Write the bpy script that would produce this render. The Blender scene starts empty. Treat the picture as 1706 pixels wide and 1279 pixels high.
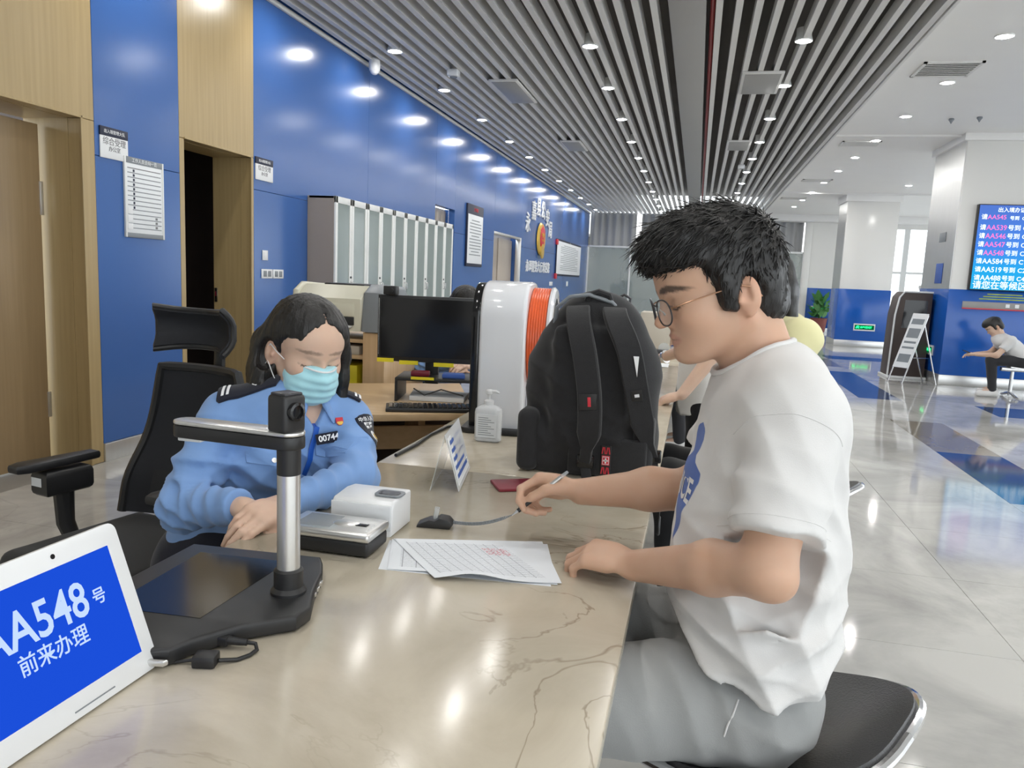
import bpy, bmesh, math, random
import numpy as np
from mathutils import Vector, Matrix

random.seed(7)
SC = bpy.context.scene
COL = SC.collection
PI = math.pi

# ------------------------------------------------------------------ camera
CAMZ = 1.30
cam_d = bpy.data.cameras.new('camera')
cam_d.sensor_width = 36.0
cam_d.lens = 1281.0 / 1706.0 * 36.0
cam_d.clip_start = 0.02
cam_d.clip_end = 200
cam = bpy.data.objects.new('camera', cam_d)
COL.objects.link(cam)
cam.matrix_world = Matrix(((0.97160295, -0.07355755, 0.2248933, 0),
                           (0.23267525, 0.12424406, -0.96458574, 0),
                           (0.04301091, 0.98952145, 0.13783092, CAMZ),
                           (0, 0, 0, 1)))
SC.camera = cam

# ------------------------------------------------------------------ world, exposure
W = bpy.data.worlds.new('daylight')
SC.world = W
W.use_nodes = True
W.node_tree.nodes['Background'].inputs[0].default_value = (0.90, 0.96, 1.0, 1)
W.node_tree.nodes['Background'].inputs[1].default_value = 2.5
SC.view_settings.view_transform = 'Standard'
SC.view_settings.look = 'None'
SC.view_settings.gamma = 1.0
SC.view_settings.use_curve_mapping = False
SC.view_settings.exposure = 0.18
LAMP = 380.0          # radiance of a downlight's lens
SC.cycles.max_bounces = 6
SC.cycles.diffuse_bounces = 3
SC.cycles.glossy_bounces = 2
SC.cycles.adaptive_threshold = .09
SC.cycles.adaptive_min_samples = 16
SC.cycles.transparent_max_bounces = 6
SC.cycles.sample_clamp_indirect = 8.0

# ------------------------------------------------------------------ materials
MATS = {}
def mat(name, color=(.8, .8, .8), rough=.5, metal=0., spec=.5, var=0., scale=8., stretch=(1, 1, 1), bump=0., bscale=None,
        emit=None, estr=0., trans=0., alpha=1., attr=None, coat=0., ior=None, sheen=0.):
    """node material: base colour broken up by noise, optional noise bump"""
    m = bpy.data.materials.new(name)
    MATS[name] = m
    m.use_nodes = True
    nt = m.node_tree
    b = nt.nodes['Principled BSDF']
    b.inputs['Roughness'].default_value = rough
    b.inputs['Metallic'].default_value = metal
    b.inputs['Specular IOR Level'].default_value = spec
    b.inputs['Base Color'].default_value = (*color, 1)
    b.inputs['Coat Weight'].default_value = coat
    b.inputs['Coat Roughness'].default_value = .06
    if sheen: b.inputs['Sheen Weight'].default_value = sheen
    if ior: b.inputs['IOR'].default_value = ior
    if trans: b.inputs['Transmission Weight'].default_value = trans
    if alpha < 1: b.inputs['Alpha'].default_value = alpha
    if emit:
        b.inputs['Emission Color'].default_value = (*emit, 1)
        b.inputs['Emission Strength'].default_value = estr
    tc = nt.nodes.new('ShaderNodeTexCoord')
    mp = nt.nodes.new('ShaderNodeMapping')
    mp.inputs['Scale'].default_value = stretch
    nt.links.new(tc.outputs['Object'], mp.inputs[0])
    if var > 0:
        n = nt.nodes.new('ShaderNodeTexNoise')
        n.inputs['Scale'].default_value = scale
        n.inputs['Detail'].default_value = 4
        nt.links.new(mp.outputs[0], n.inputs['Vector'])
        mx = nt.nodes.new('ShaderNodeMix'); mx.data_type = 'RGBA'
        mx.inputs[6].default_value = (*[c * (1 - var) for c in color], 1)
        mx.inputs[7].default_value = (*[min(1, c * (1 + var)) for c in color], 1)
        nt.links.new(n.outputs['Fac'], mx.inputs[0])
        nt.links.new(mx.outputs[2], b.inputs['Base Color'])
    if attr:
        a = nt.nodes.new('ShaderNodeAttribute'); a.attribute_name = attr
        nt.links.new(a.outputs['Color'], b.inputs['Base Color'])
    if bump > 0:
        n2 = nt.nodes.new('ShaderNodeTexNoise')
        n2.inputs['Scale'].default_value = bscale or scale * 6
        n2.inputs['Detail'].default_value = 3
        nt.links.new(mp.outputs[0], n2.inputs['Vector'])
        bp = nt.nodes.new('ShaderNodeBump')
        bp.inputs['Strength'].default_value = bump
        bp.inputs['Distance'].default_value = .004
        nt.links.new(n2.outputs['Fac'], bp.inputs['Height'])
        nt.links.new(bp.outputs[0], b.inputs['Normal'])
    return m

def ramp(nt, fac, stops):
    r = nt.nodes.new('ShaderNodeValToRGB')
    e = r.color_ramp.elements
    e[0].position, e[0].color = stops[0][0], (*stops[0][1], 1)
    e[1].position, e[1].color = stops[-1][0], (*stops[-1][1], 1)
    for p, c in stops[1:-1]:
        x = e.new(p); x.color = (*c, 1)
    nt.links.new(fac, r.inputs[0])
    return r

def marble(name, base, dark, vein, rough, scale, vscale, world=True, vw=.02, veinamt=.7):
    m = mat(name, base, rough)
    nt = m.node_tree; b = nt.nodes['Principled BSDF']
    tc = nt.nodes.new('ShaderNodeTexCoord')
    geo = nt.nodes.new('ShaderNodeNewGeometry')
    src = geo.outputs['Position'] if world else tc.outputs['Object']
    n = nt.nodes.new('ShaderNodeTexNoise'); n.inputs['Scale'].default_value = scale; n.inputs['Detail'].default_value = 7
    n.inputs['Roughness'].default_value = .62; n.inputs['Distortion'].default_value = .8
    nt.links.new(src, n.inputs['Vector'])
    r1 = ramp(nt, n.outputs['Fac'], [(.33, dark), (.62, base)])
    n2 = nt.nodes.new('ShaderNodeTexNoise'); n2.inputs['Scale'].default_value = vscale; n2.inputs['Detail'].default_value = 5
    n2.inputs['Distortion'].default_value = 1.6; n2.inputs['Roughness'].default_value = .55
    nt.links.new(src, n2.inputs['Vector'])
    s = nt.nodes.new('ShaderNodeMath'); s.operation = 'SUBTRACT'; s.inputs[1].default_value = .5
    nt.links.new(n2.outputs['Fac'], s.inputs[0])
    ab = nt.nodes.new('ShaderNodeMath'); ab.operation = 'ABSOLUTE'; nt.links.new(s.outputs[0], ab.inputs[0])
    r2 = ramp(nt, ab.outputs[0], [(0, (veinamt,) * 3), (vw, (0, 0, 0))])
    # veins come and go
    n3 = nt.nodes.new('ShaderNodeTexNoise'); n3.inputs['Scale'].default_value = vscale * .7
    nt.links.new(src, n3.inputs['Vector'])
    r3 = ramp(nt, n3.outputs['Fac'], [(.48, (0, 0, 0)), (.62, (1, 1, 1))])
    mu = nt.nodes.new('ShaderNodeMath'); mu.operation = 'MULTIPLY'
    nt.links.new(r2.outputs[0], mu.inputs[0]); nt.links.new(r3.outputs[0], mu.inputs[1])
    mx = nt.nodes.new('ShaderNodeMix'); mx.data_type = 'RGBA'
    nt.links.new(mu.outputs[0], mx.inputs[0]); nt.links.new(r1.outputs[0], mx.inputs[6])
    mx.inputs[7].default_value = (*vein, 1)
    nt.links.new(mx.outputs[2], b.inputs['Base Color'])
    return m

def wood(name, c1, c2, rough=.38, axis='z'):
    m = mat(name, c1, rough)
    nt = m.node_tree; b = nt.nodes['Principled BSDF']
    geo = nt.nodes.new('ShaderNodeNewGeometry')
    mp = nt.nodes.new('ShaderNodeMapping')
    mp.inputs['Scale'].default_value = {'z': (26, 26, .9), 'x': (.9, 26, 26), 'y': (26, .9, 26)}[axis]
    nt.links.new(geo.outputs['Position'], mp.inputs[0])
    n = nt.nodes.new('ShaderNodeTexNoise'); n.inputs['Scale'].default_value = 1.6; n.inputs['Detail'].default_value = 5
    nt.links.new(mp.outputs[0], n.inputs['Vector'])
    r = ramp(nt, n.outputs['Fac'], [(.3, c2), (.7, c1)])
    nt.links.new(r.outputs[0], b.inputs['Base Color'])
    return m

def emitter(name, color, strength, lamp=False):
    m = bpy.data.materials.new(name); MATS[name] = m; m.use_nodes = True
    if not lamp: m.cycles.emission_sampling = 'NONE'
    nt = m.node_tree
    nt.nodes.remove(nt.nodes['Principled BSDF'])
    e = nt.nodes.new('ShaderNodeEmission')
    e.inputs[0].default_value = (*color, 1); e.inputs[1].default_value = strength
    nt.links.new(e.outputs[0], nt.nodes['Material Output'].inputs[0])
    return m

M = MATS
marble('counter_marble', (.62, .56, .45), (.47, .41, .315), (.20, .14, .085), .17, 2.6, 2.8, vw=.011, veinamt=.62)
marble('dark_marble', (.035, .026, .022), (.018, .014, .012), (.55, .48, .42), .15, 3, 4, vw=.012)
marble('floor_marble', (.60, .59, .56), (.38, .375, .36), (.27, .26, .25), .07, 1.1, .8, vw=.02, veinamt=.35)
marble('floor_brown', (.30, .27, .22), (.23, .205, .17), (.40, .37, .33), .055, 1.3, 1.0, vw=.02, veinamt=.4)
marble('floor_blue', (.055, .095, .21), (.04, .07, .16), (.11, .16, .28), .06, 2, 1.2, vw=.02, veinamt=.3)
mat('joint', (.30, .29, .27), .4, var=.1)
mat('blue_panel', (.045, .128, .375), .20, var=.05, scale=.6, spec=.5)
mat('blue_wainscot', (.012, .105, .46), .16, var=.04, scale=.6)
wood('cream_wood', (.44, .325, .160), (.385, .28, .130), .30)
wood('door_wood', (.33, .23, .120), (.285, .195, .10), .35)
wood('desk_wood', (.66, .47, .27), (.58, .40, .22), .35, 'x')
wood('desk_wood_up', (.64, .45, .26), (.57, .385, .21), .35)
mat('beige_door', (.42, .36, .30), .4, var=.04, scale=3)
mat('white_paint', (.80, .79, .76), .45, var=.02, scale=3)
mat('ceiling_white', (.88, .87, .85), .55, var=.02, scale=2)
mat('column_white', (.80, .79, .76), .22, var=.02, scale=2)
mat('slat_paint', (.72, .71, .69), .42, var=.04, scale=4)
mat('plenum', (.11, .10, .092), .8, var=.2, scale=2)
mat('beam_grey', (.31, .305, .295), .35, var=.05, scale=2)
mat('red_pipe', (.45, .03, .04), .4, var=.08)
mat('steel', (.62, .62, .62), .25, metal=1., var=.05, scale=20)
mat('brushed', (.70, .70, .69), .32, metal=.85, var=.05, scale=30, stretch=(1, 1, .1))
mat('chrome', (.75, .75, .76), .10, metal=1., var=.03)
mat('dark_metal', (.06, .06, .065), .35, metal=.6, var=.1)
mat('black_plastic', (.018, .018, .019), .42, var=.12, scale=30)
mat('black_gloss', (.012, .012, .013), .12, var=.1, scale=10)
mat('black_fabric', (.016, .016, .018), .85, var=.25, scale=60, bump=.25, bscale=420, sheen=.15)
mat('black_mesh', (.012, .013, .017), .75, var=.2, scale=90)
mat('black_leather', (.035, .035, .037), .36, var=.15, scale=12, bump=.25, bscale=260)
mat('grey_plastic', (.22, .24, .26), .4, var=.05, scale=20)
mat('grey_panel', (.34, .29, .25), .4, var=.03, scale=6)
mat('white_plastic', (.78, .79, .80), .28, var=.02, scale=10)
mat('white_gloss', (.80, .81, .84), .10, var=.02, scale=5, coat=.3)
mat('cream_plastic', (.66, .64, .52), .38, var=.03, scale=15)
mat('white_metal', (.76, .77, .76), .35, var=.02, scale=10)
mat('orange', (.80, .115, .02), .28, var=.06, scale=12)
mat('paper', (.80, .82, .84), .7, var=.02, scale=14)
mat('yellow_label', (.80, .68, .02), .5, var=.05)
mat('red', (.62, .03, .05), .45, var=.08)
mat('maroon', (.19, .012, .025), .45, var=.15)
mat('gold', (.72, .48, .10), .35, metal=.5, var=.2, scale=40)
mat('navy', (.014, .018, .045), .5, var=.1)
mat('lettering_white', (.85, .86, .88), .3, var=.02)
mat('lettering_grey', (.20, .20, .21), .6, var=.05)
mat('blue_print', (.05, .12, .42), .6, var=.06)
mat('green_leaf', (.05, .20, .04), .45, var=.4, scale=14)
mat('terracotta', (.22, .06, .05), .5, var=.1)
mat('bottle_green', (.30, .45, .02), .25, var=.1)
mat('curtain', (.42, .425, .43), .75, var=.12, scale=3, stretch=(6, 6, .3))
mat('carton', (.55, .50, .42), .6, var=.05)
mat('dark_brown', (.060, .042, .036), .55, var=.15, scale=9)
emitter('lamp_lens', (1.0, .985, .95), LAMP, True)
emitter('exit_green', (.02, 1.0, .25), 2.2)
emitter('exit_dark', (.0, .10, .03), 1.0)
emitter('tablet_blue', (.010, .070, .62), 1.0)
emitter('tablet_text', (.52, .66, .95), 1.0)
emitter('led_text_white', (.85, .97, 1.0), 1.35)
emitter('led_text_pink', (1.0, .22, .62), 1.05)

def glass(name, tint, amount, rough=.03):
    """thin pane: mostly see-through, some tint and reflection"""
    m = bpy.data.materials.new(name); MATS[name] = m; m.use_nodes = True
    nt = m.node_tree
    b = nt.nodes['Principled BSDF']
    b.inputs['Base Color'].default_value = (*tint, 1); b.inputs['Roughness'].default_value = rough
    n = nt.nodes.new('ShaderNodeTexNoise'); n.inputs['Scale'].default_value = 1.5
    r = ramp(nt, n.outputs['Fac'], [(0, (amount * .92,) * 3), (1, (min(1, amount * 1.08),) * 3)])
    nt.links.new(r.outputs[0], b.inputs['Alpha'])
    return m
glass('partition_glass', (.46, .53, .52), .42)
glass('cabinet_glass', (.40, .47, .46), .62, .10)
glass('clear_acrylic', (.70, .74, .76), .35, .05)
glass('frosted_acrylic', (.90, .92, .94), .6, .15)
glass('lens_glass', (.55, .58, .60), .13, .03)
glass('window_glass', (.8, .9, .95), .10)

# ------------------------------------------------------------------ mesh helpers
def unit(v):
    v = np.asarray(v, float); return v / (np.linalg.norm(v) + 1e-12)

class MB:
    def __init__(s): s.b = bmesh.new()
    def box(s, lo, hi, bev=0., seg=2, rot=None, about=None):
        lo = Vector(lo); hi = Vector(hi)
        c = (lo + hi) / 2; d = hi - lo
        t = bmesh.new(); bmesh.ops.create_cube(t, size=1)
        for v in t.verts: v.co = Vector((v.co.x * d.x, v.co.y * d.y, v.co.z * d.z))
        if bev > 0:
            bmesh.ops.bevel(t, geom=t.edges[:], offset=min(bev, .49 * min(d)), segments=seg, profile=.5, affect='EDGES')
        for v in t.verts: v.co = v.co + c
        if rot is not None:
            a = Vector(about) if about is not None else c
            for v in t.verts: v.co = rot @ (v.co - a) + a
        s.join(t); return s
    def join(s, t):
        mp = {v: s.b.verts.new(v.co) for v in t.verts}
        for f in t.faces:
            try: s.b.faces.new([mp[v] for v in f.verts])
            except ValueError: pass
        t.free()
    def rings(s, rings, closed=True, cap=True):
        """loft through rings of equal point count"""
        R = [[s.b.verts.new(p) for p in r] for r in rings]
        n = len(R[0])
        for a, b in zip(R[:-1], R[1:]):
            for i in range(n if closed else n - 1):
                j = (i + 1) % n
                s.b.faces.new((a[i], a[j], b[j], b[i]))
        if cap and closed:
            if len(R[0]) > 2:
                s.b.faces.new(R[0][::-1]); s.b.faces.new(R[-1])
        return s
    def cyl(s, p0, p1, r0, r1=None, n=20, cap=True):
        return s.tube([p0, p1], [r0, r0 if r1 is None else r1], n, cap)
    def tube(s, path, r, n=12, cap=True, flat=None, up=None):
        P = [np.asarray(p, float) for p in path]
        if np.isscalar(r): r = [r] * len(P)
        ref = None; rings = []
        for i, p in enumerate(P):
            t = unit(P[min(i + 1, len(P) - 1)] - P[max(i - 1, 0)])
            if ref is None:
                u = np.asarray(up, float) if up is not None else (np.array([0, 0, 1.]) if abs(t[2]) < .9 else np.array([1., 0, 0]))
                ref = unit(u - t * (u @ t))
            else:
                ref = unit(ref - t * (ref @ t))
            sd = np.cross(t, ref)
            fx = 1. if flat is None else flat
            rings.append([p + r[i] * (math.cos(a) * sd + math.sin(a) * ref * fx) for a in [2 * PI * k / n for k in range(n)]])
        return s.rings(rings, True, cap)
    def ribbon(s, path, w, t, side):
        """flat strap: rectangular section, width w along side, thickness t"""
        P = [np.asarray(p, float) for p in path]
        rings = []
        for i, p in enumerate(P):
            tg = unit(P[min(i + 1, len(P) - 1)] - P[max(i - 1, 0)])
            sd = np.asarray(side[i] if isinstance(side, list) else side, float)
            sd = unit(sd - tg * (sd @ tg)); nm = np.cross(tg, sd)
            ww = (w[i] if isinstance(w, (list, tuple)) else w) / 2; tt = t / 2
            pts = []
            for a, b in ((-1, -.55), (-.9, -1), (.9, -1), (1, -.55), (1, .55), (.9, 1), (-.9, 1), (-1, .55)):
                pts.append(p + sd * a * ww + nm * b * tt)
            rings.append(pts)
        return s.rings(rings)
    def lathe(s, prof, c, n=24, axis=(0, 0, 1), sx=1., sy=1., cap=True):
        ax = unit(axis)
        u = unit(np.cross(ax, [0, 1, 0] if abs(ax[1]) < .9 else [1, 0, 0])); v = np.cross(ax, u)
        c = np.asarray(c, float)
        rings = [[c + ax * h + r * (math.cos(2 * PI * k / n) * u * sx + math.sin(2 * PI * k / n) * v * sy) for k in range(n)] for r, h in prof]
        return s.rings(rings, True, cap)
    def prism(s, poly, o, ux, uy, dep, bev=0., seg=2):
        """polygon in (ux, uy) from o, extruded by vector dep"""
        o = np.asarray(o, float); ux = np.asarray(ux, float); uy = np.asarray(uy, float); dep = np.asarray(dep, float)
        t = bmesh.new()
        a = [t.verts.new(o + ux * p[0] + uy * p[1]) for p in poly]
        b = [t.verts.new(o + ux * p[0] + uy * p[1] + dep) for p in poly]
        n = len(poly)
        t.faces.new(a[::-1]); t.faces.new(b)
        for i in range(n): t.faces.new((a[i], a[(i + 1) % n], b[(i + 1) % n], b[i]))
        bmesh.ops.recalc_face_normals(t, faces=t.faces[:])
        if bev > 0:
            es = [e for e in t.edges if (e.verts[0] in a) == (e.verts[1] in a)]
            bmesh.ops.bevel(t, geom=es, offset=bev, segments=seg, profile=.5, affect='EDGES')
        s.join(t); return s
    def quad(s, *p):
        s.b.faces.new([s.b.verts.new(q) for q in p]); return s
    def sheet(s, fn, nu, nv, th=0.):
        """surface fn(u,v) with u,v in 0..1; a thickness makes it a solid sheet"""
        G = [[np.asarray(fn(i / nu, j / nv), float) for j in range(nv + 1)] for i in range(nu + 1)]
        V = [[s.b.verts.new(p) for p in r] for r in G]
        for i in range(nu):
            for j in range(nv):
                s.b.faces.new((V[i][j], V[i + 1][j], V[i + 1][j + 1], V[i][j + 1]))
        if th > 0:
            V2 = []
            for i in range(nu + 1):
                r = []
                for j in range(nv + 1):
                    du = G[min(i + 1, nu)][j] - G[max(i - 1, 0)][j]; dv = G[i][min(j + 1, nv)] - G[i][max(j - 1, 0)]
                    r.append(s.b.verts.new(G[i][j] - unit(np.cross(du, dv)) * th))
                V2.append(r)
            for i in range(nu):
                for j in range(nv):
                    s.b.faces.new((V2[i][j + 1], V2[i + 1][j + 1], V2[i + 1][j], V2[i][j]))
            for i in range(nu):
                s.b.faces.new((V[i + 1][0], V[i][0], V2[i][0], V2[i + 1][0])); s.b.faces.new((V[i][nv], V[i + 1][nv], V2[i + 1][nv], V2[i][nv]))
            for j in range(nv):
                s.b.faces.new((V[0][j], V[0][j + 1], V2[0][j + 1], V2[0][j])); s.b.faces.new((V[nu][j + 1], V[nu][j], V2[nu][j], V2[nu][j + 1]))
        return s
    def sphere(s, c, r, nu=16, nv=10, sc=(1, 1, 1)):
        prof = [(max(1e-4, math.sin(PI * k / nv)) * r, -math.cos(PI * k / nv) * r) for k in range(nv + 1)]
        c = np.asarray(c, float)
        rings = [[c + np.array([q * math.cos(2 * PI * i / nu) * sc[0], q * math.sin(2 * PI * i / nu) * sc[1], h * sc[2]]) for i in range(nu)] for q, h in prof]
        return s.rings(rings)
    def mesh(s, name, smooth=0):
        me = bpy.data.meshes.new(name)
        bmesh.ops.recalc_face_normals(s.b, faces=s.b.faces[:])
        s.b.to_mesh(me); s.b.free()
        if smooth:
            me.polygons.foreach_set('use_smooth', [True] * len(me.polygons))
            me.set_sharp_from_angle(angle=math.radians(smooth))
        return me

def link(o, parent=None):
    COL.objects.link(o)
    if parent is not None:
        o.parent = parent
        o.matrix_parent_inverse = world_of(parent).inverted()
    return o
def world_of(o):
    m = o.matrix_basis.copy()
    if o.parent: m = world_of(o.parent) @ o.matrix_parent_inverse @ m
    return m
def obj(name, mb, m, parent=None, smooth=35):
    me = mb.mesh(name, smooth) if isinstance(mb, MB) else mb
    if m is not None: me.materials.append(MATS[m] if isinstance(m, str) else m)
    return link(bpy.data.objects.new(name, me), parent)
def tag(o, label=None, cat=None, group=None, kind=None):
    if label: o['label'] = label
    if cat: o['category'] = cat
    if group: o['group'] = group
    if kind: o['kind'] = kind
    return o
def thing(name, label, cat, loc, group=None):
    o = bpy.data.objects.new(name, None)
    o.empty_display_size = .1
    o.location = loc
    COL.objects.link(o)
    return tag(o, label, cat, group)
def struct(name, mb, m, parent=None, smooth=35):
    o = obj(name, mb, m, parent, smooth)
    if parent is None: o['kind'] = 'structure'
    return o
def share(name, me, parent, loc):
    """another object on shared mesh data, moved by loc"""
    o = bpy.data.objects.new(name, me)
    o.location = loc
    return link(o, parent)
def dup(root, loc=None, rotz=None, label=None, group=None):
    r = root.copy(); COL.objects.link(r)
    if loc is not None: r.location = loc
    if rotz is not None: r.rotation_euler = (0, 0, rotz)
    if label: r['label'] = label
    if group: r['group'] = group
    def kids(a, b):
        for ch in list(a.children):
            c = ch.copy(); COL.objects.link(c); c.parent = b
            c.matrix_parent_inverse = ch.matrix_parent_inverse.copy()
            kids(ch, c)
    kids(root, r)
    return r
TXT = bpy.data.scenes.new('text_scratch')      # letters are turned into meshes here; removed at the end
def text_mesh(body, size, extrude=0., align='CENTER', bold=0.):
    c = bpy.data.curves.new('text', 'FONT')
    c.body = body; c.size = size; c.extrude = extrude; c.align_x = align; c.align_y = 'CENTER'; c.offset = bold
    c.resolution_u = 3
    o = bpy.data.objects.new('text', c); TXT.collection.objects.link(o)
    vl = TXT.view_layers[0]; vl.update()
    me = bpy.data.meshes.new_from_object(o.evaluated_get(vl.depsgraph))
    bpy.data.objects.remove(o); bpy.data.curves.remove(c)
    return me
def text(name, body, size, at, ux, uy, m, parent, extrude=.0004, align='CENTER', bold=0., sx=1.):
    me = text_mesh(body, size, extrude, align, bold)
    ux = Vector(unit(ux)); uy = Vector(unit(uy)); uz = ux.cross(uy)
    T = Matrix(((ux.x * sx, uy.x, uz.x, at[0]), (ux.y * sx, uy.y, uz.y, at[1]), (ux.z * sx, uy.z, uz.z, at[2]), (0, 0, 0, 1)))
    me.transform(T)
    me.name = name
    return obj(name, me, m, parent, 0)

# ------------------------------------------------------------------ rounded shapes: a distance field meshed as one surface
def noise3(p, f, seed=0):
    """smooth value noise in -1..1"""
    q = p * f + seed * 17.31
    i = np.floor(q).astype(np.int64); w = q - i; w = w * w * (3 - 2 * w)
    def h(dx, dy, dz):
        n = (i[:, 0] + dx) * 73856093 ^ (i[:, 1] + dy) * 19349663 ^ (i[:, 2] + dz) * 83492791
        n = (n ^ (n >> 13)) * 1274126177 & 0x7fffffff
        return (n % 65536) / 32768. - 1
    x, y, z = w[:, 0], w[:, 1], w[:, 2]
    a = (h(0, 0, 0) * (1 - x) + h(1, 0, 0) * x) * (1 - y) + (h(0, 1, 0) * (1 - x) + h(1, 1, 0) * x) * y
    b = (h(0, 0, 1) * (1 - x) + h(1, 0, 1) * x) * (1 - y) + (h(0, 1, 1) * (1 - x) + h(1, 1, 1) * x) * y
    return a * (1 - z) + b * z

class SDF:
    """list of shapes blended in order; every shape is (kind, bound centre, bound radius, k, function)"""
    def __init__(s): s.ops = []; s.post = []
    def _add(s, op, lo, hi, k, fn): s.ops.append((op, np.asarray(lo, float), np.asarray(hi, float), k, fn)); return s
    def cone(s, a, b, ra, rb, k=.01, flat=None, ax=None, op='u'):
        """round cone a->b; flat<1 squeezes the section along direction ax"""
        a = np.asarray(a, float); b = np.asarray(b, float); ab = b - a; L = ab @ ab + 1e-12
        R = max(ra, rb)
        if flat is not None:
            n = np.asarray(ax, float); n = unit(n - ab * (n @ ab) / L)
        def fn(p):
            t = np.clip((p - a) @ ab / L, 0, 1)
            d = p - a - t[:, None] * ab
            if flat is not None:
                d = d + (d @ n)[:, None] * n * (1 / flat - 1)
                q = np.sqrt((d * d).sum(1)) - (ra + (rb - ra) * t)
                return np.where(q < 0, q * flat, q * (flat * .5 + .5))
            return np.sqrt((d * d).sum(1)) - (ra + (rb - ra) * t)
        return s._add(op, np.minimum(a, b) - R, np.maximum(a, b) + R, k, fn)
    def chain(s, pts, rs, k=.01, flat=None, ax=None, k0=None):
        for i in range(len(pts) - 1): s.cone(pts[i], pts[i + 1], rs[i], rs[i + 1], (k0 if (i == 0 and k0 is not None) else k), flat, ax)
        return s
    def ell(s, c, r, R=None, k=.01, op='u'):
        """ellipsoid, R: rows are its axes"""
        c = np.asarray(c, float); r = np.asarray(r, float)
        Rm = np.eye(3) if R is None else np.asarray(R, float)
        def fn(p):
            q = (p - c) @ Rm.T
            k0 = np.sqrt(((q / r) ** 2).sum(1)); k1 = np.sqrt(((q / (r * r)) ** 2).sum(1)) + 1e-9
            return k0 * (k0 - 1) / k1
        m = max(r)
        return s._add(op, c - m, c + m, k, fn)
    def box(s, c, h, R=None, rnd=.005, k=.005, op='u'):
        c = np.asarray(c, float); h = np.asarray(h, float) - rnd
        Rm = np.eye(3) if R is None else np.asarray(R, float)
        def fn(p):
            q = np.abs((p - c) @ Rm.T) - h
            return np.sqrt((np.maximum(q, 0) ** 2).sum(1)) + np.minimum(q.max(1), 0) - rnd
        m = np.linalg.norm(h) + rnd
        return s._add(op, c - m, c + m, k, fn)
    def plane(s, o, n, k=.002):
        """keep what lies on the negative side"""
        o = np.asarray(o, float); n = unit(n)
        s.ops.append(('i', None, None, k, lambda p: (p - o) @ n)); return s
    def displace(s, fn): s.ops.append(('d', None, None, 0, fn)); return s
    def __call__(s, p, cull=True):
        d = np.full(len(p), 9.)
        lo = p.min(0); hi = p.max(0)
        if not cull: lo = lo - 99; hi = hi + 99
        for op, a, b, k, fn in s.ops:
            if op in 'us' and a is not None:
                gap = np.maximum(np.maximum(a - hi, lo - b), 0)
                g = np.linalg.norm(gap)
                if g > .05 + k: 
                    if op == 'u' : d = np.minimum(d, g)
                    continue
            if op == 'd': d = d + fn(p); continue
            e = fn(p)
            if op == 'u':
                h = np.maximum(k - np.abs(d - e), 0) / k
                d = np.minimum(d, e) - h * h * k * .25
            elif op == 's':
                h = np.maximum(k - np.abs(d + e), 0) / k
                d = np.maximum(d, -e) + h * h * k * .25
            else:
                h = np.maximum(k - np.abs(d - e), 0) / k
                d = np.maximum(d, e) + h * h * k * .25
        return d
    def bounds(s):
        A = [o[1] for o in s.ops if o[0] == 'u']; B = [o[2] for o in s.ops if o[0] == 'u']
        return np.min(A, 0) - .03, np.max(B, 0) + .03

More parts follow.
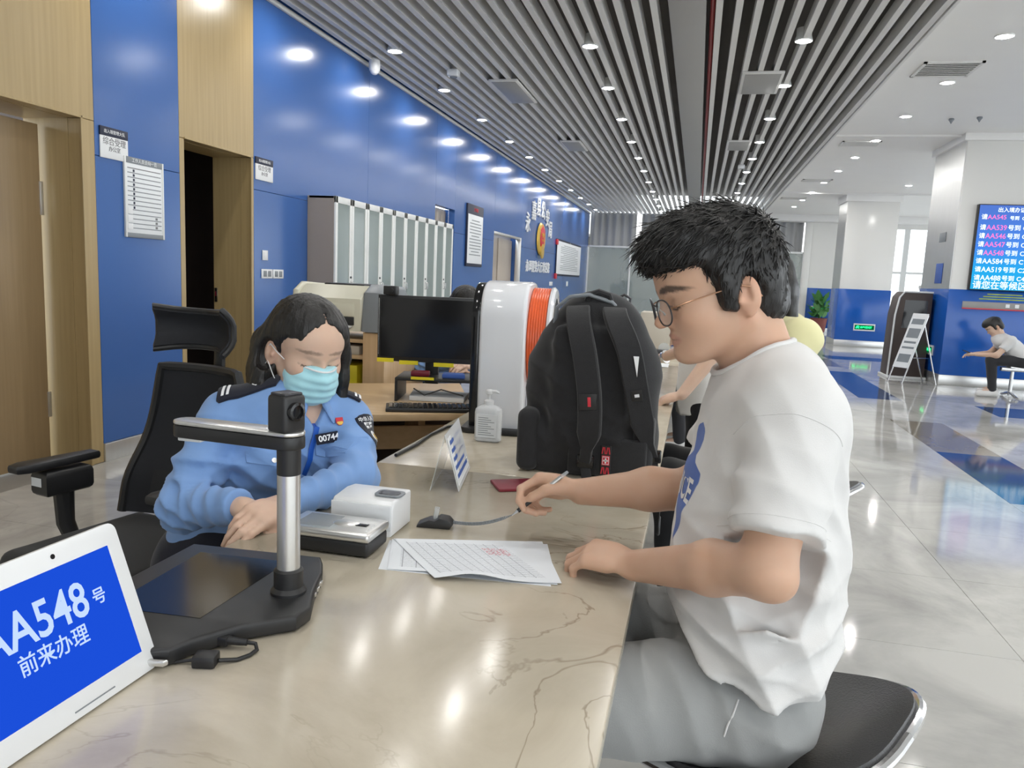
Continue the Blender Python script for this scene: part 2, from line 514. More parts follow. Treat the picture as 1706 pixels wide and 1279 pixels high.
def sdf_mesh(name, f, h, lo=None, hi=None, attrs=None):
    """mesh the zero surface on a grid of step h (surface nets, only near the surface)"""
    if lo is None: lo, hi = f.bounds()
    B = 4; SB = 6                                     # small blocks, evaluated together in groups of SB^3
    nb = (np.ceil((np.asarray(hi) - lo) / (h * B * SB)).astype(int) + 1) * SB
    D = np.full(tuple(nb * B), 1., np.float32)
    sub = np.stack(np.meshgrid(*[np.arange(B)] * 3, indexing='ij'), -1).reshape(-1, 3)
    blk = np.stack(np.meshgrid(*[np.arange(SB)] * 3, indexing='ij'), -1).reshape(-1, 3)
    sup = np.stack(np.meshgrid(*[np.arange(n // SB) for n in nb], indexing='ij'), -1).reshape(-1, 3)
    dsup = f(lo + (sup * SB * B + (SB * B - 1) / 2.) * h, False)
    big = h * B * SB * .5 * 1.7321
    rad = h * B * .5 * 1.7321 * 1.4 + .006
    for s_, ds in zip(sup, dsup):
        o = s_ * SB * B
        if abs(ds) > big * 1.4 + .012:
            D[o[0]:o[0] + SB * B, o[1]:o[1] + SB * B, o[2]:o[2] + SB * B] = ds; continue
        gb = s_ * SB + blk
        db = f(lo + (gb * B + (B - 1) / 2.) * h)
        V4 = D[o[0]:o[0] + SB * B, o[1]:o[1] + SB * B, o[2]:o[2] + SB * B].reshape(SB, B, SB, B, SB, B)
        V4[:] = db.reshape(SB, 1, SB, 1, SB, 1)
        nr = np.abs(db) < rad
        if nr.any():
            g = gb[nr]
            pts = (g[:, None] * B + sub[None]).reshape(-1, 3)
            D[pts[:, 0], pts[:, 1], pts[:, 2]] = f(lo + pts * h)
    N = D < 0
    c = np.zeros(tuple(np.array(D.shape) - 1), np.int8)
    sl = (slice(0, -1), slice(1, None))
    for i in (0, 1):
        for j in (0, 1):
            for k in (0, 1): c += N[sl[i], sl[j], sl[k]]
    act = (c > 0) & (c < 8)
    idx = np.full(act.shape, -1, np.int64)
    A = np.argwhere(act); idx[act] = np.arange(len(A))
    V = np.zeros((len(A), 3)); cnt = np.zeros(len(A))
    cor = [(i, j, k) for i in (0, 1) for j in (0, 1) for k in (0, 1)]
    val = {q: D[A[:, 0] + q[0], A[:, 1] + q[1], A[:, 2] + q[2]].astype(float) for q in cor}
    for q in cor:
        for ax in range(3):
            if q[ax] == 0:
                r = list(q); r[ax] = 1; r = tuple(r)
                a, b = val[q], val[r]
                x = (a < 0) != (b < 0)
                t = np.where(x, a / np.where(x, a - b, 1), 0)
                P = np.array(q, float)[None] + np.zeros((len(A), 3)); P[:, ax] = t
                V += P * x[:, None]; cnt += x
    V = lo + (A + V / cnt[:, None]) * h
    F = []
    for ax in range(3):
        u, v = (ax + 1) % 3, (ax + 2) % 3
        s0 = [slice(None)] * 3; s1 = [slice(None)] * 3; s0[ax] = slice(0, -1); s1[ax] = slice(1, None)
        E = np.argwhere(N[tuple(s0)] != N[tuple(s1)])
        E = E[(E[:, u] > 0) & (E[:, v] > 0) & (E[:, u] < D.shape[u] - 1) & (E[:, v] < D.shape[v] - 1)]
        ins = N[E[:, 0], E[:, 1], E[:, 2]]
        def at(du, dv):
            G = E.copy(); G[:, u] += du; G[:, v] += dv
            return idx[G[:, 0], G[:, 1], G[:, 2]]
        q = np.stack([at(-1, -1), at(0, -1), at(0, 0), at(-1, 0)], 1)
        q[~ins] = q[~ins][:, ::-1]
        F.append(q)
    F = np.concatenate(F); F = F[(F >= 0).all(1)]
    me = bpy.data.meshes.new(name)
    me.vertices.add(len(V)); me.vertices.foreach_set('co', V.astype(np.float32).ravel())
    me.loops.add(F.size); me.loops.foreach_set('vertex_index', F.astype(np.int32).ravel())
    me.polygons.add(len(F)); me.polygons.foreach_set('loop_start', np.arange(0, F.size, 4, dtype=np.int32))
    me.polygons.foreach_set('use_smooth', np.ones(len(F), bool))
    me.update(); me.validate()
    if attrs:
        for an, fn in attrs.items():
            v = fn(V)
            if v.ndim == 1:
                a = me.attributes.new(an, 'FLOAT', 'POINT'); a.data.foreach_set('value', v.astype(np.float32))
            else:
                a = me.attributes.new(an, 'FLOAT_COLOR', 'POINT')
                a.data.foreach_set('color', np.concatenate([v, np.ones((len(v), 1))], 1).astype(np.float32).ravel())
    return me

# ================================================================== THE SETTING
WX = -3.65      # face of the left wall
CZ0 = 3.50      # underside of the slats
YF = 26.0       # far wall

# ---- floor: slab with stone tiles laid on it
floor = struct('floor', MB().box((-9, -4, -.20), (13, 32, -.012)), 'joint')
xs = [-3.65, -2.75, -1.95, -1.15, -.35, .45, 1.25, 2.05, 2.55, 3.35, 4.15, 4.95, 5.75, 6.55, 7.35, 8.15, 8.95]
ys = [-3.4 + .8 * k for k in range(37)]
tile_me = {}
rest = {}
n_t = 0
for i in range(len(xs) - 1):
    for j in range(len(ys) - 1):
        x0, x1, y0, y1 = xs[i], xs[i + 1], ys[j], ys[j + 1]
        xc, yc = (x0 + x1) / 2, (y0 + y1) / 2
        k = 'floor_marble'
        if abs(x0 - 2.05) < .01:
            if 5.3 < yc < 6.9 or 10.0 < yc < 13.7 or 17 < yc < 19: k = 'floor_blue'
            elif 6.9 < yc < 8.6 or 14.5 < yc < 16: k = 'floor_brown'
        elif abs(yc - 9.8) < .1 and xc > 3.3: k = 'floor_blue'
        elif abs(yc - 16.2) < .1 and xc > 2.5: k = 'floor_blue'
        inview = (yc < 17.2 and yc > 1.2 and -1 < xc < .46 * yc + .6) or (xc < -1 and 1.5 < yc < 6)
        e = .0012
        if inview and n_t < 300:
            n_t += 1
            key = (round(x1 - x0, 3), k)
            if key not in tile_me:
                me = MB().box((e, e, -.012), (x1 - x0 - e, .8 - e, 0)).mesh('tile')
                me.materials.append(M[k]); tile_me[key] = me
            share('tile', tile_me[key], floor, (x0, y0, 0))
        else:
            rest.setdefault(k, MB()).box((x0 + e, y0 + e, -.012), (x1 - e, y1 - e, 0))
for k, mb in rest.items():
    tag(obj('tile_field', mb, k, floor), kind='stuff')

# ---- left wall: blue panels, two timber door surrounds, further doors
wl = struct('wall_left', MB().box((WX - .6, -4, -.05), (WX - .5, 2.2, 4.3)).box((WX - .12, 2.2, 2.4), (WX - .10, YF, 4.3)), 'white_paint')
def panel(y0, y1, z0, z1, m='blue_panel', x=WX, th=.10):
    return obj('panel', MB().box((x - th, y0 + .0015, z0 + .0015), (x, y1 - .0015, z1 - .0015), .002, 1), m, wl)
ZS = 1.93
def blue(y0, y1, z0=.12):
    n = max(1, round((y1 - y0) / 2.4)); d = (y1 - y0) / n
    for k in range(n):
        if z0 < ZS:
            panel(y0 + k * d, y0 + (k + 1) * d, z0, ZS); panel(y0 + k * d, y0 + (k + 1) * d, ZS, CZ0 + .1)
        else: panel(y0 + k * d, y0 + (k + 1) * d, z0, CZ0 + .1)
blue(4.13, 4.93); blue(5.88, 10.45); blue(11.35, 13.70); blue(15.90, YF)
blue(10.45, 11.35, 2.26); blue(13.70, 15.90, 2.11)
# timber surrounds: jamb faces, header, deep reveals
def surround(y0, a, b, y1, zt, dep):
    panel(y0, a, .0, zt, 'cream_wood'); panel(b, y1, 0, zt, 'cream_wood'); panel(y0, y1, zt, CZ0 + .1, 'cream_wood')
    obj('reveal', MB().box((WX - dep, b, 0), (WX - .1, b + .03, zt)), 'cream_wood', wl)
    obj('reveal', MB().box((WX - dep, a - .03, 0), (WX - .1, a, zt)), 'cream_wood', wl)
    obj('reveal', MB().box((WX - dep, a, zt), (WX - .1, b, zt + .03)), 'cream_wood', wl)
    obj('frame_bead', MB().box((WX - .004, b - .012, 0), (WX + .008, b + .004, zt + .012), .002, 1), 'cream_wood', wl)
    obj('frame_bead', MB().box((WX - .004, a - .004, zt - .002), (WX + .008, b, zt + .012), .002, 1), 'cream_wood', wl)
surround(1.2, 2.75, 4.03, 4.13, 2.13, .42)
surround(4.93, 4.985, 5.845, 5.88, 2.18, .36)
d1 = struct('door_1', MB().box((WX - .315, 2.80, .01), (WX - .27, 3.985, 2.085), .003, 1), 'door_wood')
obj('hinge', MB().box((WX - .275, 3.975, 1.55), (WX - .262, 4.00, 1.75), .003), 'brushed', d1)
obj('hinge', MB().box((WX - .275, 3.975, .30), (WX - .262, 4.00, .46), .003), 'brushed', d1)
obj('transom_light_gap', MB().box((WX - .33, 2.80, 2.085), (WX - .30, 3.66, 2.128)), 'white_paint', d1)  # white strip stands in for light through the gap above the leaf
# the room behind the second doorway, unlit; its darkness is put into the wall colour
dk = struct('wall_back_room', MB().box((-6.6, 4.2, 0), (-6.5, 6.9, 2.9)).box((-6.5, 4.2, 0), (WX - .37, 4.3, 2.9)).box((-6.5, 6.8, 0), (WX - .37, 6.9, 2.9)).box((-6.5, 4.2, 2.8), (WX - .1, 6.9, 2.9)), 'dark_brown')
obj('latch_plate', MB().box((WX - .352, 5.838, .98), (WX - .325, 5.8455, 1.10), .002), 'steel', wl)
obj('latch_slot', MB().box((WX - .345, 5.836, 1.03), (WX - .335, 5.8385, 1.07)), 'maroon', wl)
# two beige doors further along
for n, y0, y1, zt, dep in ((2, 10.45, 11.35, 2.26, .16), (3, 13.70, 15.90, 2.11, .22)):
    d = struct('door_%d' % n, MB().box((WX - dep - .05, y0, 0), (WX - dep, y1, zt)), 'beige_door')
    if n == 3:
        obj('door_leaf', MB().box((WX - dep, y0 + .06, .02), (WX - dep + .03, (y0 + y1) / 2 - .10, zt - .05), .004), 'beige_door', d)
        obj('door_leaf', MB().box((WX - dep, (y0 + y1) / 2 - .06, .02), (WX - dep + .045, y1 - .06, zt - .07), .004), 'beige_door', d)
        obj('door_frame', MB().box((WX - .1, y1 - .05, 0), (WX + .012, y1, zt), .003).box((WX - .1, y0, zt - .04), (WX + .004, y1, zt), .003), 'brushed', d)
    else:
        for k in range(4):
            obj('board', MB().box((WX - dep, y0 + .03 + k * .215, 0), (WX - dep + .02, y0 + .235 + k * .215, zt - .02), .004), 'beige_door', d)
    obj('reveal', MB().box((WX - dep, y1 - .01, 0), (WX - .1, y1, zt)), 'blue_panel', d)
bb = struct('baseboard_left', MB().box((WX - .05, 4.13, 0), (WX + .012, 4.93, .12), .004).box((WX - .05, 5.88, 0), (WX + .012, 10.45, .12), .004).box((WX - .05, 11.35, 0), (WX + .012, 13.7, .12), .004).box((WX - .05, 15.9, 0), (WX + .012, YF, .12), .004), 'brushed')

wb = struct('wall_back_blocker', MB().box((WX - .5, -3.6, -.05), (.4, -3.5, 4.2)), 'white_paint')  # unseen wall added behind the camera to block light from behind-left

# ---- slatted ceiling under a dark plenum
ceil = struct('ceiling', MB().box((WX - .4, -3.5, 4.15), (1.95, YF + .2, 4.30)), 'plenum')
sl = MB().box((-.027, -3.4, 0), (.027, YF - .05, .11)).mesh('slat'); sl.materials.append(M['slat_paint'])
k = 0
while -.508 - .1438 * k > WX + .02:
    share('slat', sl, ceil, (-.508 - .1438 * k, 0, CZ0)); k += 1
for k in range(12):
    share('slat', sl, ceil, (.008 + .1535 * k, 0, CZ0))
obj('beam_panel', MB().box((-.390, -3.4, CZ0 - .005), (-.095, YF - .05, CZ0 + .10), .004), 'beam_grey', ceil)
obj('sprinkler_pipe', MB().cyl((-.045, -3.4, CZ0 + .13), (-.045, YF, CZ0 + .13), .022, n=14), 'red_pipe', ceil)
obj('edge_fascia', MB().box((1.735, -3.4, CZ0 - .01), (1.765, YF, 4.2), .003), 'slat_paint', ceil)
obj('wall_angle', MB().box((WX, 4.0, CZ0 - .02), (WX + .03, YF, CZ0 + .02), .003), 'slat_paint', ceil)
ceil2 = struct('ceiling', MB().box((1.765, -3.5, 3.58), (12, YF + .2, 3.75)), 'ceiling_white')
trim = struct('trim_1', MB().box((1.77, 12.50, 3.555), (9, 12.62, 3.585), .004).box((1.77, 19.70, 3.545), (9, 19.86, 3.585), .004).box((1.77, 5.1, 3.555), (9, 5.22, 3.585), .004), 'ceiling_white')

# ---- lamps
def downlight(x, y, z, label, group):
    t = thing('downlight', label, 'downlight', (x, y, z), group)
    return t
hous = MB().lathe([(.050, .004), (.075, .0), (.078, .006), (.066, .05), (.066, .11)], (0, 0, 0), 24).mesh('housing', 40); hous.materials.append(M['white_metal'])
lens = MB().rings([[(.050 * math.cos(2 * PI * k / 14), .050 * math.sin(2 * PI * k / 14), .002) for k in range(14)][::-1]], True, False)
lens.b.faces.new(lens.b.verts[:])
lens = lens.mesh('lens'); lens.materials.append(M['lamp_lens'])
def put_lamp(x, y, z, label, group):
    t = downlight(x, y, z, label, group)
    share('housing', hous, t, (x, y, z)); share('lens', lens, t, (x, y, z - .004))
LY = [-1.0, .8, 2.6, 4.4, 6.05, 7.60, 9.20, 10.93, 12.65, 14.25, 15.87, 17.6, 19.35, 21.1, 22.85, 24.5]
ORD = ['first', 'second', 'third', 'fourth', 'fifth', 'sixth', 'seventh', 'eighth', 'ninth', 'tenth', 'eleventh', 'twelfth', 'thirteenth', 'fourteenth']
def lamp_row(x, ys, z, where, group, y_in, drift=0.):
    n = 0
    for y in ys:
        if y < y_in: lab = 'round downlight overhead near the camera, ' + where
        else: lab = ORD[n] + ' round downlight from the near end, ' + where; n += 1
        put_lamp(x - max(0, y - 8) * drift, y, z, lab, group)
lamp_row(-3.13, LY[3:], CZ0 - .012, 'in the slats beside the blue wall', 'downlights along the blue wall', 6., .009)
lamp_row(-1.155, LY, CZ0 - .012, 'in the slats left of the grey beam', 'downlights left of the grey beam', 7., .006)
lamp_row(.76, LY, CZ0 - .012, 'in the slats right of the grey beam', 'downlights right of the grey beam', 7.)
lamp_row(2.46, [y + .3 for y in LY[:-1]], 3.57, 'in the smooth white ceiling', 'downlights in the white ceiling', 7.)
lamp_row(4.2, [13.6, 18.2, 22.5], 3.57, 'in the white ceiling beside the columns', 'downlights near the columns', 15.)
lamp_row(5.6, [3.0, 7.5], 3.57, 'above the waiting benches', 'downlights above the benches', 20.)

# ---- white columns with a blue wainscot
def column(x0, x1, y0, y1, zw, name, ztop):
    c = struct(name, MB().box((x0, y0, .14), (x1, y1, ztop), .012), 'column_white')
    obj('wainscot', MB().box((x0 - .012, y0 - .012, .15), (x1 + .012, y1 + .012, zw), .006), 'blue_wainscot', c)
    obj('base_trim', MB().box((x0 - .018, y0 - .018, 0), (x1 + .018, y1 + .018, .15), .004), 'brushed', c)
    obj('steel_edge', MB().box((x0 - .006, y0 + .02, zw), (x0 - .001, y1 - .02, ztop - .01)), 'brushed', c)
    obj('cornice', MB().box((x0 - .05, y0 - .05, ztop - .02), (x1 + .05, y1 + .05, 3.60), .006), 'ceiling_white', c)
    return c
colA = column(3.56, 5.0, 12.40, 13.9, 1.40, 'column', 3.50)
colB = column(3.30, 4.43, 19.80, 20.9, 1.36, 'column', 3.42)

# ---- far end: wall with windows on the right, glazed office under a curtain on the left
wf = struct('wall_far', MB().box((3.22, YF, 1.36), (4.75, YF + .2, 3.6)).box((4.75, YF, 3.25), (12, YF + .2, 3.6)), 'white_paint')
obj('wainscot', MB().box((3.36, YF - .012, .12), (4.75, YF + .2, 1.36), .004), 'blue_wainscot', wf)
obj('base_trim', MB().box((3.35, YF - .02, 0), (4.75, YF, .12)), 'brushed', wf)
obj('bulkhead', MB().box((1.7, YF - .5, 3.38), (12, YF + .1, 3.6), .01), 'ceiling_white', wf)
obj('jamb', MB().box((3.16, YF - .16, 0), (3.36, YF - .005, 3.42), .004), 'white_paint', wf)
wn = struct('window_1', MB().box((4.75, YF + .02, .0), (4.85, YF + .12, 3.25)).box((6.05, YF + .02, 0), (6.2, YF + .12, 3.25)).box((7.5, YF + .02, 0), (7.62, YF + .12, 3.25)).box((4.85, YF + .03, 1.9), (9, YF + .1, 1.97)).box((4.85, YF + .02, 0), (9, YF + .12, .35)), 'white_metal')
for a, b in ((4.85, 6.05), (6.2, 7.5), (7.62, 9.0)):
    obj('pane', MB().box((a, YF + .06, .35), (b, YF + .068, 1.9)), 'window_glass', wn); obj('pane', MB().box((a, YF + .06, 1.97), (b, YF + .068, 3.25)), 'window_glass', wn)
obj('baluster', MB().lathe([(.09, 0), (.09, .1), (.05, .16), (.05, 1.3), (.10, 1.4), (.14, 1.5), (.14, 1.56), (.05, 1.6), (.05, 2.6)], (6.6, YF - .5, 0), 16), 'white_paint', wn)
# the office behind the glass
off = struct('wall_office', MB().box((WX - .1, YF + 3.8, 0), (3.5, YF + 3.9, 3.5)).box((3.23, YF + .21, 0), (3.33, YF + 3.8, 3.5)).box((WX - .2, YF, 0), (WX - .1, YF + 3.8, 3.5)).box((WX - .1, YF + .3, 2.75), (3.4, YF + 3.8, 2.85)), 'white_paint')
pt = thing('glass_partition', 'tall glass office partition with slim pale frame under the grey curtain', 'partition', (0, YF - .1, 0))
px = [WX + .02, -2.22, -.80, .62, 2.02, 3.17]
for a, b in zip(px[:-1], px[1:]):
    obj('pane', MB().box((a + .03, YF - .106, .08), (b - .03, YF - .094, 2.40)), 'partition_glass', pt)
for a in px:
    obj('post', MB().box((a - .03, YF - .13, 0), (a + .03, YF - .07, 2.44), .004), 'white_metal', pt)
obj('top_rail', MB().box((px[0], YF - .13, 2.40), (px[-1], YF - .07, 2.46), .004), 'white_metal', pt)
obj('bottom_rail', MB().box((px[0], YF - .13, 0), (px[-1], YF - .07, .08), .004), 'white_metal', pt)
def curtain(x0, x1, z0, z1, label, seed):
    rr = random.Random(seed); ph = [rr.uniform(0, 6) for _ in range(4)]
    n = int((x1 - x0) / .03)
    def fn(u, v):
        x = x0 + (x1 - x0) * u
        y = YF + .15 + .05 * math.sin(x * 26 + ph[0] + .8 * math.sin(x * 3 + ph[2])) * (.6 + .4 * v) + .03 * math.sin(x * 9 + ph[1])
        return (x, y, z0 + (z1 - z0) * v)
    tag(obj('curtain', MB().sheet(fn, n, 6, .004), 'curtain', None, 60), label, 'curtain')
curtain(WX + .02, -2.10, 2.42, 3.56, 'grey pleated curtain next to the blue wall at the hall end', 1)
curtain(-1.93, 3.13, 2.42, 3.56, 'wide grey pleated curtain behind the man, between two bright gaps', 2)
tag(obj('light_slot', MB().box((-2.10, YF + .2, 2.40), (-1.93, YF + .21, 3.56)), emitter('slot_glow', (1, 1, 1), 2.0)), 'bright upright gap between the curtains at the hall end', 'light')
tag(obj('light_slot', MB().prism([(0, 0), (.20, 0), (.07, .95), (.04, .95)], (3.10, YF + .2, 2.42), (1, 0, 0), (0, 0, 1), (0, .01, 0)), 'slot_glow'), 'bright tapering gap right of the wide grey curtain', 'light')
# unseen lamps, added to light the office, and furniture behind the glass
for x, lab in ((-2.4, 'left'), (0., 'middle'), (2.2, 'right')):
    put_lamp(x, YF + 1.8, 2.75, lab + ' round downlight added to light the glazed office', 'downlights added to light the glazed office')

# ================================================================== ON THE LEFT WALL
X1 = WX + .001
def wall_text(name, body, size, y, z, m, parent, sx=1., ext=.001, x=WX + .012, bold=0.):
    return text(name, body, size, (x, y, z), (0, 1, 0), (0, 0, 1), m, parent, ext, sx=sx, bold=bold)
def room_plate(y0, y1, z0, z1, label):
    t = thing('room_sign', label, 'sign', (X1, (y0 + y1) / 2, z0))
    obj('plate', MB().box((X1, y0, z0), (WX + .010, y1, z1 - .055), .002), 'white_plastic', t)
    obj('header', MB().box((X1, y0, z1 - .055), (WX + .012, y1, z1), .002), 'navy', t)
    yc = (y0 + y1) / 2
    wall_text('header_text', '出入境管理大队', .026, yc, z1 - .028, 'lettering_white', t, x=WX + .0125)
    wall_text('room_text', '综合受理', .050, yc, z1 - .088, 'lettering_grey', t, x=WX + .0105)
    wall_text('room_text', '办公室', .034, yc, z1 - .132, 'lettering_grey', t, x=WX + .0105)
    return t
room_plate(4.165, 4.405, 1.925, 2.115, 'white room sign with a dark header beside the nearer timber doorway')
room_plate(5.895, 6.165, 2.015, 2.20, 'white room sign with a dark header beside the farther timber doorway')
# notice board between the doorways
t = thing('notice_board', 'framed list of staff notices on the narrow blue panel between the doorways', 'notice board', (X1, 4.55, 1.44))
obj('sheet', MB().box((X1, 4.375, 1.475), (WX + .012, 4.725, 1.945), .002), 'paper', t)
obj('header', MB().box((X1, 4.375, 1.925), (WX + .014, 4.725, 1.965), .002), 'grey_plastic', t)
obj('footer', MB().box((X1, 4.375, 1.45), (WX + .014, 4.725, 1.48), .002), 'grey_plastic', t)
obj('edge_strip', MB().box((X1, 4.362, 1.45), (WX + .016, 4.377, 1.965), .002), 'white_metal', t)
obj('edge_strip', MB().box((X1, 4.723, 1.45), (WX + .016, 4.738, 1.965), .002), 'white_metal', t)
wall_text('header_text', '工作人员去向一览', .03, 4.55, 1.944, 'lettering_white', t, x=WX + .0145)
for k in range(14):
    z = 1.895 - k * .0295
    obj('row_line', MB().box((WX + .012, 4.39, z - .003), (WX + .0125, 4.71, z + .003)), 'lettering_grey' if k == 0 else 'grey_plastic', t)
    if 0 < k < 10: obj('name_tag', MB().box((WX + .012, 4.44, z + .006), (WX + .0135, 4.455, z + .022)), 'navy', t)
    if k in (11, 12, 13): obj('name_tag', MB().box((WX + .012, 4.65, z + .006), (WX + .0135, 4.67, z + .022)), 'lettering_grey', t)
for k in range(3):
    obj('card', MB().box((WX + .012, 4.385, 1.50 + k * .05), (WX + .015, 4.43, 1.54 + k * .05), .001), 'white_plastic', t)
# light switches
t = thing('light_switch', 'single white light switch on the blue wall above the switch pair', 'switch', (X1, 6.04, 1.35))
obj('plate', MB().box((X1, 6.00, 1.35), (WX + .010, 6.085, 1.435), .004), 'white_plastic', t)
obj('rocker', MB().box((WX + .008, 6.015, 1.365), (WX + .014, 6.07, 1.42), .003), 'white_plastic', t)
for k, lab in ((0, 'left plate of the white double switch pair on the blue wall'), (1, 'right plate of the white double switch pair on the blue wall')):
    y0 = 5.985 + k * .185
    t = thing('light_switch', lab, 'switch', (X1, y0 + .085, 1.20))
    obj('plate', MB().box((X1, y0, 1.195), (WX + .010, y0 + .175, 1.275), .004), 'white_plastic', t)
    for q in (0, 1): obj('rocker', MB().box((WX + .008, y0 + .025 + q * .072, 1.21), (WX + .014, y0 + .075 + q * .072, 1.26), .003), 'grey_plastic', t)
# camera on the ceiling edge
t = thing('dome_camera', 'small white security camera at the top edge of the blue wall', 'camera', (-3.50, 7.95, 3.49))
obj('mount', MB().lathe([(.06, .10), (.06, .0), (.055, -.02)], (-3.5, 7.95, 3.42), 20), 'white_plastic', t)
obj('dome', MB().sphere((-3.5, 7.95, 3.41), .052), 'white_gloss', t)
# framed rules poster
def poster(y0, y1, z0, z1, hd, label, title):
    t = thing('wall_poster', label, 'poster', (X1, (y0 + y1) / 2, z0))
    obj('board', MB().box((X1, y0, z0), (WX + .03, y1, z1), .004), 'navy', t)
    obj('sheet', MB().box((WX + .030, y0 + .03, z0 + .05), (WX + .034, y1 - .03, z1 - hd), .001), 'paper', t)
    wall_text('title', title, hd * .42, (y0 + y1) / 2, z1 - hd * .5, 'red' if hd > .1 else 'lettering_white', t, x=WX + .0345)
    n = int((z1 - z0 - hd - .2) / .05)
    for k in range(n):
        z = z1 - hd - .09 - k * .05
        w = (y1 - y0) * (.36 if k % 5 else .25)
        obj('print_line', MB().box((WX + .034, (y0 + y1) / 2 - w, z - .008), (WX + .0345, (y0 + y1) / 2 + w, z + .008)), 'grey_plastic', t)
    return t
poster(11.93, 12.85, 1.44, 2.43, .16, 'tall framed regulations poster with dark header between the beige doors', '工作制度')
b = poster(20.0, 24.2, 1.38, 2.34, .05, 'wide white notice board with red clips at the far end of the blue wall', '警务公开栏')
obj('red_clip', MB().box((WX, 19.92, 2.18), (WX + .05, 20.10, 2.32), .01), 'red', b); obj('red_clip', MB().box((WX, 19.92, 1.30), (WX + .05, 20.10, 1.44), .01), 'red', b)
# characters in an arc over the badge, slogan beneath
arc = [('永', 16.42, 2.44), ('嘉', 17.0, 2.74), ('县', 17.50, 2.86), ('公', 18.03, 2.84), ('安', 18.57, 2.70), ('局', 19.0, 2.46)]
wt = thing('wall_lettering', 'arc of raised white characters over the gold badge', 'lettering', (WX, 17.75, 2.3))
for c, y, z in arc: wall_text('character', c, .44, y, z, 'lettering_white', wt, 1., .012, WX + .02, .006)
wt = thing('wall_lettering', 'row of raised white slogan characters beneath the gold badge', 'lettering', (WX, 17.8, 1.4))
for k, c in enumerate('办理服务大厅欢迎您'): wall_text('character', c, .27, 16.56 + k * .305, 1.535, 'lettering_white', wt, 1.1, .01, WX + .015, .005)
t = thing('wall_badge', 'oval gold badge with red shield on the blue wall', 'badge', (WX, 17.83, 1.85))
YB, ZB = 17.84, 2.20
obj('wreath', MB().lathe([(.30, 0), (.37, .02), (.34, .06), (.26, .07), (.22, .04)], (WX + .002, YB, ZB), 28, (1, 0, 0), 1., 1.15), 'gold', t)
obj('shield', MB().prism([(-.24, .20), (0, .30), (.24, .20), (.22, -.08), (0, -.30), (-.22, -.08)], (WX + .03, YB, ZB), (0, 1, 0), (0, 0, 1), (.05, 0, 0), .01), 'red', t)
for k in range(5):
    a = PI / 2 + 2 * PI * k / 5; r = .13 if k else .14
    cy, cz, q = (YB, ZB + .08, .07) if k == 0 else (YB + .15 * math.cos(a), ZB + .06 + .12 * math.sin(a), .03)
    pts = [(q * (1 if i % 2 == 0 else .42) * math.sin(i * PI / 5), q * (1 if i % 2 == 0 else .42) * math.cos(i * PI / 5)) for i in range(10)]
    obj('star', MB().prism(pts, (WX + .08, cy, cz), (0, 1, 0), (0, 0, 1), (.015, 0, 0)), 'gold', t)
obj('gear', MB().lathe([(.05, 0), (.17, 0), (.17, .03), (.05, .03)], (WX + .06, YB, ZB - .28), 24, (1, 0, 0)), 'gold', t)
obj('ribbon', MB().box((WX + .03, YB - .14, ZB - .38), (WX + .07, YB + .14, ZB - .30), .02), 'gold', t)
# small stickers low on the blue wall
tag(obj('wall_sticker', MB().box((X1, 19.3, 1.12), (WX + .006, 19.75, 1.22), .002), 'lettering_white'), 'small white sticker low on the blue wall under the slogan', 'sticker')
tag(obj('wall_sticker', MB().box((X1, 21.9, 1.10), (WX + .006, 22.2, 1.24), .002), 'lettering_white'), 'small white sticker below the wide white notice board', 'sticker')

# ---- filing cabinets: five glazed two-door units
CX = -3.355
def cabinet(y0, w, label):
    t = thing('filing_cabinet', label, 'cabinet', (WX + .14, y0 + w / 2, 0), 'glazed filing cabinets along the blue wall')
    obj('carcass', MB().box((WX + .004, y0, 0), (WX + .022, y0 + w, 1.98)).box((WX + .02, y0, 0), (CX - .02, y0 + .018, 1.98)).box((WX + .02, y0 + w - .018, 0), (CX - .02, y0 + w, 1.98)).box((WX + .02, y0, 1.96), (CX - .021, y0 + w, 1.98)).box((WX + .02, y0, .0), (CX - .02, y0 + w, .08)), 'grey_panel', t)
    for z in (.5, .86, 1.22, 1.58):
        obj('shelf', MB().box((WX + .03, y0 + .02, z), (CX - .05, y0 + w - .02, z + .015)), 'white_metal', t)
    for q in range(2):
        a = y0 + q * w / 2 + .003; b = a + w / 2 - .006
        d = obj('door', MB().box((CX - .02, a, .08), (CX, a + .045, 1.982), .003).box((CX - .02, b - .045, .08), (CX, b, 1.982), .003).box((CX - .02, a, 1.92), (CX, b, 1.982), .003).box((CX - .02, a, .74), (CX, b, .82), .003).box((CX - .02, a, .08), (CX, b, .78), .003), 'white_metal', t)
        obj('pane', MB().box((CX - .014, a + .04, .8), (CX - .008, b - .04, 1.93)), 'cabinet_glass', d)
        hy = b - .02 if q == 0 else a + .02
        obj('handle', MB().tube([(CX, hy, 1.10), (CX + .022, hy, 1.105), (CX + .022, hy, 1.175), (CX, hy, 1.18)], .006, 8), 'steel', d)
        if q == 0: obj('lock', MB().cyl((CX, hy, 1.225), (CX + .010, hy, 1.225), .011, n=14), 'dark_metal', d)
    return t
cab_lab = ['glazed filing cabinet nearest the camera, its grey side showing', 'glazed filing cabinet second from the near end of the row', 'glazed filing cabinet in the middle of the row of five',
           'glazed filing cabinet second from the far end of the row', 'glazed filing cabinet farthest away, overlapping the beige door']
for k in range(5): cabinet(6.79 + k * .722, .72, cab_lab[k])

